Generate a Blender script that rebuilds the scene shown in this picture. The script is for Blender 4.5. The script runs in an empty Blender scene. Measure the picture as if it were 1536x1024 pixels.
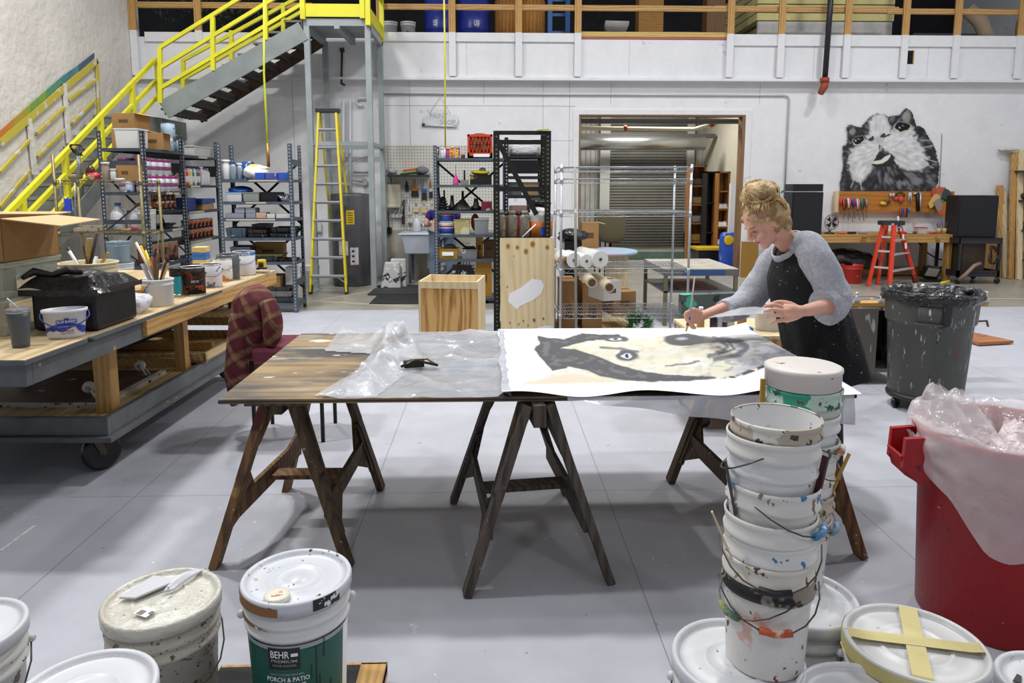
import bpy, bmesh, math, random
import numpy as np
from mathutils import Vector as V, Matrix, Euler, noise
random.seed(7)
SC=bpy.context.scene; COL=SC.collection
PI=math.pi
# ---------------------------------------------------------------- camera model (24 mm-ish shift lens, 7.6 deg down)
F=1080.;CX=768.;CY=420.;T=math.atan(144/1080.);PS=math.atan(33*math.cos(T)/1080.);H=1.6
_sp,_cp,_st,_ct=math.sin(PS),math.cos(PS),math.sin(T),math.cos(T)
FW=V((_sp*_ct,_cp*_ct,-_st));RT=V((_cp,-_sp,0));UP=V((_sp*_st,_cp*_st,_ct))
def ray(x,y): return FW*F+RT*(x-CX)+UP*(CY-y)
def pz(x,y,Z=0.):
    d=ray(x,y);k=(Z-H)/d.z;return V((d.x*k,d.y*k,Z))
def py(x,y,Y):
    d=ray(x,y);k=Y/d.y;return V((d.x*k,Y,H+d.z*k))
def px(x,y,X):
    d=ray(x,y);k=X/d.x;return V((X,d.y*k,H+d.z*k))
cam=bpy.data.cameras.new('camera');co=bpy.data.objects.new('camera',cam);COL.objects.link(co)
M=Matrix((RT,UP,-FW)).transposed().to_4x4();M.translation=V((0,0,H));co.matrix_world=M
cam.sensor_width=36;cam.sensor_fit='HORIZONTAL';cam.lens=36*F/1536;cam.shift_y=-(512-CY)/1536;cam.clip_end=100;cam.clip_start=.05
SC.camera=co
# ---------------------------------------------------------------- materials
MATS={}
def lin(c):
    if isinstance(c,str):
        c=c.lstrip('#');c=[int(c[i:i+2],16)/255 for i in (0,2,4)]
    return tuple((v/12.92 if v<=.04045 else ((v+.055)/1.055)**2.4) for v in c)+(1,)
def mat(name,col=None,rough=.6,metal=0.,var=None,splat=(),bump=None,alpha=1.,spec=.5,trans=0.,emit=0.,coat=0,stretch=None,emc=None,sss=0):
    if name in MATS: return MATS[name]
    m=bpy.data.materials.new(name);m.use_nodes=True;nt=m.node_tree;N=nt.nodes;L=nt.links
    b=N['Principled BSDF'];MATS[name]=m
    b.inputs['Roughness'].default_value=rough;b.inputs['Metallic'].default_value=metal
    b.inputs['Specular IOR Level'].default_value=spec
    b.inputs['Alpha'].default_value=alpha;b.inputs['Transmission Weight'].default_value=trans
    b.inputs['Coat Weight'].default_value=coat
    if sss: b.inputs['Subsurface Weight'].default_value=sss;b.inputs['Subsurface Radius'].default_value=(.02,.01,.006);b.inputs['Subsurface Scale'].default_value=.5
    if emit: b.inputs['Emission Color'].default_value=lin(emc or col);b.inputs['Emission Strength'].default_value=emit
    tc=N.new('ShaderNodeTexCoord');src=tc.outputs['Object']
    if stretch:
        mp=N.new('ShaderNodeMapping');mp.inputs['Scale'].default_value=stretch;L.new(src,mp.inputs['Vector']);src=mp.outputs[0]
    out=None
    def rgb(c):
        n=N.new('ShaderNodeRGB');n.outputs[0].default_value=lin(c);return n.outputs[0]
    cur=rgb(col)
    def nz(scale,det=3,rg=.55,off=0,dist=0):
        n=N.new('ShaderNodeTexNoise');n.inputs['Scale'].default_value=scale;n.inputs['Detail'].default_value=det;n.inputs['Roughness'].default_value=rg;n.inputs['Distortion'].default_value=dist
        if off:
            a=N.new('ShaderNodeVectorMath');a.inputs[1].default_value=(off,off*1.7,off*.6);L.new(src,a.inputs[0]);L.new(a.outputs[0],n.inputs['Vector'])
        else: L.new(src,n.inputs['Vector'])
        return n.outputs['Fac']
    def ramp(f,a,bb):
        r=N.new('ShaderNodeMapRange');r.inputs['From Min'].default_value=a;r.inputs['From Max'].default_value=bb;L.new(f,r.inputs['Value']);return r.outputs[0]
    def mix(f,a,c):
        x=N.new('ShaderNodeMix');x.data_type='RGBA';L.new(f,x.inputs['Factor']);L.new(a,x.inputs['A']);L.new(c,x.inputs['B']);return x.outputs['Result']
    if var:
        for k,vv in enumerate(var if isinstance(var,list) else [var]):
            c2,sc,lo,hi=vv[:4]
            cur=mix(ramp(nz(sc,4,.6,3.1*k+.01,vv[4] if len(vv)>4 else 0),lo,hi),cur,rgb(c2))
    for k,(c2,sc,th) in enumerate(splat):
        if th>.64: th=.64+(th-.64)*.55
        cur=mix(ramp(nz(sc,3,.6,11.3*(k+1)),th,th+.02),cur,rgb(c2))
    L.new(cur,b.inputs['Base Color'])
    if bump:
        bn=N.new('ShaderNodeBump');bn.inputs['Strength'].default_value=bump[1];bn.inputs['Distance'].default_value=bump[2] if len(bump)>2 else .01
        L.new(nz(bump[0],4),bn.inputs['Height']);L.new(bn.outputs[0],b.inputs['Normal'])
    return m
def vcmat(name,rough=.8,spec=.3):
    m=bpy.data.materials.new(name);m.use_nodes=True;N=m.node_tree.nodes;b=N['Principled BSDF']
    a=N.new('ShaderNodeAttribute');a.attribute_name='Col';m.node_tree.links.new(a.outputs['Color'],b.inputs['Base Color'])
    b.inputs['Roughness'].default_value=rough;b.inputs['Specular IOR Level'].default_value=spec;return m
def wood(name,c1,c2,axis='Z',scale=6,rough=.6,dist=6,knots=None,splat=()):
    if name in MATS: return MATS[name]
    m=mat(name,c1,rough,splat=splat);nt=m.node_tree;N=nt.nodes;L=nt.links;b=N['Principled BSDF']
    tc=N.new('ShaderNodeTexCoord');mp=N.new('ShaderNodeMapping')
    s={'X':(.12,1,1),'Y':(1,.12,1),'Z':(1,1,.12)}[axis];mp.inputs['Scale'].default_value=s;mp.inputs['Location'].default_value=(.37,.21,.13)
    L.new(tc.outputs['Object'],mp.inputs['Vector'])
    w=N.new('ShaderNodeTexWave');w.wave_type='RINGS';w.rings_direction=axis;w.inputs['Scale'].default_value=scale;w.inputs['Distortion'].default_value=dist;w.inputs['Detail'].default_value=3;w.inputs['Detail Scale'].default_value=1.2
    L.new(mp.outputs[0],w.inputs['Vector'])
    old=b.inputs['Base Color'].links[0].from_socket
    g=N.new('ShaderNodeTexNoise');g.inputs['Scale'].default_value=scale*9;g.inputs['Detail'].default_value=4;L.new(mp.outputs[0],g.inputs['Vector'])
    ad=N.new('ShaderNodeMath');ad.operation='MULTIPLY';L.new(w.outputs['Fac'],ad.inputs[0]);L.new(g.outputs['Fac'],ad.inputs[1])
    rr=N.new('ShaderNodeMapRange');rr.inputs['From Min'].default_value=.1;rr.inputs['From Max'].default_value=.65;L.new(ad.outputs[0],rr.inputs['Value'])
    c=N.new('ShaderNodeRGB');c.outputs[0].default_value=lin(c2)
    x=N.new('ShaderNodeMix');x.data_type='RGBA';L.new(rr.outputs[0],x.inputs['Factor']);L.new(old,x.inputs['A']);L.new(c.outputs[0],x.inputs['B']);L.new(x.outputs['Result'],b.inputs['Base Color'])
    return m
# ---------------------------------------------------------------- mesh builder
class B:
    def __init__(s): s.v=[];s.f=[];s.m=[];s.sm=[];s.mi=0;s.smooth=False;s.X=None
    def add(s,vs,fs,sm=None):
        o=len(s.v)
        if s.X is not None: vs=[s.X@V(p) for p in vs]
        s.v+=[tuple(p) for p in vs]
        for f in fs: s.f.append([i+o for i in f]);s.m.append(s.mi);s.sm.append(s.smooth if sm is None else sm)
        return s
    def box(s,c,d,R=None):
        c=V(c);h=V(d)/2
        vs=[V((x*h.x,y*h.y,z*h.z)) for z in (-1,1) for y in (-1,1) for x in (-1,1)]
        if R is not None: vs=[R@p for p in vs]
        return s.add([c+p for p in vs],[(0,2,3,1),(4,5,7,6),(0,1,5,4),(2,6,7,3),(0,4,6,2),(1,3,7,5)],False)
    def bx(s,x0,x1,y0,y1,z0,z1): return s.box(((x0+x1)/2,(y0+y1)/2,(z0+z1)/2),(abs(x1-x0),abs(y1-y0),abs(z1-z0)))
    def beam(s,p,q,w,h,up=(0,0,1)):
        p=V(p);q=V(q);d=(q-p).normalized();u=V(up);sd=d.cross(u)
        if sd.length<1e-4: sd=d.cross(V((0,1,0)))
        sd.normalize();u=sd.cross(d)
        vs=[b+sd*(a*w/2)+u*(c*h/2) for b in (p,q) for a,c in ((-1,-1),(1,-1),(1,1),(-1,1))]
        return s.add(vs,[(0,1,2,3),(7,6,5,4),(0,4,5,1),(1,5,6,2),(2,6,7,3),(3,7,4,0)],False)
    def tube(s,pts,r,n=8,closed=False):
        pts=[V(p) for p in pts];N_=len(pts);rs=r if isinstance(r,(list,tuple)) else [r]*N_
        vs=[];u=None
        for i,p in enumerate(pts):
            a=pts[i-1] if (i>0 or closed) else p; b=pts[(i+1)%N_] if (i<N_-1 or closed) else p
            d=(b-a).normalized()
            if u is None:
                u=d.orthogonal().normalized()
            u=(u-d*u.dot(d));u=u.normalized() if u.length>1e-6 else d.orthogonal().normalized()
            w=d.cross(u)
            vs+=[p+(u*math.cos(2*PI*k/n)+w*math.sin(2*PI*k/n))*rs[i] for k in range(n)]
        fs=[]
        for i in range(N_ if closed else N_-1):
            j=(i+1)%N_
            fs+=[(i*n+k,i*n+(k+1)%n,j*n+(k+1)%n,j*n+k) for k in range(n)]
        s.add(vs,fs,n>4)
        if not closed:
            o=len(s.v)-len(vs)
            for idx in (list(range(n-1,-1,-1)),[ (N_-1)*n+k for k in range(n)]):
                s.f.append([o+i for i in idx]);s.m.append(s.mi);s.sm.append(False)
        return s
    def lathe(s,prof,c=(0,0,0),n=24,R=None,sx=1,sy=1,sm=True,a0=0,a1=2*PI,cap=3):
        c=V(c);full=abs(a1-a0-2*PI)<1e-6;k=n if full else n+1;vs=[]
        for r,z in prof:
            for i in range(k):
                a=a0+(a1-a0)*i/n;p=V((r*math.cos(a)*sx,r*math.sin(a)*sy,z));vs.append(c+(R@p if R is not None else p))
        fs=[]
        for j in range(len(prof)-1):
            for i in range(k if full else k-1):
                i2=(i+1)%k;fs.append((j*k+i,j*k+i2,(j+1)*k+i2,(j+1)*k+i))
        s.add(vs,fs,sm)
        if full:
            o=len(s.v)-len(vs)
            for e,rev in ((0,True),(len(prof)-1,False)):
                if prof[e][0]>1e-5 and cap&(1 if rev else 2):
                    L_=[o+e*k+i for i in range(k)];s.f.append(L_[::-1] if rev else L_);s.m.append(s.mi);s.sm.append(False)
        return s
    def cyl(s,c,r,h,n=20,R=None): return s.lathe([(r,0),(r,h)],c,n,R)
    def prism(s,pts,ex):
        ex=V(ex);n=len(pts);vs=[V(p) for p in pts];vs+=[p+ex for p in vs]
        return s.add(vs,[list(range(n))[::-1],list(range(n,2*n))]+[(i,(i+1)%n,(i+1)%n+n,i+n) for i in range(n)],False)
    def grid(s,nu,nv,fn,keep=None,sm=True):
        vs=[fn(i/nu,j/nv) for j in range(nv+1) for i in range(nu+1)];fs=[]
        for j in range(nv):
            for i in range(nu):
                if keep is None or keep((i+.5)/nu,(j+.5)/nv): fs.append((j*(nu+1)+i,j*(nu+1)+i+1,(j+1)*(nu+1)+i+1,(j+1)*(nu+1)+i))
        return s.add(vs,fs,sm)
    def ball(s,c,r,n=16,m=10,R=None,fn=None):
        c=V(c);r=V(r) if isinstance(r,(tuple,list,V)) else V((r,r,r));vs=[];fs=[]
        for j in range(m+1):
            t=PI*j/m
            for i in range(n):
                a=2*PI*i/n;p=V((r.x*math.sin(t)*math.cos(a),r.y*math.sin(t)*math.sin(a),r.z*math.cos(t)))
                if fn: p=fn(p)
                vs.append(c+(R@p if R is not None else p))
        for j in range(m):
            for i in range(n): fs.append((j*n+i,(j+1)*n+i,(j+1)*n+(i+1)%n,j*n+(i+1)%n))
        return s.add(vs,fs,True)
    def rbox(s,c,d,r,R=None,n=3,ex=4):
        # superellipsoid-ish soft box
        def fn(p): return p
        c=V(c);vs=[];fs=[];k=ex*2+4;d=V(d)/2
        def sp(v,e): return math.copysign(abs(v)**e,v)
        nn=20;mm=12
        for j in range(mm+1):
            t=-PI/2+PI*j/mm
            for i in range(nn):
                a=2*PI*i/nn;e=r
                p=V((d.x*sp(math.cos(t),e)*sp(math.cos(a),e),d.y*sp(math.cos(t),e)*sp(math.sin(a),e),d.z*sp(math.sin(t),e)))
                vs.append(c+(R@p if R is not None else p))
        for j in range(mm):
            for i in range(nn): fs.append((j*nn+i,j*nn+(i+1)%nn,(j+1)*nn+(i+1)%nn,(j+1)*nn+i))
        return s.add(vs,fs,True)
def RZ(a): return Matrix.Rotation(a,3,'Z')
def RX(a): return Matrix.Rotation(a,3,'X')
def RY(a): return Matrix.Rotation(a,3,'Y')
def tag(o,label=None,cat=None,group=None,kind=None):
    if label: o['label']=label
    if cat: o['category']=cat
    if group: o['group']=group
    if kind: o['kind']=kind
    return o
def pm(o):
    m=Matrix.LocRotScale(o.location,o.rotation_euler,None)
    return pm(o.parent)@m if o.parent else m
def obj(name,b,mats,parent=None,label=None,cat=None,group=None,kind=None,bevel=0,subd=0,solid=0,cols=None,fix=True,weld=False):
    """one mesh object from world-space geometry; local origin at its base (or its parent's frame)"""
    if not isinstance(mats,(list,tuple)): mats=[mats]
    me=bpy.data.meshes.new(name);vs=[V(p) for p in b.v]
    o=bpy.data.objects.new(name,me);COL.objects.link(o)
    xs=[p.x for p in vs];ys=[p.y for p in vs];zs=[p.z for p in vs]
    base=V(((min(xs)+max(xs))/2,(min(ys)+max(ys))/2,min(zs)))
    if parent is not None:
        o.parent=parent;inv=pm(parent).inverted();vs=[inv@p for p in vs]
    else:
        o.location=base;vs=[p-base for p in vs]
    me.from_pydata([tuple(p) for p in vs],[],b.f)
    for m in mats: me.materials.append(m)
    me.polygons.foreach_set('material_index',b.m);me.polygons.foreach_set('use_smooth',b.sm)
    if cols is not None:
        ca=me.color_attributes.new('Col','FLOAT_COLOR','POINT');ca.data.foreach_set('color',np.asarray(cols,dtype=np.float32).ravel())
    me.update()
    if fix or weld:
        bm=bmesh.new();bm.from_mesh(me)
        if weld: bmesh.ops.remove_doubles(bm,verts=bm.verts,dist=.0005)
        if fix: bmesh.ops.recalc_face_normals(bm,faces=bm.faces)
        bm.to_mesh(me);bm.free()
    if solid: md=o.modifiers.new('s','SOLIDIFY');md.thickness=solid;md.offset=0
    if bevel: md=o.modifiers.new('b','BEVEL');md.width=bevel;md.segments=2;md.limit_method='ANGLE'
    if subd: md=o.modifiers.new('u','SUBSURF');md.levels=subd;md.render_levels=subd
    return tag(o,label,cat,group,kind)
def thing(name,label,cat,loc=(0,0,0),rz=0,group=None):
    o=bpy.data.objects.new(name,None);COL.objects.link(o);o.location=loc;o.rotation_euler=(0,0,rz);o.empty_display_size=.1
    return tag(o,label,cat,group)
def struct(name,b,mats,**k): return obj(name,b,mats,kind='structure',**k)
def dup(r,loc,rz=None,label=None,group=None,rot=None,scale=None):
    c=r.copy();COL.objects.link(c);c.location=loc
    if rz is not None: c.rotation_euler=(0,0,rz)
    if rot is not None: c.rotation_euler=rot
    if scale is not None: c.scale=scale if isinstance(scale,(tuple,list)) else (scale,)*3
    if label: c['label']=label
    if group: c['group']=group
    for ch in r.children:
        d=ch.copy();COL.objects.link(d);d.parent=c
        for g in ch.children:
            e=g.copy();COL.objects.link(e);e.parent=d
    return c
_tx={}
def text2d(s,bold=0):
    if (s,bold) in _tx: return _tx[(s,bold)]
    cu=bpy.data.curves.new('t','FONT');cu.body=s;cu.size=1;cu.resolution_u=2;cu.offset=bold
    o=bpy.data.objects.new('t',cu);COL.objects.link(o);dg=bpy.context.evaluated_depsgraph_get();me=o.evaluated_get(dg).to_mesh()
    vs=[(v.co.x,v.co.y) for v in me.vertices];fs=[list(p.vertices) for p in me.polygons]
    o.evaluated_get(dg).to_mesh_clear();bpy.data.objects.remove(o);bpy.data.curves.remove(cu)
    x0=min(v[0] for v in vs);x1=max(v[0] for v in vs);y0=min(v[1] for v in vs);y1=max(v[1] for v in vs)
    _tx[(s,bold)]=([((x-x0)/(x1-x0),(y-y0)/(y1-y0)) for x,y in vs],fs);return _tx[(s,bold)]
def text(b,s,fn,bold=0.01):
    """fn maps (u,v) in 0..1 (left-right, bottom-top) to a point"""
    vs,fs=text2d(s,bold);b.add([fn(u,v) for u,v in vs],fs,False)
def patch_cyl(b,c,r,a0,a1,z0,z1,n=10,r1=None):
    c=V(c);r1=r if r1 is None else r1
    b.grid(n,1,lambda u,v:c+V(((r+(r1-r)*v)*math.cos(a0+(a1-a0)*u),(r+(r1-r)*v)*math.sin(a0+(a1-a0)*u),z0+(z1-z0)*v)))
def cylmap(c,r,a0,a1,z0,z1):
    c=V(c);return lambda u,v:c+V((r*math.cos(a0+(a1-a0)*u),r*math.sin(a0+(a1-a0)*u),z0+(z1-z0)*v))
def sdf(P,poly):
    """signed distance (inside positive) of points P (n,2) to polygon"""
    A=np.array(poly,float);Bq=np.roll(A,-1,0);d=np.full(len(P),1e9);ins=np.zeros(len(P),bool)
    for a,b in zip(A,Bq):
        e=b-a;w=P-a;t=np.clip((w@e)/(e@e+1e-12),0,1);q=w-t[:,None]*e;d=np.minimum(d,(q**2).sum(1))
        c=((a[1]>P[:,1])!=(b[1]>P[:,1]));
        with np.errstate(divide='ignore',invalid='ignore'): xx=(b[0]-a[0])*(P[:,1]-a[1])/(b[1]-a[1]+1e-12)+a[0]
        ins^=c&(P[:,0]<xx)
    return np.where(ins,1,-1)*np.sqrt(d)
# ================================================================= ROOM
YW=12.45; XL=-5.83
m_wall=mat('white_painted_plywood','#e2e3e7',.75,var=[('#d6d7db',1.2,.45,.9),('#e8e9ec',7,.4,.8)],bump=(40,.08),splat=[('#c9cacd',3,.76)])
m_trimw=mat('white_painted_board','#e2e3e6',.65,var=('#cfd0d3',5,.5,.9))
m_stucco=mat('sprayed_foam_white','#dcd7d3',.9,var=[('#c9c4be',1.4,.4,.8)],bump=(9,.45,.05))
m_seam=mat('dark_seam','#8f9094',.9)
m_pine=wood('bare_pine_post','#c69a5c','#9d7338','Z',10,.6)
m_pineX=wood('bare_pine_rail','#c39a60','#9a7440','X',10,.6)
m_dark=mat('dark_mezzanine_steel','#1c1c1f',.8,var=('#2c2b2c',2,.4,.7))
# floor : painted sheets near, bare concrete far
def floor_mat():
    m=mat('painted_grey_floor','#b4b6bf',.5,var=[('#a8aab2',1.1,.35,.75),('#bcbec6',4,.45,.8)],bump=(160,.05),splat=[('#e2e2e4',26,.78),('#86878c',19,.79),('#cfcfd2',9,.8)])
    nt=m.node_tree;N=nt.nodes;L=nt.links;b=N['Principled BSDF'];old=b.inputs['Base Color'].links[0].from_socket
    g=N.new('ShaderNodeNewGeometry');sx=N.new('ShaderNodeSeparateXYZ');L.new(g.outputs['Position'],sx.inputs[0])
    def line(sock,off,per,w):
        a=N.new('ShaderNodeMath');a.operation='ADD';a.inputs[1].default_value=off;L.new(sock,a.inputs[0])
        p=N.new('ShaderNodeMath');p.operation='PINGPONG';p.inputs[1].default_value=per/2;L.new(a.outputs[0],p.inputs[0])
        c=N.new('ShaderNodeMath');c.operation='LESS_THAN';c.inputs[1].default_value=w;L.new(p.outputs[0],c.inputs[0]);return c.outputs[0]
    l1=line(sx.outputs['X'],-SEAMX,1.22,.0022);l2=line(sx.outputs['Y'],-3.6,2.44,.0022)
    mx=N.new('ShaderNodeMath');mx.operation='MAXIMUM';L.new(l1,mx.inputs[0]);L.new(l2,mx.inputs[1])
    f=N.new('ShaderNodeMath');f.operation='MULTIPLY';f.inputs[1].default_value=.55;L.new(mx.outputs[0],f.inputs[0])
    x=N.new('ShaderNodeMix');x.data_type='RGBA';L.new(f.outputs[0],x.inputs['Factor']);L.new(old,x.inputs['A']);x.inputs['B'].default_value=lin('#3c3d40')
    L.new(x.outputs['Result'],b.inputs['Base Color']);return m
SEAMX=.6
m_floor=floor_mat()
m_conc=mat('bare_concrete','#8f8a80',.35,var=[('#a39e93',1.3,.4,.7),('#77736b',.7,.5,.8),('#b0aca2',6,.5,.9)],bump=(60,.04))
b=B();b.bx(-8,9,-2.5,9.15,-.1,0);b.mi=1;b.bx(-8,10.5,9.15,15.2,-.1,0);b.bx(9,10.5,-2.5,9.15,-.1,0)
struct('floor',b,[m_floor,m_conc])
m_line=mat('worn_white_floor_tape','#dcdcdc',.6,var=('#b5b6ba',30,.5,.7));b=B()
b.beam(pz(0,826,.002),pz(52,788,.002),.016,.001);struct('trim_1',b,m_line)
b=B();b.beam(pz(480,450,.002),pz(560,436,.002),.03,.001);b.beam(pz(1380,446,.002),pz(1536,448,.002),.04,.001);b.beam(pz(470,451,.002),pz(620,460,.002),.03,.001)
struct('trim_2',b,mat('yellowed_floor_line','#cfc39a',.6))
# back wall with doorway
dl,dr,dz=1.515,4.374,2.77
b=B();b.bx(XL-.3,dl,YW,YW+.18,0,3.95);b.bx(dr,10.5,YW,YW+.18,0,3.95);b.bx(dl,dr,YW,YW+.18,dz,3.95)
b.mi=1
for x in (-3.3,-1.35,-.1,.9,1.35): b.bx(x,x+.006,YW-.002,YW,2.95 if x in(-.1,) else 1.8,3.3)
b.bx(-1.9,1.45,YW-.002,YW,2.905,2.912);b.bx(.6,1.45,YW-.002,YW,2.33,2.336)
b.bx(2.05,2.056,YW-.002,YW,2.95,3.3);b.bx(4.6,4.605,YW-.002,YW,2.95,3.3)
struct('wall_back',b,[m_wall,m_seam])
# door casing
b=B();b.bx(dl-.1,dl,YW-.02,YW,0,dz);b.bx(dr,dr+.1,YW-.02,YW,0,dz);b.bx(dl-.1,dr+.1,YW-.02,YW,dz,dz+.08)
struct('trim_3',b,m_trimw)
b=B();b.bx(dl,dl+.03,YW-.01,YW+.2,0,dz);b.bx(dr-.05,dr,YW-.012,YW+.2,0,dz);b.bx(dl+.03,dr-.05,YW-.01,YW+.2,dz-.025,dz-.002);struct('door_1',b,wood('door_jamb_wood','#8a6a48','#6a4c30','Z',9))
# parapet of the mezzanine
YP=12.33
b=B();b.bx(-5.9,4.05,YP,YW,3.31,3.98);b.bx(4.05,10.5,YP,YW,3.31,3.98);b.mi=1
for x in (-4.2,-.38,2.33,5.45,7.4): b.bx(x,x+.004,YP-.001,YP,3.33,3.95)
h=py(1364,86,YP);b.mi=2;b.bx(h.x-.065,h.x+.075,YP-.003,YP+.02,h.z-.11,h.z+.11);b.mi=3;b.bx(h.x+.06,h.x+.08,YP-.004,YP+.02,h.z-.11,h.z+.1)
struct('wall_parapet',b,[m_wall,m_seam,mat('dark_hole','#060606',.9),m_pine])
b=B();b.bx(-3.3,10.5,YP-.06,YP,3.31,3.35);b.bx(-3.3,10.5,YP-.03,YP,3.35,3.37);struct('trim_4',b,m_trimw)
zt=3.93
b=B();b.bx(-5.6,-3.9,YP-.035,YP,3.9,4.05);b.bx(-1.9,1.5,YP-.035,YP,zt,4.07);b.bx(4.0,10.5,YP-.035,YP,zt-.04,4.07);struct('trim_5',b,m_trimw)
b=B();b.bx(1.5,4.0,YP-.02,YP+.1,4.02,4.1);struct('trim_6',b,wood('pale_lumber','#cfb26a','#b3954f','X',10))
b=B();b.bx(1.5,4.0,YP-.01,YP+.02,3.985,4.02);struct('trim_7',b,mat('salmon_edge','#b4675a',.8))
# mezzanine slab, dark walls & roof so the store behind is dim
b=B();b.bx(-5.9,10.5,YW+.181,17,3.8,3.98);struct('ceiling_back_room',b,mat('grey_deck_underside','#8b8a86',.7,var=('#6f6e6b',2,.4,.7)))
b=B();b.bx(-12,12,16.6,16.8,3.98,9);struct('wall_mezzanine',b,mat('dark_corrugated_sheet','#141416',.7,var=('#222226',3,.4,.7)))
# upright guard posts + rails
for x in (572,679,778,866,1093,1169,1267,1353,1430,1525,1606,205,302):
    p=py(x,110,YP-.04);xx=p.x;b=B()
    z0=(3.36 if x!=302 else 3.9) if x<600 else 3.37
    b.bx(xx-.055,xx+.055,YP-.075,YP-.036,z0,4.07);b.mi=1;b.bx(xx-.055,xx+.055,YP-.075,YP-.036,4.07,5.6)
    struct('post',b,[m_trimw,m_pine])
for n,(x0,x1,yy) in enumerate(((566,1072,12),(1072,1330,14),(1330,1536,18),(205,450,8))):
    p=py(x0,yy,YP);q=py(x1,yy,YP);z=(p.z+q.z)/2;b=B();b.bx(p.x,q.x+.2,YP-.03+.011*(n%2),YP+.008+.03*(n%2),z-.045,z+.045);struct('rail',b,m_pineX)
# left wall, stucco, with the ghost of an old handrail
b=B();b.grid(60,50,lambda u,v:V((XL+.012*noise.noise(V((u*9,v*9,1))),4.5+u*(YW-4.5+.1),v*7.2)));b.bx(XL-.3,XL-.06,4.5,YW+.3,0,7.2)
struct('wall_left',b,m_stucco,fix=False)
b=B();p0=px(0,226,XL);p1=px(140,92,XL);d=p1-p0;nn=len('x')
yel=mat('yellow_paint_worn','#c2b445',.7,var=[('#cdc7c3',5,.55,.6)])
def ghost(a,c,w,mi,b):
    b.mi=mi;P=px(*a,XL+.035);Q=px(*c,XL+.035);b.beam(P+V((.004*mi,0,0)),Q+V((.004*mi,0,0)),.03,w)
b=B()
for a,c,w,mi in (((0,214),(145,90),.09,0),((0,258),(44,210),.03,0),((55,200),(98,160),.035,0),((103,150),(143,120),.035,0),((0,310),(45,255),.03,0),((56,235),(97,195),.03,0),((108,185),(143,150),.03,0),((145,88),(149,172),.045,0),((96,125),(103,215),.07,1),((43,178),(52,262),.07,1)):
    ghost(a,c,w,mi,b)
struct('trim_8',b,[yel,m_stucco])
# rainbow band
b=B();rc=['#b9602c','#c08f34','#86a03c','#5a9455','#4f8792','#485f80','#45436a'];
pts=[(0,196),(20,178),(45,156),(68,136),(92,115),(118,97),(141,79)];n=len(pts)
for i in range(n-1):
    b.mi=i;P=[px(pts[i][0],pts[i][1],XL+.04),px(pts[i+1][0],pts[i+1][1],XL+.04),px(pts[i+1][0],pts[i+1][1]+13-i,XL+.04),px(pts[i][0],pts[i][1]+14-i*.5,XL+.04)]
    b.prism(P,(.006,0,0))
struct('trim_9',b,[mat('rainbow_%s'%'abcdefg'[i],c,.7,var=(rc[min(i+1,6)],4,.4,.7)) for i,c in enumerate(rc)])
# right wall & roof far above (closing the hall)
b=B();b.bx(10.5,10.7,-3,17,0,7.5);struct('wall_right',b,m_wall)
# ---- back room through the doorway
m_corr=mat('ribbed_metal_wall','#b9b9b6',.5,var=('#a2a29e',5,.4,.8))
b=B();b.bx(1.2,6.2,16.6,16.75,0,3.8)
x=1.2
while x<6.2: b.bx(x,x+.03,16.57,16.6,0,3.8);x+=.11
struct('wall_back_room',b,m_corr)
b=B();b.bx(4.9,5.05,12.63,16.6,0,3.8);struct('wall_beige',b,mat('beige_drywall','#c9c4b4',.8,var=('#b8b2a2',1,.4,.8)))
b=B();b.bx(1.0,1.14,12.63,16.6,0,3.8);struct('wall_back_room_left',b,m_corr)
b=B();b.bx(1.14,4.9,15.2,16.6,-.1,.18);b.mi=1;b.bx(1.14,4.9,15.18,15.2,.02,.17);struct('floor_dock',b,[m_conc,mat('dull_green_paint','#4d6b60',.7,var=('#5d7a6c',12,.4,.7))])
# rolling shutter
sh0=py(913,300,16.5).x;sh1=py(1027,300,16.5).x
b=B();z=.18
while z<3.0:
    b.add([(sh0,16.5,z),(sh1,16.5,z),(sh1,16.47,z+.02),(sh0,16.47,z+.02),(sh1,16.47,z+.045),(sh0,16.47,z+.045),(sh1,16.5,z+.065),(sh0,16.5,z+.065)],[(0,1,2,3),(3,2,4,5),(5,4,6,7)],False);z+=.065
struct('door_2',b,mat('grey_shutter_steel','#85847f',.5,.1,var=('#767570',2,.4,.8)),fix=False)
b=B();b.bx(sh0-.22,sh0,16.4,16.56,.18,3.2);b.bx(sh1,sh1+.16,16.4,16.56,.18,3.2);b.bx(sh1,sh1+.35,16.3,16.56,.18,.5);struct('trim_10',b,mat('pale_grey_jamb','#c6c8c4',.6))
# ================================================================= STAIRS
m_yel=mat('yellow_safety_paint','#dcd72a',.45,var=('#c9c31e',4,.5,.8))
m_stg=mat('grey_painted_steel','#7d8584',.5,var=('#929a98',3,.4,.8))
m_stgd=mat('worn_grey_stair_steel','#6b706a',.6,var=('#868a80',6,.45,.8))
m_plat=mat('pale_grey_steel','#9aa3a6',.5,var=('#868e92',3,.4,.8))
XR=-5.07; YF=10.98
st=thing('staircase','grey steel stairs with bright yellow handrails climbing to the mezzanine','stairs',(-5.4,9.6,0))
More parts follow.
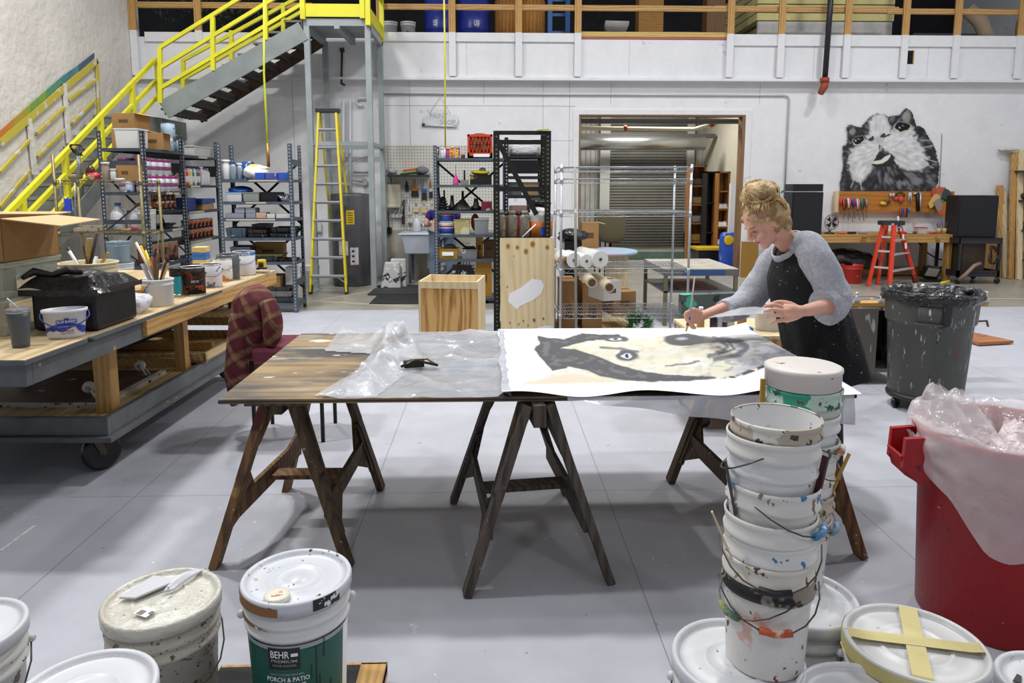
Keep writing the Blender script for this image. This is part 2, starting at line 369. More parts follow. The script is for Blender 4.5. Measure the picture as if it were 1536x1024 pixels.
# lower flight
b=B();b2=B()
ys=[10.87,10.5,10.25,10.02,9.73,9.44,9.2,8.99,8.68];n=15
for i in range(n):
    y=10.87-.272*i;z=2.6-.165*i
    b.bx(XL+.06,XR-.02,y,y+.3,z-.035,z);b2.bx(XL+.06,XR-.02,y+.27,y+.29,z-.165,z-.03) if False else b2.bx(XL+.06,XR-.02,y+.012,y+.02,z-.165,z-.03)
obj('tread',b,mat('worn_tread_edge','#8e8d7c',.6,var=('#6f7068',12,.4,.7)),st);obj('riser',b2,m_stgd,st)
b=B()
for xx in (XR-.02,XL+.05):
    b.prism([(xx,6.75,.0),(xx,7.2,.0),(xx,11.0,2.29),(xx,11.0,2.53),(xx,6.85,.03)],(.03,0,0))
obj('stringer',b,m_stg,st)
b=B();b.bx(XL+.06,XR+.05,11.0,YP-.05,2.5,2.6);b.bx(XL+.06,XR+.05,10.96,11.0,2.35,2.6);b.bx(XR+.03,XR+.06,10.96,YP-.05,2.32,2.6)
obj('landing',b,m_stgd,st)
b=B()
for xx,yy in ((XR,11.03),(XR,12.2)): b.bx(xx-.04,xx+.04,yy-.04,yy+.04,0,2.4)
obj('landing_post',b,m_stg,st)
# lower rail
b=B();xr=XR+.035
def L(a,c,w=.05): b.beam(px(*a,xr),px(*c,xr),w,w*1.15)
L((0,331),(233,89));L((24,340),(233,122),.045);L((66,336),(233,147),.045)
for (x,y0) in ((33,298),(97,232),(150,174),(197,126),(235,90)):
    P=px(x,y0,xr);z1=.61*P.y-4.0;b.bx(xr-.03,xr+.03,P.y-.03,P.y+.03,z1-.1,P.z)
obj('handrail',b,m_yel,st)
# upper flight
A=py(243,172,YF);Bp=py(452,36,YF);xa,za,xb,zb=A.x,A.z,Bp.x,4.03
b=B();b.beam(py(246,165,YF),py(455,46,YF),.03,.27);obj('stringer',b,m_stg,st)
b=B();b.beam(py(243,172,YF)+V((0.1,1.1,0.05)),py(455,40,YF)+V((0,1.1,0)),.03,.18);obj('stringer',b,mat('rusty_brown_steel','#5a4436',.7,var=('#3f3a36',5,.4,.7)),st)
n=9;b=B();b2=B()
for i in range(n):
    t=(i+.5)/n;x=xa+(xb-xa)*t;z=za+(zb-za)*t+.02
    b.bx(x-.14,x+.14,YF+.02,YF+1.08,z-.03,z)
    for k in range(7): b2.bx(x-.12,x+.1,YF+.1+k*.14,YF+.13+k*.14,z-.09,z-.03)
    b2.bx(x+.1,x+.13,YF+.02,YF+1.08,z-.11,z-.03)
obj('tread',b,mat('tread_underside','#6b645a',.7),st);obj('tread_bracket',b2,mat('dark_bracket','#4a4743',.7),st)
b=B()
def U(a,c,w=.05,dy=0): b.beam(py(*a,YF+dy),py(*c,YF+dy),w,w)
U((239,72),(362,-4));U((242,101),(452,-26) if 0 else (398,8));U((398,8),(415,-4));U((243,131),(452,8) if 0 else (455,5));
b=B();U((239,72),(365,-6));U((242,101),(419,-7));U((243,131),(455,8 if 0 else 5));
for x,y0,y1 in ((240,73,155),(319,25,106),(398,-8,60)): U((x,y0),(x+1,y1),.058)
obj('handrail',b,m_yel,st)
b=B();
U((272,92),(455,-8),.05,1.1);U((276,118),(455,16),.05,1.1)
for x,y0,y1 in ((275,93,135),(347,46,90),(425,5,50)): U((x,y0),(x,y1),.058,1.1)
obj('handrail',b,m_yel,st)
# small brackets joining the two rails
for y in (92,120,150): b=B();b.beam(px(234,y,xr),py(241,y+1,YF),.03,.03);obj('rail_clamp',b,m_yel,st)
# platform
pf=thing('stair_platform','grey steel landing platform on tall legs with yellow guard rail at mezzanine level','platform',(-2.3,11.6,0))
X0=py(455,40,YF).x;X1=py(555,40,YF).x;Z1=3.99
b=B();b.bx(X0,X1,YF,YP-.08,Z1-.03,Z1);b.bx(X0,X1,YF,YF+.05,Z1-.1,Z1-.03);b.bx(X0,X0+.05,YF,YP-.08,Z1-.16,Z1-.03);b.bx(X1-.05,X1,YF,YP-.08,Z1-.16,Z1-.03);b.bx((X0+X1)/2-.04,(X0+X1)/2+.04,YF,YP-.08,Z1-.14,Z1-.03)
obj('deck',b,m_plat,pf)
for x,y in ((X0+.04,YF+.04),(X1-.04,YF+.04),(X0+.04,YP-.14),(X1-.04,YP-.14)):
    b=B();b.bx(x-.04,x+.04,y-.04,y+.04,0,Z1-.1);b.bx(x-.07,x+.07,y-.07,y+.07,0,.012);obj('leg',b,m_plat,pf)
zb_=py(500,215,YF).z
b=B();b.bx(X0,X1,YF+.02,YF+.06,zb_-.03,zb_+.03);b.bx(X1-.06,X1-.02,YF,YP-.1,zb_-.03,zb_+.03);b.bx(X0,X1,YP-.16,YP-.12,zb_-.03,zb_+.03);b.bx(X0+.02,X0+.06,YF,YP-.1,zb_-.03,zb_+.03);obj('brace',b,m_plat,pf)
b=B();b.bx(X0-.03,X1-.02,YF-.03,YF-.01,Z1+.02,Z1+.2);b.bx(X1-.01,X1+.02,YF-.03,YP-.1,Z1-.05,Z1+.14)
for x,y,z0 in ((X0+.01,YF-.03,Z1-.02),(X1-.02,YF-.03,Z1-.1),(X1,YP-.14,Z1-.1),(X1-.1,YF-.02,Z1)): b.bx(x-.035,x+.035,y-.035,y+.035,z0,Z1+1.1)
for z in (.55,1.08): b.bx(X0,X1,YF-.05,YF-.01,Z1+z-.025,Z1+z+.025);b.bx(X1-.02,X1+.03,YF,YP-.14,Z1+z-.025,Z1+z+.025)
obj('guard_rail',b,m_yel,pf)
# pull chains / hoses
b=B();b.tube([py(396,-5,9.3),py(396,110,9.3),py(398,150,9.3),py(401,215,9.3)],.013);b.mi=1;b.tube([py(401,215,9.3),py(403,250,9.3)],.02)
obj('air_hose',b,[mat('lime_hose','#c6cf2a',.4),mat('brass_fitting','#a9813c',.4,.7)],label='yellow green air hose hanging beside the staircase over the shelves',cat='hose')
hz=py(668,225,10.1)
b=B();b.tube([(hz.x,hz.y,5.2),(hz.x+.01,hz.y,3.5),(hz.x,hz.y,hz.z)],.011);h1=obj('hanging_lead',b,mat('yellow_cord','#e3d531',.4),label='yellow power cord hanging straight down over the brush wall',cat='cord')
b=B();b.lathe([(.0,0),(.05,.01),(.055,.06),(.04,.12),(.012,.15)],(hz.x,hz.y,hz.z-.13),14);obj('cord_connector',b,mat('white_plastic','#e6e6ea',.4),label='white connector box at the end of the yellow cord',cat='connector')
# black drain pipe
b=B();q=py(1237,122,YP-.16);b.tube([(q.x+.04,q.y,5.4),(q.x,q.y,q.z)],.045,16);b.mi=1;b.tube([(q.x,q.y,q.z+.02),(q.x,q.y,q.z-.08),(q.x-.07,q.y-.02,q.z-.2)],[.06,.065,.05],16)
for zz in (0,): b.tube([(q.x,q.y,q.z+.06),(q.x,q.y,q.z-.02)],.072,16)
obj('sprinkler_pipe',b,[mat('black_iron_pipe','#2c2c2f',.4,.3),mat('rust_red_elbow','#96402b',.6)],label='black vertical pipe ending in a rust red elbow on the upper wall',cat='pipe')
# conduit on wall
b=B();zc=py(900,142,YW-.03).z;xc=py(1184,142,YW-.03).x;b.tube([(py(570,140,YW-.03).x,YW-.03,zc),(xc-.08,YW-.03,zc),(xc-.02,YW-.03,zc-.02),(xc,YW-.03,zc-.08),(xc,YW-.03,1.3)],.014);obj('conduit',b,mat('grey_conduit','#b9bcc0',.4,.3),label='thin grey conduit running along the back wall and down beside the doorway',cat='conduit')
b=B();p=py(513,75,YP-.04);q=py(512,125,YP-.04);b.tube([p,q],.018);b.tube([q,q+V((.06,-.02,-.03))],.02);b.box(p,(.07,.05,.06));obj('wall_hook',b,mat('dark_rust','#4a3a30',.7),label='dark rusty hanging bar fixed to the wall under the platform',cat='bar')
# ================================================================= things stored on the mezzanine
ZM=3.981;YM=13.1
def lathe_thing(name,prof,loc,mats,label,cat,group=None,n=24,bands=(),parts=()):
    pass
m_whiteplastic=mat('white_plastic_pail','#dcdcdc',.45,var=('#c4c3c0',8,.5,.8))
m_blue=mat('blue_drum_paint','#1d2f8f',.35);m_redrim=mat('red_drum_base','#b3262a',.4)
m_fiber=wood('fibre_drum_brown','#a8722f','#7b4f1e','Z',5,.7)
for i,x in enumerate((585,612)):
    p=py(x,40,12.9);b=B();b.lathe([(.105,0),(.125,.3),(.132,.3),(.132,.33),(.125,.33),(.125,.34),(.135,.34),(.135,.37)],(p.x,12.9,ZM),20)
    if i: b.mi=1;patch_cyl(b,(p.x,12.9,ZM),.125,-1.75,-1.4,.08,.2)
    obj('pail',b,[m_whiteplastic,mat('print_dark','#333333',.7)],label=('white lidded pail on the mezzanine edge, left of the pair' if i==0 else 'white lidded pail with small dark label on the mezzanine edge beside the blue drum'),cat='bucket')
for i,(x,w) in enumerate(((660,.3),(711,.3))):
    p=py(x,30,13.2);b=B();c=(p.x,13.2,ZM);b.lathe([(.265,.05),(.27,.12),(.27,.28),(.28,.3),(.27,.32),(.27,.56),(.28,.58),(.27,.6),(.27,.85)],c,32);b.mi=1;b.lathe([(.275,0),(.28,.02),(.28,.08),(.265,.09)],c,32)
    b.mi=2;text(b,'US8' if i else 'USB',cylmap(c,.274,-1.95 if i==0 else -1.55,-1.68 if i==0 else -1.2,.33,.43))
    obj('steel_drum',b,[m_blue,m_redrim,mat('white_print','#e6e6e6',.6)],label=('blue steel drum with red base on the mezzanine, left of the pair' if i==0 else 'blue steel drum with red base on the mezzanine next to the brown drum'),cat='drum')
for i,x in enumerate((760,800)):
    p=py(x,30,13.2);b=B();c=(p.x,13.2,ZM);b.lathe([(.2,0),(.21,.02),(.21,.42),(.215,.44),(.21,.46),(.21,.8)],c,28)
    obj('fibre_drum',b,m_fiber,label=('brown fibre drum on the mezzanine right of the blue drums' if i==0 else 'brown fibre drum partly behind a wooden post, left of the blue frame'),cat='drum')
p=py(838,20,13.2);b=B()
for dx in (-.16,.15): b.bx(p.x+dx-.04,p.x+dx+.04,13.1,13.16,ZM,ZM+.9)
for z in (.25,.55,.8): b.bx(p.x-.2,p.x+.2,13.16,13.2,ZM+z,ZM+z+.05)
obj('blue_stand',b,mat('blue_steel','#2b5f9a',.5),label='bright blue steel frame standing on the mezzanine',cat='frame')
p=py(925,20,13.1);b=B();b.lathe([(.2,.0),(.26,.1),(.27,.16),(.27,.17)],(p.x,13.1,ZM+.25),4,RZ(.785),sx=1.2);b.bx(p.x-.3,p.x+.3,12.95,13.25,ZM,ZM+.25)
obj('storage_tub',b,mat('pale_grey_tub','#b9b9b4',.6),label='pale grey tub on a shelf in the dark mezzanine',cat='tub')
p=py(975,20,13.3);b=B();b.bx(p.x-.22,p.x+.22,13.2,13.5,ZM,ZM+1);obj('folded_shutter',b,wood('amber_slats','#a6772f','#7a5420','X',8),label='amber slatted panel standing on the mezzanine',cat='panel')
p=py(1075,20,13.2);b=B();b.bx(p.x-.2,p.x+.12,13.1,13.4,ZM,ZM+1);obj('crate',b,wood('brown_crate','#7a5630','#5b3e20','Z',8),label='brown wooden crate on the mezzanine beside the tall post',cat='crate')
# foam sheets (yellow, corrugated) lying as a big stack on the right
a=py(1110,60,13.0);c=py(1330,60,13.0)
b=B()
for k in range(5): b.bx(a.x+.25,c.x+.05,12.9,15.5,ZM+.45+k*.14,ZM+.57+k*.14)
for k in range(4): b.bx(a.x+.4+k*.0,c.x,12.95,15.5,ZM+.02+k*.1,ZM+.11+k*.1)
obj('foam_stack',b,[mat('cream_foam','#d8cf8e',.8,var=('#c4bd86',6,.4,.8))],label='big stack of cream and yellow foam sheets on the mezzanine behind the black pipe',cat='foam stack')
b=B();b.bx(a.x+.25,c.x,12.85,12.9,ZM,ZM+.42);obj('dusty_sheet',b,mat('dusty_white_panel','#c9c8c4',.7,var=('#a9a8a4',4,.4,.8)),label='dusty white panel lying at the foot of the foam stack',cat='panel')
# roof trusses
for i,(x0,x1) in enumerate(((985,1080),(1370,1600))):
    P=py(x0,40,15.5);Q=py(x1,40,15.5);b=B()
    for z in (ZM+.15,ZM+.75): b.beam((P.x,15.5,z),(Q.x,15.5,z),.05,.05)
    n=9
    for k in range(n):
        xx=P.x+(Q.x-P.x)*k/n;xx2=P.x+(Q.x-P.x)*(k+1)/n;b.beam((xx,15.5,ZM+.15 if k%2 else ZM+.75),(xx2,15.5,ZM+.75 if k%2 else ZM+.15),.03,.03)
    obj('roof_truss',b,mat('grey_truss','#6f7276',.5,.3),label=('dark lattice truss lying on the mezzanine left of the tall posts' if i==0 else 'grey lattice truss in the upper right corner of the mezzanine'),cat='truss')
p=py(1490,45,13.0);b=B();b.tube([(p.x-.3,13.3,ZM+.75),(p.x-.1,13.2,ZM+.5),(p.x,13.1,ZM+.13),(p.x+.25,13.1,ZM+.12)],.13,16);obj('duct_hose',b,mat('tan_duct_hose','#a7947a',.7,bump=(50,.6)),label='tan flexible duct hose slumped on the mezzanine at the right',cat='hose')
p=py(1525,20,13.0);b=B();b.rbox((p.x+.45,13.0,ZM+.4),(.7,.5,.45),.5);obj('cloth_bundle',b,mat('tan_canvas','#b59a72',.8,bump=(20,.5)),label='tan canvas bundle at the far right end of the mezzanine',cat='bundle')
# hanging foliage left
random.seed(3);b=B();
for k in range(900):
    c=py(random.uniform(208,450),random.uniform(-12,40),12.75)
    if noise.noise(c*1.8)<-.1: continue
    c+=V((0,random.uniform(0,.8),0));r=random.uniform(.03,.07);R=Euler((random.uniform(0,3),random.uniform(0,3),random.uniform(0,3))).to_matrix()
    b.add([c+R@V((-r,0,0)),c+R@V((0,-r*.4,0)),c+R@V((r,0,0)),c+R@V((0,r*.4,0))],[(0,1,2,3)])
p=py(330,25,12.9)
b.mi=1
for k in range(6):
    c=py(212+k*17,-60,12.9);b.tube([c,c+V((.1,0,-.3))],.012,5)
tag(obj('artificial_foliage',b,[mat('dark_green_leaf','#1f2b18',.7,var=('#33432a',9,.4,.7)),mat('dark_stem','#2a231c',.8)],fix=False),'dark green artificial foliage stored behind the upper handrail','foliage',kind='stuff')
# paint shop sign
p=py(661,178,YW-.03);c=V((p.x,YW-.035,p.z));b=B()
rr=[(-.3,-.1),(-.28,.03),(-.18,.07),(-.1,.13),(0,.16),(.1,.13),(.16,.07),(.27,.06),(.3,-.02),(.27,-.1),(.1,-.13),(-.1,-.13)]
b.prism([c+V((x,0,z)) for x,z in rr],(0,.02,0));b.mi=1
text(b,'PAINT',lambda u,v:c+V((-.18+.3*u,-.004,.0+.09*v)));text(b,'SHOP',lambda u,v:c+V((-.02+.27*u,-.004,-.1+.085*v)))
b.mi=0;b.tube([c+V((-.28,0,-.11)),c+V((.28,0,-.13))],.012);b.mi=2;b.tube([c+V((-.2,.01,.07)),c+V((0,.02,.36)),c+V((.18,.01,.06))],.003,5);b.ball(c+V((-.29,0,-.1)),.03);
obj('shop_sign',b,[mat('sign_white','#d8dadd',.6,var=('#c6c9cd',9,.4,.8)),mat('sign_grey_letters','#aab0b5',.6),mat('dark_teal','#2d4a4d',.6)],label='small white cloud shaped PAINT SHOP sign hanging on the wall',cat='sign')
# ================================================================= SAWHORSES + WORK TABLE
TZ=.77
m_saw1=wood('weathered_brown_lumber','#7d5a36','#4a3422','Z',9,.75,splat=[('#c9c3b8',40,.72),('#5c1f1c',3,.66),('#9a7a48',5,.6)])
m_saw2=wood('weathered_grey_lumber','#5a5048','#332d28','Z',9,.75,splat=[('#b9b6b0',42,.72),('#7a5a3a',6,.68)])
m_saw3=wood('weathered_dark_lumber','#5a4630','#382b20','Z',9,.75,splat=[('#b9b6b0',42,.72)])
def sawhorse(nl,nr,fl,fr,m1,m2,label):
    nl,nr,fl,fr=[V(p) for p in (nl,nr,fl,fr)]
    cn=(nl+nr)/2;cf=(fl+fr)/2;ax=(cf-cn).normalized();zt=TZ-.02
    tn=cn+ax*.06+V((0,0,zt));tf=cf-ax*.06+V((0,0,zt))
    t=thing('sawhorse',label,'sawhorse',(cn+cf)/2)
    b=B();b.beam(tn-ax*.05+V((0,0,-.045)),tf+ax*.05+V((0,0,-.045)),.05,.09);obj('top_rail',b,m2,t,bevel=.003)
    sx=ax.cross(V((0,0,1)))
    for f,tp,mm,sg in ((nl,tn,m1,1),(nr,tn,m2,1),(fl,tf,m1,-1),(fr,tf,m2,-1)):
        out=(f-(cn if sg==1 else cf)).normalized()
        top=tp+out*.045+V((0,0,-.01));b=B()
        d=(top-f).normalized();b.beam(f+V((0,0,.0)),f+d*.42,.034,.062,ax);b.beam(f+d*.40,top,.034,.07,ax)
        # cut foot corner + long doubling plates
        inn=ax*sg
        b.beam(f+d*.13+inn*.035,f+d*.40+inn*.035,.02,.045,ax);obj('leg',b,mm,t,bevel=.002)
        b=B();g0=top-V((0,0,.0))+inn*.04;
        b.prism([top-out*.045+inn*.03,top+out*.03+inn*.03,f+d*.5*(top-f).length/1+inn*.03+out*.02,f+d*.55+inn*.03-out*.02],inn*.018);obj('gusset',b,mm,t)
    for a,c,mm in ((nl,fl,m1),(nr,fr,m2)):
        tp=lambda f,tt:(tt-f)
        h=.25
        A=a+(tn-a)*(h/zt)*1.0;C=c+(tf-c)*(h/zt)
        b=B();b.beam(A,C,.022,.085);obj('side_rail',b,mm,t,bevel=.002)
        for p,q,sg in ((A,a,1),(C,c,-1)):
            b=B();dd=ax*sg;up=(tn-a if sg==1 else tf-c).normalized()
            b.prism([p+up*.16+dd*.02,p-up*.13+dd*.02,p+dd*.2-V((0,0,.03)),p+dd*.2+V((0,0,.03))],(a-cn).normalized()*.014);obj('brace_plate',b,mm,t)
    A=(nl+(tn-nl)*(.25/zt)+fl+(tf-fl)*(.25/zt))/2;C=(nr+(tn-nr)*(.25/zt)+fr+(tf-fr)*(.25/zt))/2
    b=B();b.beam(A,C,.09,.022);b.beam(A+V((0,.06,-.02)),C+V((0,.06,-.02)),.02,.04) if 0 else None;obj('stretcher',b,m1,t,bevel=.002)
    return t
sawhorse((-1.167,2.887,0),(-.60,2.87,0),(-1.079,3.653,0),(-.582,3.654,0),m_saw1,m_saw3,'weathered brown sawhorse under the bare plywood end of the table')
sawhorse((-.098,2.646,0),(.481,2.724,0),(-.193,3.489,0),(.386,3.567,0),m_saw2,m_saw2,'dark grey weathered sawhorse under the middle of the table')
sawhorse((1.03,2.87,0),(1.60,2.886,0),(.97,3.702,0),(1.5,3.68,0),m_saw3,m_saw1,'brown sawhorse under the table end where the woman stands, behind the pail stacks')
m_ply=wood('stained_plywood_top','#a08660','#7c6849','X',5,.55)
nt=m_ply.node_tree
def stains(m,items):
    nt=m.node_tree;N=nt.nodes;L=nt.links;b=N['Principled BSDF'];cur=b.inputs['Base Color'].links[0].from_socket
    tc=N.new('ShaderNodeTexCoord')
    for k,(c,sc,lo,hi,st) in enumerate(items):
        mp=N.new('ShaderNodeMapping');mp.inputs['Scale'].default_value=st;mp.inputs['Location'].default_value=(k*1.3+.4,k*.7,k);L.new(tc.outputs['Object'],mp.inputs['Vector'])
        n=N.new('ShaderNodeTexNoise');n.inputs['Scale'].default_value=sc;n.inputs['Detail'].default_value=5;L.new(mp.outputs[0],n.inputs['Vector'])
        r=N.new('ShaderNodeMapRange');r.inputs['From Min'].default_value=lo;r.inputs['From Max'].default_value=hi;L.new(n.outputs['Fac'],r.inputs['Value'])
        x=N.new('ShaderNodeMix');x.data_type='RGBA';x.inputs['B'].default_value=lin(c);L.new(r.outputs[0],x.inputs['Factor']);L.new(cur,x.inputs['A']);cur=x.outputs['Result']
    L.new(cur,b.inputs['Base Color'])
stains(m_ply,[('#494541',1.5,.42,.6,(1,2.4,1)),('#a19d94',3.1,.56,.7,(1,3,1)),('#dcdad4',5,.66,.69,(1,3.0,1))])
t=thing('table_top','worn stained plywood sheet laid across three sawhorses as a work table','table',(.2,3.37,TZ))
b=B();b.bx(-1.06,1.46,2.745,3.995,TZ-.018,TZ);b.mi=1;b.bx(-1.06,1.46,2.742,2.745,TZ-.012,TZ-.007)
obj('plywood_sheet',b,[m_ply,mat('ply_edge_dark','#3e342a',.8)],t)
b=B();b.bx(-1.13,-.62,2.78,2.83,TZ-.036,TZ-.019) if 0 else b.bx(-1.0,-.5,2.78,2.83,TZ-.05,TZ-.02) if 0 else b.bx(-.98,-.74,2.8,2.85,TZ-.045,TZ-.0185);obj('batten',b,m_saw2,t)
# ---------------- clear film
m_film=mat('clear_plastic_film','#c3c9d3',.12,alpha=.6,spec=.8,var=('#dfe3ea',5,.45,.7),bump=(11,.5,.03))
m_filmc=mat('crumpled_clear_film','#e6e9ef',.08,alpha=.5,spec=1.,bump=(14,.5,.03))
def wr(p,s=1): return noise.noise(V((p[0]*s,p[1]*s,p[2]*s if len(p)>2 else 0)))
def film(u,v):
    y=2.735+v*1.27;xl=-.67+.2*v+.02*math.sin(v*9);x=xl+(.08-xl)*u
    rid=abs(wr((x*2.1,y*3.3,2),1.6));z=TZ+.003+.022*max(0,.16-rid)/.16*(.5+.5*wr((x,y,5),3))+.004*abs(wr((x*9,y*9)))
    if u>.93: z+=.016*math.sin((u-.93)/.07*PI)
    if v<.02: z-=.0
    return V((x,y,z))
b=B();b.grid(90,110,film);obj('plastic_film',b,m_film,label='sheet of clear grey plastic film spread over the middle of the table',cat='plastic sheet',fix=False)
BP=[(472,592),(545,549),(556,529),(487,525),(512,489),(548,497),(592,480),(616,500),(645,548),(604,562),(562,594)]
def toim(p): a=(p-V((0,0,H))).dot(FW);return (CX+F*p.dot(RT)/a,CY-F*(p-V((0,0,H))).dot(UP)/a)
GU,GV=90,90
gp=[[pz(468+u/GU*182,480+v/GV*116,TZ+.006) for u in range(GU+1)] for v in range(GV+1)]
sd=sdf(np.array([[468+u/GU*182,480+v/GV*116] for v in range(GV+1) for u in range(GU+1)]),BP).reshape(GV+1,GU+1)
def bunch(u,v):
    i=int(round(u*GU));j=int(round(v*GV));p=gp[j][i].copy();d=max(0,sd[j][i])/26.;d=min(1,d)
    q=p*3.2;cr=abs(noise.noise(V((q.x,q.y,3))*1.3))+.6*abs(noise.noise(V((q.x,q.y,9))*3.1))
    k=math.exp(-(((p.x+.35)/.2)**2+((p.y-3.5)/.42)**2))
    p.z+=d*(.012+.15*k*(1-cr*1.2)+.05*(1-cr));p.z=max(p.z,TZ+.006);return p
b=B();b.grid(GU,GV,bunch,keep=lambda u,v:sd[int(v*GV)][int(u*GU)]>-.5);obj('crumpled_film',b,m_filmc,label='crumpled bunch of clear plastic wrap heaped on the plastic film',cat='plastic wrap',fix=False)
def tail(u,v):
    p=pz(600-30*(1-u),500,TZ);c=py(603+25*(u-.5)*(1-v),500-18*v,3.6)
    return c+V((.03*wr((u*3,v*3,1)),.05*wr((u*4,v*4,2)),0))
# hanging film along front at right
def hang(u,v):
    x=.3+1.14*u;d=.012+.125*min(1,max(0,(u-.05)*1.6))*(.85+.2*wr((u*5,0,3)))
    return V((x,2.728-.02*v+.012*math.sin(u*23+v*2)*v,TZ+.004-d*v))
b=B();b.grid(60,10,hang);obj('hanging_film',b,mat('milky_film','#c9cbd2',.25,alpha=.8,bump=(14,.3,.02)),label='milky plastic film hanging over the front edge of the table under the paper',cat='plastic sheet',fix=False)
# tools under the wrap
p=pz(627,546,TZ+.03)
t=thing('binder_clip_pile','small pile of dark metal clamps on the plastic film','clamps',(p.x,p.y,TZ+.01))
b=B();b.box((p.x-.02,p.y+.01,TZ+.03),(.09,.03,.03),RZ(.3));b.tube([(p.x-.07,p.y-.04,TZ+.03),(p.x-.01,p.y+.01,TZ+.045),(p.x+.09,p.y-.02,TZ+.03)],.007,6)
obj('jaw',b,mat('black_metal','#26241f',.4,.5),t)
b=B();b.tube([(p.x-.04,p.y+.03,TZ+.04),(p.x+.04,p.y+.02,TZ+.05),(p.x+.08,p.y-.01,TZ+.03)],.006,6);b.tube([(p.x-.05,p.y-.03,TZ+.04),(p.x+.02,p.y+.05,TZ+.045)],.004,6);obj('handle',b,mat('dull_brass','#8b7d55',.4,.6),t)
# ---------------- paper with the portrait
def C3(c): return np.array(lin(c)[:3])
def fbm(P,sx,sy,seed,oc=3):
    out=np.zeros(len(P));a=1;
    for o in range(oc):
        out+=a*np.array([noise.noise(V((p[0]*sx*2**o,p[1]*sy*2**o,seed+o*7.3))) for p in P]);a*=.5
    return out
def blend(col,f,c): return col*(1-f[:,None])+C3(c)[None,:]*f[:,None]
def S(x,a,b_): t=np.clip((x-a)/(b_-a),0,1);return t*t*(3-2*t)
def paint_dog(Q):
    # Q: coordinates in the frame of the sketch used for the shapes (0..1536 x 0..489)
    n1=fbm(Q,.02,.05,1);n2=fbm(Q,.008,.02,4);D=Q+np.stack([n1*9,n1*4],1)
    col=np.tile(C3('#e9e9ec'),(len(Q),1))
    face=[(180,68),(260,88),(360,96),(480,75),(660,80),(800,98),(900,80),(990,72),(1120,85),(1240,92),(1400,108),(1580,170),(1600,225),(1420,240),(1260,300),(1160,303),(1000,316),(820,320),(700,318),(540,331),(300,337),(120,337),(300,290),(310,262),(230,180),(205,130),(240,100)]
    f=sdf(D,face);col=blend(col,S(f,-3,4),'#d6d2bf')
    col=blend(col,S(f,-2,4)*S(n2,-.1,.5)*.8,'#dcdcd6');col=blend(col,S(f,0,10)*S(n1,.05,.5)*.35,'#b5b29f')
    col=blend(col,S(f,0,10)*S(Q[:,0]+n2*150,1120,1420),'#b3b4ba');col=blend(col,S(f,0,10)*S(Q[:,0],1000,1300)*S(n1,0,.35)*.7,'#8e9097')
    ear=[(120,337),(300,292),(420,275),(520,295),(700,318),(540,331),(300,337)];e=sdf(D,ear);col=blend(col,S(e,-2,5),'#cfcfba');col=blend(col,S(e,4,14)*.6,'#e2c3b0')
    dark=[(235,86),(300,98),(370,104),(470,73),(560,80),(660,80),(590,95),(500,104),(400,128),(330,150),(430,158),(560,200),(640,235),(760,268),(900,290),(1160,300),(1000,314),(850,319),(700,312),(560,290),(500,262),(400,240),(310,262),(270,215),(212,150),(250,120)]
    g=sdf(D,dark);col=blend(col,S(g,-8,-1),'#535356');col=blend(col,S(g,2,10)*S(n1,.05,.4)*.5,'#7d7d7f')
    def ell(cx,cy,rx,ry): return 1-np.sqrt(((D[:,0]-cx)/rx)**2+((D[:,1]-cy)/ry)**2)
    for cx,cy,rx,ry in ((640,98,66,15),(700,186,58,28)):
        q=ell(cx,cy,rx,ry);col=blend(col,S(q,-.2,.15),'#5c5d61');q=ell(cx,cy+1,rx*.55,ry*.55);col=blend(col,S(q,0,.2),'#cfd3de');q=ell(cx,cy,rx*.22,ry*.4);col=blend(col,S(q,0,.2),'#2a2a2e')
    for pts,w in (([(560,143),(660,150),(760,165)],5),([(1090,92),(1190,108),(1225,135),(1200,165),(1130,190)],8),([(1200,98),(1290,115),(1325,135),(1290,178),(1160,205)],10),([(1150,90),(1230,110),(1260,150),(1180,180)],5),([(1080,215),(1000,230),(900,240)],3)):
        dd=np.full(len(Q),1e9)
        for a,c in zip(pts[:-1],pts[1:]):
            a=np.array(a,float);c=np.array(c,float);e_=c-a;w_=D-a;tt=np.clip((w_@e_)/(e_@e_),0,1);q=w_-tt[:,None]*e_;dd=np.minimum(dd,np.sqrt(q[:,0]**2+q[:,1]**2))
        col=blend(col,(1-S(dd,w*.5,w*2))*.85,'#5b5d66')
    q=ell(1000,104,112,33);col=blend(col,S(q,-.08,.15),'#57585b');q=ell(1110,110,90,14);col=blend(col,S(q,0,.3)*.9,'#5b5c60');q=ell(985,98,42,14);col=blend(col,S(q,0,.7)*.8,'#b5b8be')
    wk=sdf(D,[(1160,297),(1260,290),(1340,262),(1420,236),(1430,246),(1340,280),(1260,304),(1160,306)]);col=blend(col,S(wk,-3,2)*S(n1,-.2,.1),'#4c4e58')
    return col
PX0,PX1,PY0,PY1=.045,1.47,2.725,4.03
def paperp(u,v):
    x=PX0+(PX1-PX0)*u;y=PY0+(PY1-PY0)*v;z=TZ+.012+.003*wr((x*2,y*2,7),1.5)
    if u<.04: x+=.02*wr((v*6,1,1),1)
    if v<.06: k=(1-v/.06);y+=.02*wr((u*7,3,1));z+=k*(.012*math.sin(u*17+1)+.006)
    if v>.95 and u>.92: z+=.03*(v-.95)/.05*(u-.92)/.08
    if u>.97: z-=.0
    return V((x,y,z))
nu,nv=300,150;b=B();b.grid(nu,nv,paperp)
Q=[]
for j in range(nv+1):
    for i in range(nu+1):
        p=V((PX0+(PX1-PX0)*i/nu,PY0+(PY1-PY0)*j/nv,TZ+.012))-V((0,0,H));a=p.dot(FW);X=CX+F*p.dot(RT)/a;Y=CY-F*p.dot(UP)/a
        Q.append(((X-740)*3.49,(Y-480)*3.49))
cc=paint_dog(np.array(Q));cc=np.concatenate([cc,np.ones((len(cc),1))],1)
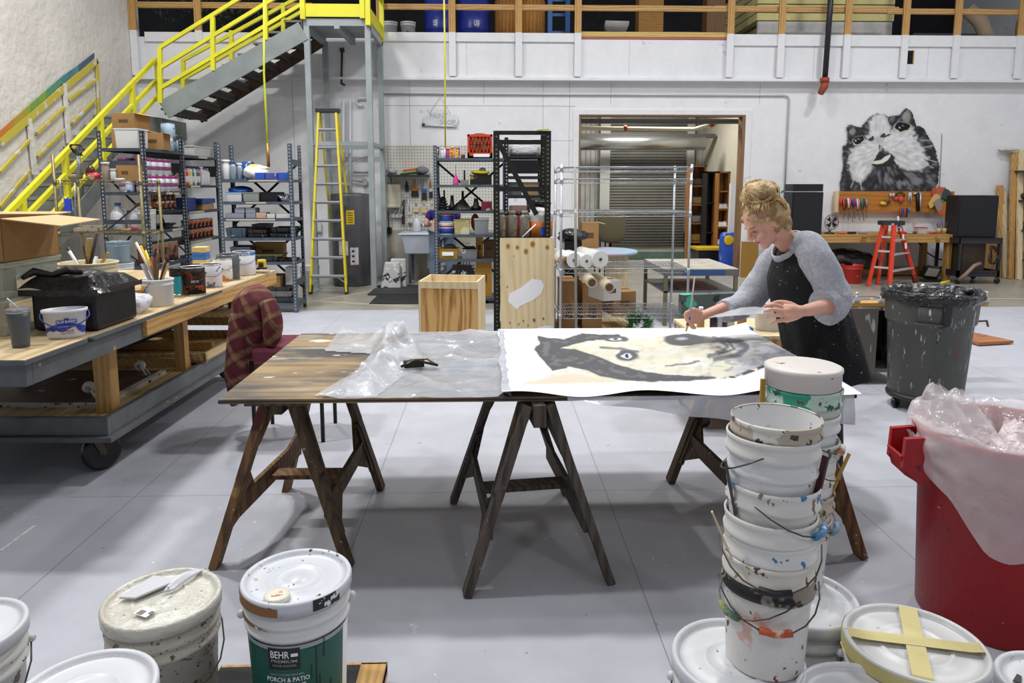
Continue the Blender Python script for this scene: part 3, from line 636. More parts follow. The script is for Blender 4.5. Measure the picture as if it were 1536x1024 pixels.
obj('painted_paper',b,vcmat('painted_paper_surface',.6),label='large white paper with unfinished black and cream dog portrait on the table',cat='painting',cols=cc,fix=False)
# ---------------- the finished animal picture on the wall
def paint_pig(Q):
    n1=fbm(Q,.02,.02,2);D=Q+np.stack([n1*16,fbm(Q,.02,.02,9,2)*14],1)
    ang=np.arctan2(Q[:,1]-520,Q[:,0]-520);rad=np.hypot(Q[:,0]-520,Q[:,1]-520)
    st=np.array([noise.noise(V((math.cos(a)*9,math.sin(a)*9,r*.012))) for a,r in zip(ang,rad)])+.5*np.array([noise.noise(V((math.cos(a)*24,math.sin(a)*24,r*.02))) for a,r in zip(ang,rad)])
    col=np.tile(C3('#34363a'),(len(Q),1));col=blend(col,S(st,-.1,.7)*.75,'#7c7f80');col=blend(col,S(st,-.1,-.6)*.6,'#15161a')
    col=blend(col,S(1-np.hypot((Q[:,0]-780)/330,(Q[:,1]-880)/120),0,.6)*S(st,-.5,.5)*.8,'#85868a')
    E_=D+np.stack([np.cos(ang)*st*40,np.sin(ang)*st*40],1)
    wh=[(385,215),(480,145),(560,150),(600,260),(640,335),(760,345),(860,300),(900,400),(1000,560),(1030,700),(960,775),(780,765),(690,700),(650,600),(560,540),(520,520),(500,600),(430,680),(400,800),(300,905),(200,830),(160,700),(190,540),(340,465),(400,340)]
    f=sdf(E_,wh);col=blend(col,S(f,-22,22),'#cfd0d1');col=blend(col,S(f,0,40)*S(st,.0,.5)*.6,'#eeeeef');col=blend(col,S(f,0,30)*S(st,-.1,-.5)*.4,'#9c9ea0')
    def ell(cx,cy,rx,ry,rot=0):
        dx=D[:,0]-cx;dy=D[:,1]-cy;c=math.cos(rot);s_=math.sin(rot);return 1-np.sqrt(((dx*c+dy*s_)/rx)**2+((-dx*s_+dy*c)/ry)**2)
    for cx,cy,rx,ry in ((805,185,62,75),(205,345,50,50)): col=blend(col,S(ell(cx,cy,rx,ry),0,.5)*.7,'#a09f9a')
    col=blend(col,S(ell(490,440,90,70),0,.8)*.6,'#9da0a3')
    for cx,cy,rx,ry,ro in ((755,297,92,52,.0),(270,447,66,44,-.5)):
        col=blend(col,S(ell(cx,cy,rx*1.12,ry*1.15,ro),-.05,.1),'#c9c2b2');col=blend(col,S(ell(cx,cy-4,rx,ry,ro),-.05,.1),'#17181a');col=blend(col,S(ell(cx-28,cy+2,12,14),0,.5),'#c9cbd0');col=blend(col,S(ell(cx+12,cy-18,20,8),0,.5)*.6,'#9a9ca0')
    for cx,cy,rx,ry,ro in ((412,432,45,22,-.2),(428,420,18,26,0),(545,392,28,28,0),(590,388,45,12,-.25)): col=blend(col,S(ell(cx,cy,rx,ry,ro),-.05,.35),'#3c3e42')
    col=blend(col,S(ell(500,520,8,40),-.1,.5),'#55575a')
    m=sdf(D,[(505,565),(560,590),(640,590),(668,650),(650,720),(560,740),(430,720),(415,690),(450,650),(480,600)]);col=blend(col,S(m,-6,6),'#2d2f33')
    m=sdf(Q+np.stack([n1*4,n1*4],1),[(415,682),(450,668),(520,655),(580,612),(620,598),(632,606),(600,655),(540,692),(480,705),(430,698)]);col=blend(col,S(m,-3,5),'#e3dfd2')
    # whiskers
    for a,c in (((960,440),(1060,440)),((980,520),(1090,500)),((1000,640),(1130,680)),((990,690),(1095,745)),((230,860),(190,960)),((290,880),(310,980))):
        a=np.array(a,float);c=np.array(c,float);e_=c-a;w_=Q-a;tt=np.clip((w_@e_)/(e_@e_),0,1);q=w_-tt[:,None]*e_;dd=np.hypot(q[:,0],q[:,1]);col=blend(col,(1-S(dd,2,5))*.8,'#d5d6d8')
    return col
PO=[(80,992),(68,920),(95,830),(110,690),(103,600),(103,500),(150,480),(160,400),(148,310),(160,278),(195,268),(240,285),(300,298),(350,245),(372,222),(400,180),(480,148),(560,152),(580,170),(600,182),(730,160),(765,110),(800,88),(840,108),(870,160),(890,230),(903,285),(950,285),(990,310),(1040,400),(1090,480),(1125,560),(1125,620),(1158,700),(1150,800),(1145,900),(1115,960),(1110,992)]
yb=YW-.03
def w2(x,y): return py(1250+x/7.31,150+y/7.31,yb)
nu,nv=190,165;x0,x1,y0,y1=55,1175,80,995
pts=np.array([(x0+(x1-x0)*i/nu,y0+(y1-y0)*j/nv) for j in range(nv+1) for i in range(nu+1)])
nn=fbm(pts,.06,.06,30,2)
inside=sdf(pts+np.stack([nn*16,nn*16],1),PO)>0
cc=paint_pig(pts);b=B();b.grid(nu,nv,lambda u,v:w2(x0+(x1-x0)*u,y0+(y1-y0)*v),keep=lambda u,v:bool(inside[int(v*nv)*(nu+1)+int(u*nu)]),sm=False)
cc=np.concatenate([cc,np.ones((len(cc),1))],1)
o=obj('animal_cutout',b,vcmat('painted_board_surface',.8),label='large black and white guinea pig face painting above the tool board',cat='painting',cols=cc,fix=False,solid=.012)
# ================================================================= ROLLING WORKBENCH (left)
m_gry=mat('dark_grey_bench_paint','#55585a',.55,var=[('#6a6d6f',3,.4,.7),('#474a4b',8,.5,.8)],splat=[('#b08a55',7,.72)])
m_topply=wood('pale_plywood_top','#c9b48e','#a98f66','Y',5,.55,splat=[('#b8b6b0',4,.66),('#8a3a34',2.1,.74)])
m_yw=wood('yellow_pine_lumber','#caa062','#a87f42','Y',12,.6,splat=[('#5a3c1c',13,.75)])
m_ywz=wood('yellow_pine_post','#c39858','#a2783f','Z',9,.6)
m_ywp=wood('pale_plywood_sheet','#cdb482','#a98d5a','Y',7,.6)
BZ=.9
BT=Matrix.Translation((-1.87,2.88,0))@Matrix.Rotation(-.036,4,'Z')
def Bb():
    b=B();b.X=BT;return b
bench=thing('rolling_workbench','long rolling workbench with plywood top, grey frame and big black casters','workbench',(-2.4,4.4,0))
b=Bb();b.bx(-1.7,0,0,3.05,BZ-.02,BZ);b.mi=1;b.bx(-1.7,.003,-.003,1.95,BZ-.022,BZ-.003);obj('worktop',b,[m_topply,m_gry],bench)
b=Bb();b.bx(-1.7,-.02,.03,.07,BZ-.12,BZ-.022);b.bx(-.06,-.02,.07,1.9,BZ-.12,BZ-.022);b.bx(-1.7,-1.66,.07,3.0,BZ-.12,BZ-.022);obj('apron',b,m_gry,bench,bevel=.003)
b=Bb();b.bx(-.045,.006,.95,3.04,BZ-.105,BZ-.021);obj('apron_board',b,m_yw,bench,bevel=.003)
b=Bb();b.bx(-1.7,-.24,.94,.98,.245,.345);b.bx(-.28,-.24,.98,3.1,.245,.345);b.bx(-1.7,-1.66,.98,3.1,.245,.345);b.bx(-1.7,-.24,3.06,3.1,.245,.345);b.bx(-1.75,-.21,.91,3.13,.215,.245);obj('lower_frame',b,m_gry,bench,bevel=.003)
b=Bb();b.bx(-1.66,-.28,.98,3.06,.3,.325);obj('lower_shelf',b,m_ywp,bench)
for x,y,w in ((-.34,1.13,.09),(-.33,2.03,.07),(-1.6,1.13,.09),(-1.6,2.9,.09)):
    b=Bb();b.bx(x-w/2,x+w/2,y-w/2,y+w/2,.325,BZ-.12 if y<1.9 else BZ-.1);obj('post',b,m_ywz,bench,bevel=.003)
b=Bb();b.bx(-.33,-.26,2.85,2.92,.325,BZ-.1);obj('post',b,m_gry,bench,bevel=.003)
m_tire=mat('black_rubber_tyre','#141415',.3,var=('#26262a',6,.5,.8));m_rust=mat('painted_steel_bracket','#5d5045',.5,.5,splat=[('#d7cdbd',40,.7),('#6e2f1e',6,.6)])
for k,(x,y) in enumerate(((-.37,1.08),(-.37,2.95),(-1.55,1.08),(-1.55,2.95))):
    p=BT@V((x,y,0));R=RZ(.9 if k==0 else .3)@RX(PI/2)
    b=B();b.lathe([(.03,-.03),(.07,-.024),(.085,-.03),(.1,-.025),(.105,-.01),(.105,.01),(.1,.025),(.085,.03),(.07,.024),(.03,.03)],V((p.x,p.y,.105)),28,R)
    b.mi=1;b.lathe([(.0,-.034),(.055,-.031),(.06,-.027)],V((p.x,p.y,.105)),24,R,cap=0);w=obj('caster',b,[m_tire,mat('caster_hub','#3a3836',.25,.6,splat=[('#d8d0bc',30,.7)])],bench)
    b=B();ax=R@V((0,0,1))
    for s in (-1,1): b.beam(V((p.x,p.y,.105))+ax*.038*s,V((p.x,p.y,.213))+ax*.038*s+R@V((-.05,0,0)),.035,.006,ax)
    b.box((p.x,p.y,.211),(.11,.1,.006),RZ(.3));b.tube([V((p.x,p.y,.105))-ax*.045,V((p.x,p.y,.105))+ax*.045],.012,8);obj('caster_fork',b,m_rust,w)
# things on lower shelf
b=Bb();b.bx(-1.35,-.38,1.22,1.95,.327,.345);t1=thing('wheel_dolly','brown dolly board lying upside down with its small white wheels up, on the bench shelf','dolly',BT@V((-.9,1.6,.327)))
b=Bb();b.bx(-1.35,-.42,1.2,1.95,.327,.345);b.mi=1;b.bx(-.44,-.4,1.2,1.93,.326,.349);b.bx(-1.3,-.42,1.185,1.205,.326,.349)
obj('board',b,[mat('dark_brown_board','#4a3226',.6,var=('#5d4334',3,.4,.7),splat=[('#d8d2cc',5,.73)]),mat('white_tape_worn','#c9c3bb',.6,splat=[('#3c1f26',20,.6)])],t1)
for x,y in ((-.56,1.32),(-.52,1.83),(-1.15,1.6)):
    b=Bb();b.lathe([(.008,-.014),(.028,-.016),(.034,-.01),(.034,.01),(.028,.016),(.008,.014)],(x,y,.408),18,RZ(.4)@RX(PI/2));wv=obj('wheel',b,mat('white_nylon_wheel','#dcdad4',.4),t1)
    b=Bb();b.beam((x+.01,y+.016,.41),(x+.05,y+.02,.347),.02,.004);b.beam((x+.01,y-.016,.41),(x+.05,y-.02,.347),.02,.004);b.box((x+.05,y,.347),(.07,.06,.005));b.cyl((x,y-.02,.408),.01,.04,8,RX(-PI/2));obj('wheel_bracket',b,mat('zinc','#9a9a98',.35,.8),wv)
tr=thing('plywood_tray','shallow pale plywood box sitting on the far end of the bench shelf','box',BT@V((-.5,2.5,.325)))
b=Bb();b.bx(-1.0,-.22,2.15,2.18,.347,.41);b.bx(-1.0,-.22,2.15,2.95,.35,.365);b.bx(-.24,-.22,2.15,2.95,.35,.42);b.bx(-1.0,-.22,2.93,2.95,.35,.42);b.bx(-1.0,-.98,2.15,2.95,.35,.42);obj('tray_shell',b,m_ywp,tr,bevel=.002)
b=Bb();b.bx(-.95,-.32,2.1,2.13,.327,.39);b.bx(-1.0,-.3,2.44,2.5,.37,.43) ;obj('cleat',b,m_yw,tr)
b=Bb();b.bx(-1.25,-.7,1.25,1.9,.5,.56) if 0 else b.bx(-1.45,-.75,2.05,2.85,.45,.72);tb=obj('dark_storage_tote',b,mat('smoky_tote','#2d3032',.4),label='dark grey storage tote on the bench shelf behind the plywood tray',cat='tote',bevel=.02)
b=Bb();b.bx(-1.62,-.6,2.35,2.93,.435,.45) if 0 else b.bx(-.9,-.2,2.55,3.0,.6,.615);b.bx(-.9,-.2,2.99,3.02,.45,.6);b.bx(-.9,-.88,2.55,3.0,.42,.6);b.bx(-.22,-.2,2.9,3.0,.42,.6)
obj('shelf_riser',b,m_ywp,label='pale plywood shelf riser under the far end of the bench top',cat='shelf')
p=BT@V((-.42,2.8,.615));b=B()
for k in range(7):
    a=k*.9;b.ball((p.x+.05*math.cos(a),p.y+.05*math.sin(a),p.z+.04+.01*k%.03),(.035,.05,.02),8,6,Euler((a,.4*k,a)).to_matrix())
obj('purple_glove',b,mat('purple_fabric','#6f4aa0',.7,var=('#3d7d7a',14,.5,.6)),label='purple and teal gloves stuffed under the far end of the bench',cat='glove')
# ---------------- things on the bench top
def onb(x,y): return pz(x,y,BZ)
# translucent storage bins + cardboard box
m_clear=mat('frosted_clear_plastic','#d9dac8',.25,alpha=.5,var=('#c6c8b2',2,.4,.7),spec=.6)
def clearbin(x0,x1,y0,y1,z0,h,label):
    t=thing('storage_bin',label,'storage bin',BT@V(((x0+x1)/2,(y0+y1)/2,z0)))
    cx=(x0+x1)/2;cy=(y0+y1)/2;w=(x1-x0)/2;d=(y1-y0)/2
    b=Bb();r2=math.sqrt(2)
    b.lathe([(r2*.9,0.004),(r2*.91,.02),(r2*.97,h-.025),(r2*1.0,h-.024),(r2*1.01,h-.005),(r2*.98,h-.004),(r2*.95,h-.02),(r2*.89,.012)],(0,0,0),4) if 0 else None
    def ring(k,z): return [(cx-w*k,cy-d*k,z),(cx+w*k,cy-d*k,z),(cx+w*k,cy+d*k,z),(cx-w*k,cy+d*k,z)]
    prof=[(.9,z0+.003),(.97,z0+h-.03),(1.0,z0+h-.028),(1.01,z0+h-.012),(.98,z0+h-.012)]
    vs=[];fs=[(3,2,1,0)]
    for k,z in prof: vs+=ring(k,z)
    for j in range(len(prof)-1):
        for i in range(4): fs.append((j*4+i,j*4+(i+1)%4,(j+1)*4+(i+1)%4,(j+1)*4+i))
    b.add(vs,fs,False);obj('bin_body',b,m_clear,t,bevel=.012)
    b=Bb();b.bx(cx-w*1.02,cx+w*1.02,cy-d*1.02,cy+d*1.02,z0+h-.012,z0+h);b.bx(cx-w*.9,cx+w*.9,cy-d*.9,cy+d*.9,z0+h-.02,z0+h-.011);obj('bin_lid',b,m_clear,t,bevel=.006)
    b=Bb();random.seed(int(z0*100))
    for k in range(5): b.box((cx+random.uniform(-.3,.25)*w*2,cy+random.uniform(-.25,.25)*d*2,z0+h*.4),(.16,.12,h*.6),RZ(random.uniform(0,3)))
    obj('bin_contents',b,mat('tan_bin_contents','#8d866f',.8,var=('#55606c',3,.4,.6)),t)
    return t
clearbin(-.95,-.36,.42,.86,BZ,.17,'frosted clear storage bin at the bottom of the stack on the workbench')
clearbin(-.95,-.37,.44,.86,BZ+.172,.17,'frosted clear storage bin under the open cardboard box')
m_card=mat('brown_cardboard','#a37b4a',.8,var=('#94703f',3,.4,.7));m_cardl=mat('light_cardboard_inside','#cbab7c',.8)
cb=thing('cardboard_box','large open cardboard box with flaps up on top of the clear bins','box',BT@V((-.66,.62,BZ+.345)))
z0=BZ+.346
b=Bb();x0,x1,y0,y1,hh=-.98,-.36,.44,.84,.2
b.bx(x0,x1,y0,y1,z0,z0+.004);b.bx(x0,x1,y0,y0+.004,z0,z0+hh);b.bx(x0,x1,y1-.004,y1,z0,z0+hh);b.bx(x0,x0+.004,y0,y1,z0,z0+hh);b.bx(x1-.004,x1,y0,y1,z0,z0+hh)
obj('box_shell',b,m_card,cb)
def flap(p0,p1,p2,p3,m):
    b=Bb();n=(V(p1)-V(p0)).cross(V(p3)-V(p0)).normalized();b.prism([p0,p1,p2,p3],n*.005);obj('flap',b,m,cb)
flap((x0,y0,z0+hh),(x1-.02,y0,z0+hh),(x1-.1,y0-.07,z0+.03),(x0,y0-.09,z0+.02),m_cardl)
flap((x1,y0,z0+hh),(x1,y1,z0+hh),(x1+.24,y1-.03,z0+hh-.02),(x1+.24,y0+.05,z0+hh-.035),m_cardl)
flap((x0,y1,z0+hh),(x1,y1,z0+hh),(x1-.02,y1+.16,z0+hh+.005),(x0,y1+.16,z0+hh+.005),m_cardl)
# tumbler
c=onb(32,520);b=B();t=thing('tumbler','dark grey insulated tumbler with a straw at the front of the workbench','tumbler',c)
b.lathe([(.03,0),(.033,.003),(.034,.02),(.043,.13),(.044,.15)],c,24);obj('cup',b,mat('grey_powder_coat','#4e545b',.4,splat=[('#2c2a28',9,.68)]),t)
b=B();b.lathe([(.043,.15),(.0445,.153),(.0445,.163),(.038,.163)],c,24);obj('steel_rim',b,mat('brushed_steel','#b5b5b5',.3,.9),t)
b=B();b.lathe([(.038,.160),(.048,.162),(.048,.168),(.04,.172),(.0,.172)],c,24);obj('lid',b,mat('clear_lid_smoky','#8f8f99',.15,alpha=.6),t)
b=B();b.tube([c+V((.01,0,.02)),c+V((0,.0,.172)),c+V((-.035,-.01,.215))],.0035,8);obj('straw',b,mat('clear_straw','#c9c6cf',.2,alpha=.85),t)
# ice cream tub with print
c=onb(100,505);t=thing('ice_cream_pail','small white oval ice cream pail with blue BLUE BUNNY print and blue handle','pail',c)
R0=RZ(math.atan2(c.y,c.x)-PI/2);m_print=mat('print_blue','#2c3fa0',.5);m_tub=mat('tub_white','#dfe0e6',.35,var=('#cfd1da',9,.5,.8));m_wt=mat('print_white','#f2f2f2',.5);m_rd=mat('print_red','#c4473a',.5)
sx_,sy_=1.18,.85
def om(r,a,z): 
    p=V((r*math.sin(a)*sx_,-r*math.cos(a)*sy_,z));return c+R0@p
rt=lambda z:.064+.012*z/.125
b=B();prof=[(.055,0),(.062,.006),(.064,.02),(.074,.118),(.079,.119),(.079,.132),(.074,.132),(.071,.11),(.06,.01),(0,.008)]
b.add([om(r,2*PI*i/36,z) for r,z in prof for i in range(36)],[(j*36+i,j*36+(i+1)%36,(j+1)*36+(i+1)%36,(j+1)*36+i) for j in range(len(prof)-1) for i in range(36)]+[tuple(range(36))],True);obj('tub_body',b,m_tub,t)
def omp(a0,a1,f0,f1,b,n=16): b.grid(n,1,lambda u,v:om(rt((f0(u)*(1-v)+f1(u)*v))+.0008,a0+(a1-a0)*u,f0(u)*(1-v)+f1(u)*v))
b=B();omp(-1.3,1.3,lambda u:.03+.02*math.sin(u*PI*2+.5)**2+(.014 if abs(u-.5)<.2 else 0)-.01,lambda u:.062+.012*math.cos((u-.5)*6),b);omp(-.45,.55,lambda u:.073,lambda u:.088,b,8);omp(-.06,.16,lambda u:.088,lambda u:.096,b,3)
b.mi=1;f=lambda a0,a1,z0,z1:(lambda u,v:om(rt(z0)+.0018,a0+(a1-a0)*u,z0+(z1-z0)*v))
text(b,'BLUE BUNNY',f(-.4,.5,.075,.086));text(b,'Family Size',f(-.38,.5,.048,.066));b.mi=2;text(b,'ICE CREAM',f(-.25,.38,.033,.04));omp(-.25,.38,lambda u:.0325,lambda u:.0335,b,5);b.mi=0;text(b,'VANILLA FLAVORED',f(-.28,.42,.022,.028))
obj('print',b,[m_print,m_wt,m_rd],t,fix=False)
b=B();b.tube([om(.081,1.5-.0,.118)]+[om(.088,1.5-3.0*i/10,.118-.062*math.sin(PI*i/10)) for i in range(1,10)]+[om(.081,-1.5,.118)],.003,6);obj('handle',b,m_print,t)
# red stain
# black insulated bag
t=thing('cooler_bag','black soft cooler bag with collapsed lid and strap on the workbench','bag',onb(140,490));m_bag=mat('black_nylon','#0c0c0e',.45,var=('#1a1a1f',9,.45,.7),bump=(30,.4));m_bag2=mat('black_nylon_sheen','#16161a',.35,bump=(12,.9,.03),coat=.2)
b=Bb()
b.bx(-.34,-.025,.56,.93,BZ+.002,BZ+.19);obj('bag_body',b,m_bag,t,bevel=.02)
def lidf(u,v):
    x=-.375+.37*u;y=.53+.42*v;e=min(u,1-u,v,1-v);z=BZ+.19+.055*min(1,e*6)+.02*wr((u*3,v*3,3))+.02*(1-u)+(.03 if .1<v<.45 and .55<u<.9 else 0)*math.sin(u*5)**2
    return V((x+(.03 if u>.93 and v<.2 else 0),y,z))
b=Bb();b.grid(26,26,lidf);b.grid(26,2,lambda u,v:V((-.375+.37*u,.53,BZ+.175+.03*v+.0)));b.grid(26,2,lambda u,v:V((-.005,.53+.42*u,BZ+.175+.03*v+.01*wr((u*4,v,3)))))
obj('bag_lid',b,m_bag2,t,fix=False)
b=Bb();b.tube([(-.36,.55,BZ+.26),(-.34,.6,BZ+.285),(-.27,.63,BZ+.265),(-.22,.66,BZ+.285),(-.18,.72,BZ+.265)],[.012,.02,.014,.022,.012],8);b.box((-.04,.58,BZ+.235),(.02,.02,.006));obj('strap',b,m_bag,t)
# big cream bucket with rollers
m_cream=mat('aged_cream_plastic','#cfc6a4',.45,var=('#b3a57a',5,.45,.8),splat=[('#8a7850',22,.72)])
def pailbody(b,c,rt,h,tp=.9,ribs=((.80,.02),(.90,.02)),lip=.006,inner=True,n=36):
    pr=[(rt*tp,0),(rt*tp+.003,.004)];z=0
    r=lambda q:rt*(tp+(1-tp)*q)
    for q,e in ribs: pr+=[(r(q-.02),h*(q-.02)),(r(q)+lip,h*q),(r(q)+lip,h*(q+e)),(r(q+.04),h*(q+e+.01))]
    pr+=[(rt-.001,h-.012),(rt+lip,h-.01),(rt+lip+.002,h-.002),(rt,h)]
    if inner: pr+=[(rt-.004,h-.003),(r(.5)-.005,h*.5),(rt*tp-.005,.008),(0,.008)]
    b.lathe(pr,c,n)
c=pz(135,470,BZ);c=BT@V((-.42,1.18,BZ))
t=thing('roller_bucket','large aged cream bucket holding rollers and scrapers behind the black bag','bucket',c);b=B();pailbody(b,c,.145,.27);obj('bucket_body',b,m_cream,t)
random.seed(5)
def stick(label,cat,p,q,r,m,group=None,flat=None):
    b=B()
    if flat: b.beam(p,q,flat,r)
    else: b.tube([p,q],r,8)
    return obj(('paint_stick' if cat=='paint stick' else 'long_tool'),b,m,label=label,cat=cat,group=group)
msk=[mat('paint_black_stick','#2b2622',.6),mat('white_handle','#d9d9d4',.4),wood('light_stir_stick','#cfae74','#b3925a','Z',20,.6),mat('dark_brown_stick','#4a3325',.6),mat('mustard_stick','#b98a3a',.6)]
cc0=c
for k,(a,rr,ln,mi,fl,lb) in enumerate(((3.4,.09,.1,1,0,'short white roller handle leaning at the left of the cream bucket'),(3.0,.10,.12,0,0,'black handled tool sticking out left of the cream bucket'),(2.3,.04,.13,3,.03,'dark brown paddle standing in the cream bucket'),(1.2,.03,.17,2,.035,'pale flat stir stick standing tall in the cream bucket'),(.6,.06,.2,0,0,'long black handled brush leaning in the cream bucket'),(5.5,.07,.07,1,0,'white roller frame handle low in the cream bucket'),(.2,.1,.09,4,.025,'tan stick at the right rim of the cream bucket'))):
    p=cc0+V((.06*math.cos(a+2.5),.05*math.sin(a),.06));q=cc0+V((rr*math.cos(a)*1.1,rr*.3*math.sin(a),.2+ln+.03));stick(lb,'paint stick' if fl else 'tool handle',p,q,.006 if fl else .009,msk[mi],flat=fl or None)
# white bucket of sticks
c=onb(238,457);m_wb=mat('white_pail_plastic','#dadada',.4,var=('#c9c8c4',7,.45,.75),splat=[('#9f9a8e',30,.76)])
t=thing('stick_bucket','white two gallon bucket packed with paint sticks on the workbench','bucket',c);b=B();pailbody(b,c,.086,.155,.93,((.78,.03),),.004);obj('bucket_body',b,m_wb,t)
b=B();b.tube([c+V((.0,-.092,.14)),c+V((-.02,-.11,.11)),c+V((-.045,-.10,.06))],.0022,6);b.ball(c+V((-.045,-.1,.058)),.008,8,6);obj('bail_wire',b,mat('wire_steel','#55544e',.4,.8),t)
sticks=[(-.085,.3,'#d9d2c4',.011,0,'long white handled stick leaning far left in the stick bucket'),(-.07,.28,'#d8a82a',.009,0,'yellow stick leaning left in the stick bucket'),(-.05,.25,'#e8dc2c',.008,0,'bright yellow stick second from the left in the stick bucket'),(-.06,.17,'#aeb2bd',.03,1,'pale grey flat stick low on the left of the stick bucket'),(-.03,.2,'#b98c46',.03,1,'mustard flat paint paddle in the middle of the stick bucket'),(-.012,.215,'#8f3c38',.008,0,'thin red stick in the stick bucket'),(.0,.2,'#7a6248',.02,1,'brown flat stick behind the centre of the stick bucket'),(.01,.21,'#5a4630',.018,1,'dark brown flat stick right of centre in the stick bucket'),(.022,.34,'#6d5a44',.005,0,'very long thin rod standing tallest in the stick bucket'),(.03,.19,'#a88a5a',.02,1,'tan flat stick right side of the stick bucket'),(.045,.18,'#3e3428',.015,1,'nearly black stick right side of the stick bucket'),(.055,.17,'#c6a873',.016,1,'light tan stick at the right edge of the stick bucket'),(-.02,.16,'#8d8f97',.02,1,'short grey stick in front in the stick bucket'),(.0,.17,'#c9b99a',.014,1,'short cream stick in front in the stick bucket')]
for k,(dx,ln,col,w,fl,lb) in enumerate(sticks):
    p=c+V((-dx*.4,random.uniform(-.03,.03),.03));q=c+V((dx*1.35,random.uniform(-.02,.03),.08+ln*.95));stick(lb,'paint stick',p,q,.004 if fl else w*.7,mat('stick_%d'%k,col,.6,splat=[('#d9d4ca',30,.7)]),flat=w if fl else None)
# plastic bag
c=onb(200,470);b=B();b.ball(c+V((0,.03,.055)),(.085,.1,.055),22,14,fn=lambda p:p*(1+.35*noise.noise(p*22)));obj('plastic_bag',b,mat('thin_white_bag','#e6e7ee',.25,alpha=.75,bump=(40,.7,.02)),label='crumpled clear white plastic bag beside the stick bucket',cat='plastic bag')
b=B();cc=c+V((-.12,.25,0))
for k in range(5): b.box(cc+V((0,.0,.012+k*.02)),(.2,.16,.016),RZ(.1*k))
obj('sanding_pad_stack',b,[mat('blue_orange_pads','#6aa3c9',.7,var=('#c98f3f',6,.48,.5))],label='stack of blue and tan sanding pads behind the plastic bag',cat='pad stack')
# teal thermos
c=onb(265,445);t=thing('thermos','teal insulated bottle with black lid on the workbench','bottle',c);sc=1.0
b=B();b.lathe([(.030,0),(.033,.003),(.033,.02)],c,20);obj('base',b,mat('brushed_steel'),t) if 0 else obj('base',b,MATS['brushed_steel'],t)
b=B();b.lathe([(.033,.02),(.034,.03),(.034,.135),(.032,.145)],c,20);b.mi=1;b.lathe([(.0345,.13),(.035,.132),(.035,.158),(.0345,.16)],c,20);obj('bottle_body',b,[mat('teal_enamel','#1f8fa0',.3),mat('black_rubber_band','#17181b',.5)],t)
b=B();b.lathe([(.032,.16),(.036,.162),(.037,.182),(.03,.186),(0,.187)],c,20);obj('lid',b,mat('black_plastic','#141418',.4),t)
# cans
m_rim=mat('tin_rim','#a5a6a6',.3,.85);m_or=mat('orange_print','#d4622a',.5,var=('#1c1512',16,.5,.54));m_bk=mat('black_print','#1d1b1c',.5)
def can(c,r,h,label,bands,lid='#b9b9b6',group=None,name='paint_can',bail=True,txt=None,parts=True,cat='paint can',face=None):
    """bands: list of (z0,z1,material) fractions, full wrap"""
    t=thing(name,label,cat,c,0,group);b=B();ms=[m_rim];b.lathe([(r*.97,0),(r,.002),(r,.004),(r*.975,.006),(r*.975,h-.008),(r,h-.006),(r,h-.002)],c,28)
    for z0,z1,m in bands:
        if m not in ms: ms.append(m)
        b.mi=ms.index(m);b.lathe([(r*.978,h*z0),(r*.985,h*z0+.0005),(r*.985,h*z1-.0005),(r*.978,h*z1)],c,28)
    if txt:
        for s,m,a0,a1,z0,z1 in txt:
            if m not in ms: ms.append(m)
            b.mi=ms.index(m);f0=(math.atan2(-c.y,-c.x) if face is None else face);text(b,s,cylmap(c,r*.992,f0+a0,f0+a1,h*z0,h*z1))
    obj('can_body',b,ms,t,fix=False)
    b=B();b.lathe([(r*.99,h-.003),(r*1.0,h),(r*.93,h+.001),(r*.91,h-.004),(r*.8,h-.004),(r*.78,h-.002),(0,h-.002)],c,28);obj('lid',b,mat('lid_'+lid[1:],lid,.4,.3 if lid=='#b9b9b6' else 0),t)
    if bail:
        b=B();f0=math.atan2(-c.y,-c.x);pp=[]
        for k in range(9): a=f0-PI/2+PI*k/8;pp.append(c+V((math.cos(a)*(r+.003),math.sin(a)*(r+.003),h*.75-.05*math.sin(PI*k/8)*h/.19)))
        b.tube(pp,.0014,5);b.ball(pp[0],.006,6,5);b.ball(pp[-1],.006,6,5);obj('bail_wire',b,MATS['wire_steel'],t)
    return t
c=onb(290,441);can(c,.078,.178,'black and orange printed paint can beside the teal bottle',[(.04,.96,m_bk),(.06,.36,m_or),(.58,.86,m_or)],txt=[('BEHR',m_wt,-.1,.5,.46,.54)])
m_wl=mat('white_label_splashed','#d9d9de',.5,var=('#5b6799',9,.56,.6));m_cl=mat('clear_jar_label','#cfd2d6',.3)
c=onb(318,430);can(c,.07,.16,'white paint can with blue smudges behind the orange printed can',[(.03,.97,m_wl)])
c=onb(326,424)+V((.0,.12,0));can(c,.07,.165,'white and orange flecked paint can tucked behind the dark can',[(.03,.97,mat('orange_flecked','#dfe0e0',.5,var=('#d9842e',11,.55,.58)))])
c=onb(343,419);m_gcan=mat('charcoal_can','#53565a',.4,var=('#6a6d70',5,.5,.7),splat=[('#7fb347',6,.72)]);can(c,.082,.19,'charcoal grey paint can with green drips near the far end of the bench',[(.02,.98,m_gcan)],lid='#6f7376',txt=[('200',m_wt,-.5,.1,.5,.62)])
c=onb(367,412);m_rs=mat('white_resco','#dcdde4',.45,splat=[('#c33c8a',9,.72)]);m_rb=mat('resco_blue','#2f7fd0',.5)
can(c,.085,.185,'white paint can with blue resco band near the far end of the bench',[(.02,.84,m_rs),(.84,.97,m_rb)],lid='#b9b9c6',txt=[('resco',m_wt,-.4,.6,.85,.95)])
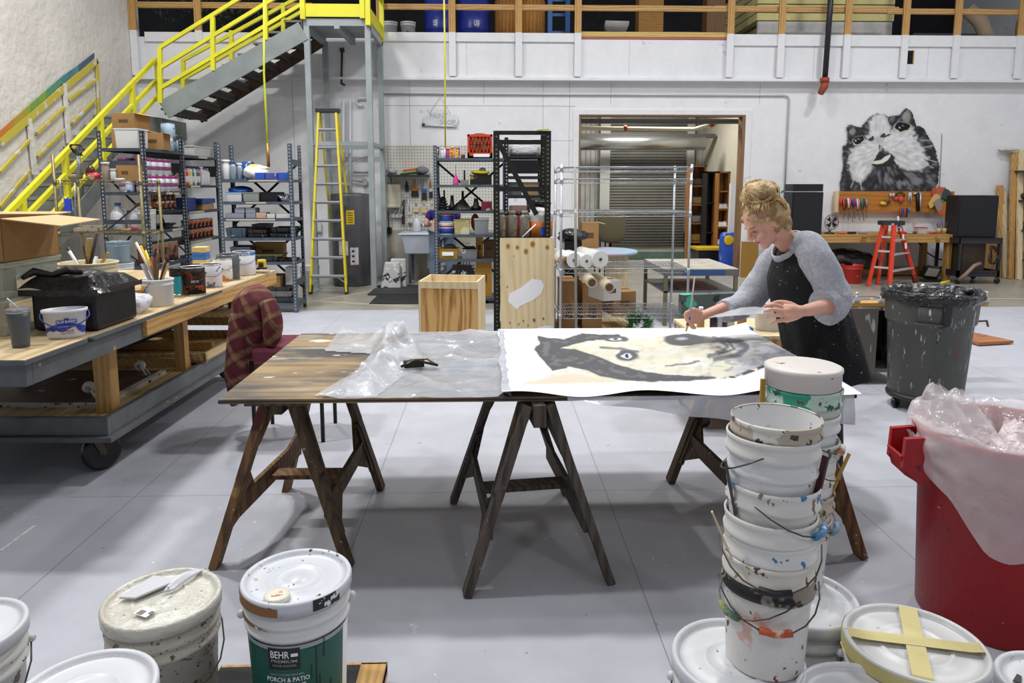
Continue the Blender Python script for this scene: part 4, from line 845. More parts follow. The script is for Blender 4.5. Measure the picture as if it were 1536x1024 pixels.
b=B();b.box(onb(345,422)+V((-.25,.35,.03)),(.22,.12,.06),RZ(.4)) ;b.box(onb(345,422)+V((-.28,.3,.075)),(.2,.1,.025),RZ(.2));obj('rag_bundle',b,mat('cream_rag','#d8cf9f',.9),label='folded cream rags behind the paint cans on the bench',cat='rag',bevel=.01)
c=onb(300,420)+V((-.1,.3,0));b=B()
cols=['#4474b8','#d1ba80','#4474b8','#d1ba80','#4474b8','#4474b8','#d1ba80']
for k in range(7): b.mi=0 if cols[k]=='#4474b8' else 1;b.box(c+V((0,0,.02+.03*k)),(.1,.12,.028 if k<6 else .04),RZ(.1+.04*(k%2)))
obj('sponge_stack',b,[mat('blue_sponge','#3f6fc0',.8),mat('tan_sponge','#d1b878',.8)],label='stack of blue and tan sanding sponges behind the paint cans',cat='sponge stack')
# tape measure, pencil, envelope
c=onb(402,403)+V((-.05,.0,0));t=thing('tape_measure','yellow and black tape measure at the far end of the workbench','tape measure',c);b=B();b.box(c+V((0,0,.04)),(.07,.045,.078));obj('case',b,mat('tape_yellow','#d8b52a',.4),t,bevel=.012);b=B();b.box(c+V((0,-.024,.035)),(.04,.004,.04));b.box(c+V((0,0,.006)),(.075,.047,.012));b.ball(c+V((0,-.024,.045)),.016,10,8);obj('grip',b,MATS['black_plastic'],t)
c=onb(393,410);b=B();b.tube([c+V((-.13,.03,.014)),c+V((.06,-.0,.014))],.013,10);b.mi=1;b.tube([c+V((-.16,.035,.014)),c+V((-.12,.028,.014))],.014,10);obj('marker_roll',b,[mat('pale_tan_roll','#c9b596',.6),m_rb],label='tan and blue paper roll lying at the far end of the bench',cat='roll')
# bottle lid etc
c=onb(137,512);b=B();b.cyl(c+V((0,0,0)),.014,.02,12);obj('cap_nut',b,mat('dark_cap','#2c3238',.4),label='tiny dark cap lying on the bench edge beside the black bag',cat='cap')
# ================================================================= BUCKETS, BINS near the camera
m_bw=mat('bucket_white','#d9d8d4',.4,var=('#c6c4bd',5,.45,.8),splat=[('#6e6557',42,.69)])
m_bwc=mat('bucket_white_clean','#dddddd',.38,var=('#cbcbc9',4,.5,.9),splat=[('#4a4038',36,.73)])
m_dirty=mat('bucket_dirty','#c4c0b5',.45,var=[('#b0a894',5,.4,.7)],splat=[('#7b7058',14,.64),('#5b5140',44,.62),('#3a332c',60,.66)])
m_lid=mat('lid_white','#cfd1d5',.35,var=('#bfc1c5',4,.45,.8),splat=[('#777268',40,.76),('#a29a8c',7,.74)])
m_wire=MATS['wire_steel'];m_ear=mat('ear_white','#cfcfce',.4)
def lidprof(R,h): return [(R-.006,h-.035),(R+.001,h-.034),(R+.002,h-.004),(R-.001,h+.003),(R-.008,h+.004),(R-.014,h-.002),(R-.017,h-.009),(R-.03,h-.01),(R-.075,h-.009),(R-.079,h-.006),(R-.085,h-.006),(R-.089,h-.009),(.03,h-.008),(.028,h-.006),(0,h-.006)]
def bucket5(c,label,h=.395,R=.158,mb=None,ml=None,bail=0,extra=None,name='paint_bucket',group=None):
    c=V(c);t=thing(name,label,'bucket',c,0,group);b=B();r0=R-.012
    b.lathe([(r0-.018,0),(r0-.016,.004),(r0-.003,h-.12),(r0+.004,h-.118),(r0+.006,h-.112),(r0+.006,h-.105),(r0,h-.1),(r0-.001,h-.085),(r0+.006,h-.08),(r0+.007,h-.066),(r0,h-.06),(r0,h-.034)],c,48);obj('bucket_body',b,mb or m_bw,t)
    b=B();b.lathe(lidprof(R,h),c,48);l=obj('lid',b,ml or m_lid,t)
    f0=math.atan2(-c.y,-c.x)+bail
    b=B();pp=[c+V((math.cos(f0-PI/2+PI*k/10)*(r0+.012),math.sin(f0-PI/2+PI*k/10)*(r0+.012),h-.09-.13*math.sin(PI*k/10))) for k in range(11)]
    b.tube(pp,.0025,6);b.mi=1;b.ball(pp[0],.013,10,8);b.ball(pp[-1],.013,10,8);obj('bail_wire',b,[m_wire,m_ear],t)
    return t,c,math.atan2(-c.y,-c.x),l
# -- green labelled floor paint bucket on a low dolly
cD=pz(445,863,.455);cD.z=.07
t=thing('bucket_dolly','low wooden dolly with black top under the green labelled floor paint bucket','dolly',(cD.x,cD.y,0))
q=pz(581,992,.07);xl=pz(335,992,.07).x;b=B();b.bx(xl,q.x,1.75,q.y,.045,.069);obj('platform',b,mat('charcoal_carpet','#2c2b2c',.8),t)
b=B();b.bx(q.x-.085,q.x,1.75,q.y+.0,.02,.0695);b.bx(xl,q.x,q.y-.012,q.y+.002,.02,.0695);obj('edge_board',b,m_yw,t,bevel=.003)
b=B()
for dx in (.06,.45):
    for dy in (.06,.3): b.lathe([(.008,-.01),(.02,-.01),(.02,.01),(.008,.01)],(xl+dx,1.75+dy,.02),12,RX(PI/2))
obj('wheel',b,m_tire,t)
t,c,f0,l=bucket5(cD,'white bucket with green PORCH & PATIO FLOOR PAINT label and brown smeared lid',h=.385,R=.157,mb=mat('bucket_white_smeared','#dcdcdc',.4,splat=[('#1b1a1a',16,.735)]),ml=mat('lid_black_smear','#cdd0d6',.35,splat=[('#8c8c8c',8,.68),('#b3a58c',9,.7),('#1e1d1d',24,.68)]),bail=PI)
m_grn=mat('label_green','#12564a',.45);m_grn2=mat('label_grey','#9aa3a6',.45);m_lr=mat('label_red','#a02a2a',.5);m_lg=mat('label_leaf','#3a8a3a',.5)
b=B();rl=.141;P=lambda a0,a1,z0,z1,n=14:patch_cyl(b,c,rl,f0+a0,f0+a1,z0,z1,n)
def PP(a0,a1,z0,z1,mi,e=0.0,n=10): b.mi=mi;b.grid(n,2,lambda u,v:c+V(((.1325+.012*(z0+(z1-z0)*v)/.27+e+.001)*math.cos(f0+a0+(a1-a0)*u),(.1325+.012*(z0+(z1-z0)*v)/.27+e+.001)*math.sin(f0+a0+(a1-a0)*u),z0+(z1-z0)*v)))
PP(-1.35,1.02,.03,.258,0,n=30);PP(-1.35,1.02,.245,.258,1,.0006,30);PP(1.02,1.3,.03,.255,2,.0,6);PP(-.62,.0,.185,.252,3,.0012,12);PP(.25,.98,.05,.075,4,.001,8);PP(.3,.98,.03,.055,5,.0014,8)
PP(-1.15,-.72,.232,.24,0,.001,4);PP(.12,.55,.225,.24,0,.001,4)
def tx(s,a0,a1,z0,z1,mi): b.mi=mi;text(b,s,lambda u,v:c+V(((.1345+.012*z0/.27+.0015)*math.cos(f0+a0+(a1-a0)*u),(.1345+.012*z0/.27+.0015)*math.sin(f0+a0+(a1-a0)*u),z0+(z1-z0)*v)))
tx('BEHR',-.57,-.2,.222,.243,2);tx('PREMIUM',-.56,-.06,.208,.217,1);tx('FLOOR COATING',-.53,-.08,.196,.202,1);b.mi=2;PP(-.17,-.04,.226,.236,2,.002,3)
tx('LOW-LUSTRE ENAMEL',-.6,.08,.168,.174,1);tx('PORCH & PATIO',-.68,.17,.148,.162,2);tx('FLOOR PAINT',-.62,.1,.128,.142,2);tx('INTERIOR / EXTERIOR',-.6,.12,.11,.116,1);tx('INTERIOR',-.5,.0,.085,.1,2)
PP(-1.0,-.5,.06,.062,1,.001,3)
for a,z0,z1 in ((.3,.10,.24),(.37,.06,.15),(.46,.2,.26),(.2,.15,.19),(.62,.09,.12)): PP(a,a+.02,z0,z1,3,.002,2)
obj('label',b,[m_grn,m_grn2,m_wt,m_bk,m_lg,m_lr],t,fix=False)
b=B();R=.157;h=.385
m_br=mat('brown_smear','#8a6238',.6,splat=[('#dcdcdc',30,.62)])
b.grid(24,2,lambda u,v:c+V(((R+.0032)*math.cos(f0-1.6+1.25*u),(R+.0032)*math.sin(f0-1.6+1.25*u),h-.033+.035*v*(1-.3*u)-.0)));obj('paint_smear',b,m_br,t,fix=False);b=B();b.grid(10,2,lambda u,v:c+V(((R+.0032)*math.cos(f0+.25+.55*u),(R+.0032)*math.sin(f0+.25+.55*u),h-.03+.034*v)))
obj('paint_smear',b,mat('black_smear','#1c1c1c',.5,splat=[('#dddddd',22,.58)]),t,fix=False);b=B();b.grid(16,2,lambda u,v:c+V(((R-.0035)*math.cos(f0-1.5+1.0*u),(R-.0035)*math.sin(f0-1.5+1.0*u),h-.082+.02*v*(1-u))))
obj('paint_smear',b,[m_br,mat('black_smear','#1c1c1c',.5,splat=[('#dddddd',22,.58)])],t,fix=False)
b=B();d=RZ(f0)@V((.095,-.055,0));b.lathe([(.036,h-.009),(.036,h+.004),(.032,h+.007),(.02,h+.007),(.0,h+.006)],c+d,24);b.mi=1;b.box(c+d+V((0,0,h+.0075)),(.03,.02,.002),RZ(.3));s_=obj('spout_cap',b,[mat('cap_cream','#dcd8c8',.4),mat('orange_print_worn','#d99a70',.6,splat=[('#dcd8c8',60,.5)])],l)
# -- dirty bucket with label stickers on cracked lid
cL=pz(243,893,.4);cL.z=0
t,c,f0,l=bucket5(cL,'grimy bucket with cracked crusted lid and stickers left of the green labelled bucket',h=.395,R=.162,mb=m_dirty,ml=mat('lid_crusty','#d2cfc4',.22,var=('#b5ad98',5,.5,.75),bump=(30,.45,.02),splat=[('#8d8672',16,.7)]),bail=.45)
b=B();h=.395
dl_=lambda x,y:c+RZ(f0-PI/2)@V((x,y,0))
b.box(c+RZ(f0)@V((.06,-.045,h+.001)),(.05,.04,.001),RZ(f0+.7));b.mi=1;b.box(c+RZ(f0)@V((.075,-.03,h+.0018)),(.012,.014,.001),RZ(f0+.7));b.box(c+RZ(f0)@V((.06,-.055,h+.0018)),(.02,.02,.001),RZ(f0+.7));b.mi=1;b.box(c+RZ(f0)@V((-.08,-.02,h+.0)),(.02,.03,.002),RZ(f0+.2))
obj('sticker',b,[mat('sticker_white','#e8e6dd',.5),mat('sticker_grey','#77756e',.6)],l)
b=B();rd=RZ(f0);
b.prism([c+rd@V(p) for p in ((-.135,-.02,h),(-.05,-.11,h),(-.02,-.07,h+.004),(-.07,.05,h+.004))],(0,0,.004))
b.grid(12,3,lambda u,v:c+rd@V((-.02-.09*u,.03+.1*u-.03*v,h+.003+.02*math.sin(u*PI)*v)));obj('lid_flap',b,m_lid,l,fix=False,solid=.003)
# -- plain white lid bottom-left (nearest) and leftmost
cW=pz(125,1035,.43);bucket5((cW.x,cW.y,0),'clean plain white lidded bucket in front of the grimy crusted one',h=.425,R=.158,mb=m_bwc,ml=mat('lid_clean','#d2d3d8',.35))
cW=pz(-60,945,.38);t,c,f0,l=bucket5((cW.x,cW.y,0),'paint splattered white bucket left of the grimy crusted one, partly out of the picture',h=.38,R=.158,mb=mat('bucket_splattered','#d8d6d0',.45,splat=[('#5c3030',12,.66),('#9a7a4a',22,.68),('#26282c',30,.7)]))
# -- right foreground lidded buckets
cB=pz(1107,985,.42);cB.z=0;T1=bucket5(cB,'white lidded bucket carrying the front stack of splattered pails',h=.42,R=.162,mb=m_bwc,ml=m_lid)
cBk=pz(1186,905,.42);cBk.z=0;cBk=V((cB.x+.27,cB.y+.26,0));T2=bucket5(cBk,'white lidded bucket behind, carrying the rear stack of green rimmed pails',h=.42,R=.158,mb=m_bwc,ml=m_lid)
cT=pz(1372,962,.45);cT.z=0;t,c,f0,l=bucket5(cT,'white bucket with its lid crossed by yellow masking tape',h=.45,R=.166,mb=m_bwc,ml=mat('lid_stained','#cfcfcf',.35,splat=[('#6b5a80',30,.755),('#6e4a2c',16,.745),('#23252a',22,.77)]))
m_tape=mat('masking_tape','#d3c688',.6,var=('#c4b674',6,.45,.75));b=B();h=.45
for a,w,e in ((f0+.15,.045,.0055),(f0+.15+1.75,.04,.0065)):
    Rr=RZ(a)
    def fz(u,v,w=w,e=e,Rr=Rr):
        x=-.172+.344*u;y=(v-.5)*w;z=h+e
        if u<.03: z=h-.04;x=-.1695
        elif u>.97: z=h-.04;x=.1695
        elif u<.06 or u>.94: z=h+e
        else: z=h+e-.004*min(1,min(u-.06,.94-u)*12)
        return c+Rr@V((x,y,z))
    b.grid(36,2,fz)
b.grid(40,2,lambda u,v:c+V(((.1685+.0)*math.cos(f0-2.6+2.8*u),(.1685)*math.sin(f0-2.6+2.8*u),h-.036+.034*v)))
b.grid(24,2,lambda u,v:c+V(((.155+.012*v)*math.cos(f0-1.5+1.3*u),(.155+.012*v)*math.sin(f0-1.5+1.3*u),h-.07+.036*v)))
obj('masking_tape',b,m_tape,t,fix=False)
cN=pz(1300,1060,.42);bucket5((cN.x,cN.y,0),'white lidded bucket in front of the bucket with yellow taped lid',h=.42,R=.155,mb=m_bwc,ml=mat('lid_clean'))
cN=pz(1580,1030,.35);t,c,f0,l=bucket5((cN.x,cN.y,0),'small white lidded bucket with a black mark, beside the red bin',h=.36,R=.125,mb=m_bwc,ml=m_lid)
b=B();b.prism([c+V((x,y,.353)) for x,y in ((-.09,.02),(-.06,.045),(-.055,.035),(-.075,.01))],(0,0,.002));obj('ink_mark',b,m_bk,l)
# -- stacks of pails
def pail(c,label,R=.112,h=.2,band=None,body=None,lean=0,la=0,bail=None,grip=None,group=None,lidd=None,rimh=.05):
    t=thing('splattered_pail',label,'pail',c,0,group);c=V(c)
    Rm=Matrix.Rotation(lean,3,Vector_axis(la)) if lean else None
    b=B();r=R;pr=[(r*.86,0),(r*.87,.004),(r*.955,h-rimh-.004),(r*.96,h-rimh)];b.lathe(pr,c,36,Rm,cap=1);b.lathe([(r*.984,h-.004),(r*.935,h-rimh),(r*.9,h*.4),(r*.84,.008),(0,.006)],c,36,Rm,cap=0);obj('pail_body',b,body or m_bwc,t)
    b=B();pr=[(r*.96,h-rimh),(r*1.03,h-rimh+.003),(r*1.04,h-rimh+.012),(r*1.0,h-rimh+.018),(r*.995,h-.015),(r*1.02,h-.012),(r*1.03,h-.004),(r*1.005,h),(r*.985,h-.003)];b.lathe(pr,c,36,Rm,cap=0);obj('pail_rim',b,band or m_bwc,t)
    if bail is not None:
        b=B();pp=[];
        for k in range(11):
            a=bail-PI/2+PI*k/10;pp.append(c+V((math.cos(a)*(r+.012),math.sin(a)*(r+.012),h-.03-.075*math.sin(PI*k/10))))
        b.tube(pp,.002,6);w=obj('bail_wire',b,m_wire,t)
        if grip:
            b=B();b.tube(pp[4:7],.009,10);obj('grip',b,grip,t)
    return t
def Vector_axis(a): return V((math.cos(a),math.sin(a),0))
def spl(n,base,*s): return mat(n,base,.45,splat=list(s))
mb1=spl('rim_brown_grime','#b9ac9c',('#d9d4ca',9,.54),('#4a3a30',30,.57));mb2=spl('rim_white_ticks','#dddbd6',('#2f2a26',34,.68),('#a9683a',22,.72));mb3=spl('rim_blue_splash','#dcd9d4',('#3f78a8',13,.58),('#7a6a58',26,.66))
mb4=spl('body_speckled','#dedcd8',('#1f1a1a',24,.68),('#2f7fae',27,.70),('#8a3a28',20,.71));mb5=spl('body_ochre','#dcd6cc',('#a8893a',16,.66),('#5c2a24',26,.69));mb6=spl('rim_black_green','#a9ab9e',('#1e2220',15,.52),('#5c7a66',9,.6));mb7=spl('body_pink_smudge','#dedad6',('#d8b0a4',6,.62),('#7a2e20',20,.69),('#2a2a2c',26,.71))
mb8=spl('rim_green','#b9d2c4',('#2f9a7d',9,.55),('#165c4c',17,.6),('#6a3a2c',30,.66));mb9=spl('rim_grey_green','#c6cabf',('#3d5a4a',20,.64));mbr=spl('rim_rust','#cdbfae',('#8a4a28',16,.58),('#2a2624',26,.66))
S1=V((cB.x+.035,cB.y+.01,.4145));S1=pz(1146,985,.4145)
def zf(y,Y=None): return py(1160,y,S1.y-.1).z
zb0=.4145
pail(S1,'open topped pail with blackened rim and pink smudges at the bottom of the front stack',R=.108,h=.245,band=mat('rim_black_grime','#8f8578',.5,splat=[('#1f1c1a',10,.47),('#b34a2c',18,.66)]),body=mb7,bail=math.atan2(-S1.y,-S1.x)+.2,grip=mat('orange_caked_grip','#b8532c',.6,var=('#d8b9a4',30,.5,.6)),rimh=.045)
lv=[(885,'green streaked pail, second from the bottom of the front stack',.105,mb6,mb5,0,-.9),(858,'white pail with ochre specks, third from the bottom of the front stack',.105,mb5,mb5,0,None),(826,'white pail with black and blue drips in the middle of the front stack',.108,mb4,mb4,0,.15),(795,'white speckled pail below the blue rimmed one in the front stack',.107,mb2,mb4,0,None),(748,'blue splashed open rim pail holding two dark sticks in the front stack',.108,mb3,mb2,0,1.25)]
z=zb0+.245
grips={0:mat('green_grip','#8f9a62',.6,var=('#4a6a5a',20,.5,.6)),2:mat('black_grip','#1c1c1e',.5),4:mat('blue_grip','#4f86b4',.5,splat=[('#d5d5d5',30,.5)])}
dx=[.004,-.004,.0,-.003,.002]
tops=[]
for k,(y,lb,R,ba,bo,ln,bl) in enumerate(lv):
    zt_=zf(y)+.006;pail(V((S1.x+dx[k],S1.y+dx[k],zt_-.2)),lb,R=R,h=.2,band=ba,body=bo,bail=None if bl is None else math.atan2(-S1.y,-S1.x)+bl,grip=grips.get(k),rimh=.055);tops.append(zt_)
zt5=tops[-1]
ztop=1.045
pail(V((S1.x-.002,S1.y+.004,ztop-.04-.035-.2)),'clean white pail standing inside the blue rimmed pail of the front stack',R=.103,h=.2,body=m_bwc,band=m_bwc,rimh=.06)
pail(V((S1.x-.004,S1.y+.002,ztop-.037-.2)),'white pail with black tick on its collar, second from the top of the front stack',R=.107,h=.2,body=m_bwc,band=mb2,rimh=.05,bail=2.6)
pail(V((S1.x+.003,S1.y+.004,ztop-.2)),'empty white pail with brown grimy rim on top of the front stack',R=.104,h=.2,band=mb1,body=m_bwc,rimh=.042)
# sticks in stack
def stk(a,b_,Y,w,th,m,label,cat='paint stick'):
    b=B();b.beam(py(*a,Y),py(*b_,Y+.01),w,th);obj('paint_stick',b,m,label=label,cat=cat)
stk((1220,765),(1239,684),S1.y-.055,.017,.006,mat('maroon_stick','#4a2428',.5),'dark maroon stick standing at the right of the blue rimmed pail')
stk((1103,772),(1088,690),S1.y-.03,.012,.006,mat('grey_brown_stick','#4b4440',.5),'grey brown stick at the left of the blue rimmed pail')
stk((1098,838),(1068,767),S1.y-.06,.01,.004,mat('pale_birch_stick','#d3bd94',.6),'pale birch stick poking out at the left of the front stack')
# rear stack
S2=pz(1207,985,.4145) ;S2=V((cBk.x+.03,cBk.y+.03,.4145))
S2=V((.915,2.03,.4145));
base_y=[.21,.27,.33,.385,.44,.5,.56]
names=['white pail with rusty rim at the bottom of the rear stack','pail with brown and black grime in the rear stack','yellow smeared white pail in the rear stack','pail with dark wire handle in the middle of the rear stack','white pail with rust coloured wooden grip in the rear stack','white pail with green rims near the top of the rear stack']
bands=[mbr,mb1,spl('rim_yellow','#d6d0bc',('#b39a2e',14,.58),('#3a3a38',26,.7)),mb9,m_bwc,mb8]
bod=[m_bwc,mbr,m_bwc,m_bwc,m_bwc,mb9]
hs=[.62,.70,.78,.86,.94,1.015]
for k in range(6):
    pail(V((S2.x+.004*(k%2),S2.y+.003*(k%3),hs[k]-.205)),names[k],R=.1+.0018*k,h=.205,band=bands[k],body=bod[k],bail=(math.atan2(-S2.y,-S2.x)+1.35) if k in (1,3,4) else None,grip={4:mat('rust_grip','#a5684a',.6,var=('#d8cfc4',30,.5,.6)),1:mat('grey_blue_grip','#6f8fa5',.6)}.get(k),rimh=.05)
b=B();c=V((S2.x,S2.y,1.017));b.lathe([(.106,0),(.106,.045),(.109,.047),(.109,.056),(.1,.06),(.0,.058)],c,36);obj('upturned_pail',b,spl('top_pail_specks','#ddd6d0',('#8a3a28',18,.69),('#2c2a28',26,.7)),label='upturned pinkish white pail base crowning the rear stack',cat='pail')
b=B();b.beam(py(1232,712,S2.y+.0),py(1262,680,S2.y+.0)+V((.0,0,0)),.01,.006) if 0 else b.beam(py(1243,748,1.98),py(1274,680,2.0),.009,.005);obj('paint_stick',b,mat('ochre_stick','#b58a3a',.6),label='thin ochre stick poking out right of the rear stack',cat='paint stick')
b=B();b.beam(py(1143,598,2.02),py(1143,572,2.02),.012,.006) if 0 else b.bx(S2.x-.125,S2.x-.111,S2.y-.006,S2.y+.002,.93,1.035);obj('paint_stick',b,mat('ochre_stick'),label='short wooden stick hooked beside the green rimmed pail',cat='paint stick')
# -- red bin with liner
c=V((1.885,2.47,0));t=thing('red_trash_bin','bright red round rubber bin lined with clear plastic','bin',c)
m_red=mat('red_rubber','#a8101c',.4,var=('#8f0c18',2,.4,.8),splat=[('#d9a05a',28,.775),('#5c0a10',22,.72)])
b=B();b.lathe([(.245,0),(.255,.005),(.285,.64),(.3,.65),(.3,.69),(.31,.695),(.31,.715),(.3,.72),(.288,.715),(.28,.64),(.25,.02),(0,.015)],c,56);obj('bin_body',b,m_red,t)
for s in (1,-1):
    b=B();R=RZ(math.atan2(-c.y,-c.x)-1.05+(PI if s<0 else 0))
    b.prism([c+R@V(p) for p in ((.285,-.075,.7),(.385,-.07,.69),(.39,-.07,.58),(.33,-.07,.52),(.283,-.075,.56))],R@V((0,.022,0)));b.prism([c+R@V(p) for p in ((.285,.055,.7),(.385,.05,.69),(.39,.05,.58),(.33,.05,.52),(.283,.055,.56))],R@V((0,.022,0)))
    b.prism([c+R@V(p) for p in ((.325,-.06,.52),(.375,-.06,.55),(.395,-.06,.62),(.385,-.06,.622),(.365,-.06,.565),(.32,-.06,.535))],R@V((0,.12,0)));obj('handle',b,m_red,t)
m_lin=mat('clear_bin_liner','#f4eff1',.12,alpha=.42,spec=.9,bump=(7,.5,.03))
def lin_(u,v):
    a=2*PI*u;f=math.atan2(-c.y,-c.x);d=(a-f-.25+PI)%(2*PI)-PI
    dep=.10+.30*math.exp(-(d/.85)**2)+.03*wr((math.cos(a)*2,math.sin(a)*2,5))
    r=.298;n=.02*wr((math.cos(a)*5,math.sin(a)*5,v*5),1.3)
    if v<.3: k=v/.3;return c+V(((.1+.19*k)*math.cos(a),(.1+.19*k)*math.sin(a),.52+.22*k+n+.05*wr((a,v*5,1))))
    k=(v-.3)/.7;return c+V(((r+.024+n*.6+.015*math.sin(k*PI))*math.cos(a),(r+.024+n*.6+.015*math.sin(k*PI))*math.sin(a),.745-dep*k+.01*math.sin(a*9)))
b=B();b.grid(110,36,lin_,keep=lambda u,v:v<.32 or abs((2*PI*u-math.atan2(-c.y,-c.x)-.25+PI)%(2*PI)-PI)<1.45+.25*math.sin(v*9));obj('liner',b,m_lin,t,fix=False)
b=B();b.grid(24,24,lambda u,v:c+V(((u-.5)*.4,(v-.5)*.4,.55+.14*abs(wr((u*4,v*4,3),1.2))+.05))+V((0,0,0)),keep=lambda u,v:(u-.5)**2+(v-.5)**2<.24);obj('liner_fill',b,mat('bunched_liner','#efe3e4',.25,alpha=.85,bump=(22,1,.03)),t,fix=False)
def spike(u,v):
    a=2*PI*u;p0=c+V((-.19,.1,.7));r=.10*(1-v)**.8+.012;return p0+V((r*math.cos(a)*(1+.5*wr((math.cos(a)*2,math.sin(a)*2,v*3))),r*math.sin(a),.16*v+.02*wr((u*3,v*5,2))))+V((-.03*v,0,0))
b=B();b.grid(30,14,spike);b.grid(30,14,lambda u,v:spike(u,v)+V((.11,.03,-.03)));obj('liner_peak',b,m_lin,t,fix=False)
# -- large grey trash can on dolly
c=V((3.14,4.97,0));t=thing('grey_trash_can','large paint dripped grey trash can with black liner on wheels','trash can',c)
m_tc=mat('grey_drip_rubber','#4b4c49',.55,var=[('#5a5a55',2,.4,.7)],splat=[('#2a2a2c',8,.63),('#7f8283',26,.645),('#b9b7b0',17,.66),('#a56a2c',9,.69),('#7a3c22',4,.70),('#c9c6bf',34,.70)],stretch=(1,1,.22))
b=B();b.lathe([(.235,.12),(.243,.125),(.272,.63),(.285,.635),(.29,.65),(.3,.82),(.305,.83)],c,56,cap=1);obj('can_body',b,m_tc,t)
b=B();f=math.atan2(-c.y,-c.x)-.0
b.grid(10,1,lambda u,v:c+V(((.296+.008)*math.cos(f-.25+.5*u),(.296+.008)*math.sin(f-.25+.5*u),.66+.11*v)));b.grid(10,1,lambda u,v:c+V(((.3+.008)*math.cos(f-.3+.6*u),(.3+.008)*math.sin(f-.3+.6*u),.645+.015*v)));obj('handle_recess',b,m_tc,t,fix=False,solid=.006)
m_blk=mat('black_bin_liner','#0b0c10',.2,bump=(24,.9,.03),coat=.3)
def bl(u,v):
    a=2*PI*u;n=wr((math.cos(a)*4,math.sin(a)*4,v*4),1.3)
    if v<.5: k=v/.5;return c+V(((.2+.1*k)*math.cos(a),(.2+.1*k)*math.sin(a),.70+.15*k+.04*n))
    k=(v-.5)/.5;return c+V(((.315+.012*n+.012*math.sin(k*PI))*math.cos(a),(.315+.012*n+.012*math.sin(k*PI))*math.sin(a),.86-.075*k+.012*math.sin(a*6+1)*k+.012*n))
b=B();b.grid(110,24,bl);b.grid(26,26,lambda u,v:c+V(((u-.5)*.44,(v-.5)*.44,.70+.09*abs(wr((u*5,v*5,1),1.2)))),keep=lambda u,v:(u-.5)**2+(v-.5)**2<.23);b.ball(c+V((.3,.03,.84)),(.05,.04,.03),10,8);obj('liner',b,m_blk,t,fix=False)
b=B();b.lathe([(.2,.075),(.25,.08),(.255,.1),(.245,.12),(.2,.12)],c,40);d_=obj('dolly_base',b,mat('dolly_black','#1f2021',.5,splat=[('#8a8880',24,.7)]),t)
for k in range(5):
    a=f+.3+k*2*PI/5;q=c+V((.215*math.cos(a),.215*math.sin(a),.04));b=B();b.lathe([(.012,-.014),(.034,-.016),(.04,-.01),(.04,.01),(.034,.016),(.012,.014)],q,20,RZ(a+.5)@RX(PI/2));w=obj('caster',b,m_tire,d_)
b=B()
for k in range(5):
    a=f+.3+k*2*PI/5;q=c+V((.215*math.cos(a),.215*math.sin(a),.04));b.box(q+V((0,0,.045)),(.06,.05,.012),RZ(a+.5));b.beam(q+RZ(a+.5)@V((0,.02,0)),q+RZ(a+.5)@V((-.02,.02,.045)),.02,.004);b.beam(q+RZ(a+.5)@V((0,-.02,0)),q+RZ(a+.5)@V((-.02,-.02,.045)),.02,.004)
obj('caster_fork',b,m_rust,d_)
# ================================================================= STEEL SHELVING
m_rk=mat('dark_grey_rack_steel','#3b3f46',.5,.3,var=('#4d525a',5,.4,.8));m_rkb=mat('black_rack_steel','#1f201d',.5,.3);m_rkg=mat('blue_grey_rack_steel','#4c5763',.5,.3,var=('#5f6a75',6,.4,.8))
mat('black_brace','#191a1c',.5);mat('navy_blue_plastic','#223a86',.5)
m_hole=mat('slot_hole','#a9adb2',.8);m_holed=mat('slot_hole_dark','#101113',.8)
def slotpost(b,x,y,z0,z1,sx,sy,w=.045,hole=1):
    """L angle with flanges toward sx,sy"""
    b.mi=0;b.bx(x,x+sx*w,y,y+sy*.004,z0,z1);b.bx(x,x+sx*.004,y,y+sy*w,z0,z1);b.mi=1
    z=z0+.04
    while z<z1-.03:
        b.bx(x+sx*w*.35,x+sx*w*.65,y-sy*.0008,y+sy*.0045,z,z+.016);b.bx(x-sx*.0008,x+sx*.0045,y+sy*w*.35,y+sy*w*.65,z,z+.016);z+=.042
def rack(label,x0,x1,y0,y1,ztop,shelves,m=None,hole=None,mids=(),xb=True,sidebr=True,lip=.035,name='steel_shelving',w=.045):
    m=m or m_rk;hole=hole or m_hole
    t=thing(name,label,'shelving',((x0+x1)/2,(y0+y1)/2,0))
    for x,sx in ((x0,1),(x1,-1)):
        for y,sy in [(y0,1),(y1,-1)]+([(q,1) for q in mids]):
            b=B();slotpost(b,x,y,0,ztop,sx,sy,w);obj('post',b,[m,hole],t)
    for s in shelves:
        z,ya,yb=s if isinstance(s,tuple) else (s,y0,y1)
        b=B();b.bx(x0+.003,x1-.003,ya+.003,yb-.003,z-.004,z);b.bx(x0+.003,x1-.003,ya+.001,ya+.004,z-lip,z);b.bx(x0+.003,x1-.003,yb-.004,yb-.001,z-lip,z);b.bx(x0+.001,x0+.004,ya,yb,z-lip,z);b.bx(x1-.004,x1-.001,ya,yb,z-lip,z);obj('shelf',b,m,t)
    if xb:
        b=B();yb=y1-.008;b.beam((x0+.02,yb,ztop*.12),(x1-.02,yb,ztop*.5),.03,.003,(0,1,0));b.beam((x1-.02,yb-.004,ztop*.12),(x0+.02,yb-.004,ztop*.5),.03,.003,(0,1,0));b.beam((x0+.02,yb,ztop*.52),(x1-.02,yb,ztop*.9),.03,.003,(0,1,0));b.beam((x1-.02,yb-.004,ztop*.52),(x0+.02,yb-.004,ztop*.9),.03,.003,(0,1,0));obj('cross_brace',b,mat('black_brace','#191a1c',.5),t)
    return t
def Xp(x,Y): return py(x,300,Y).x
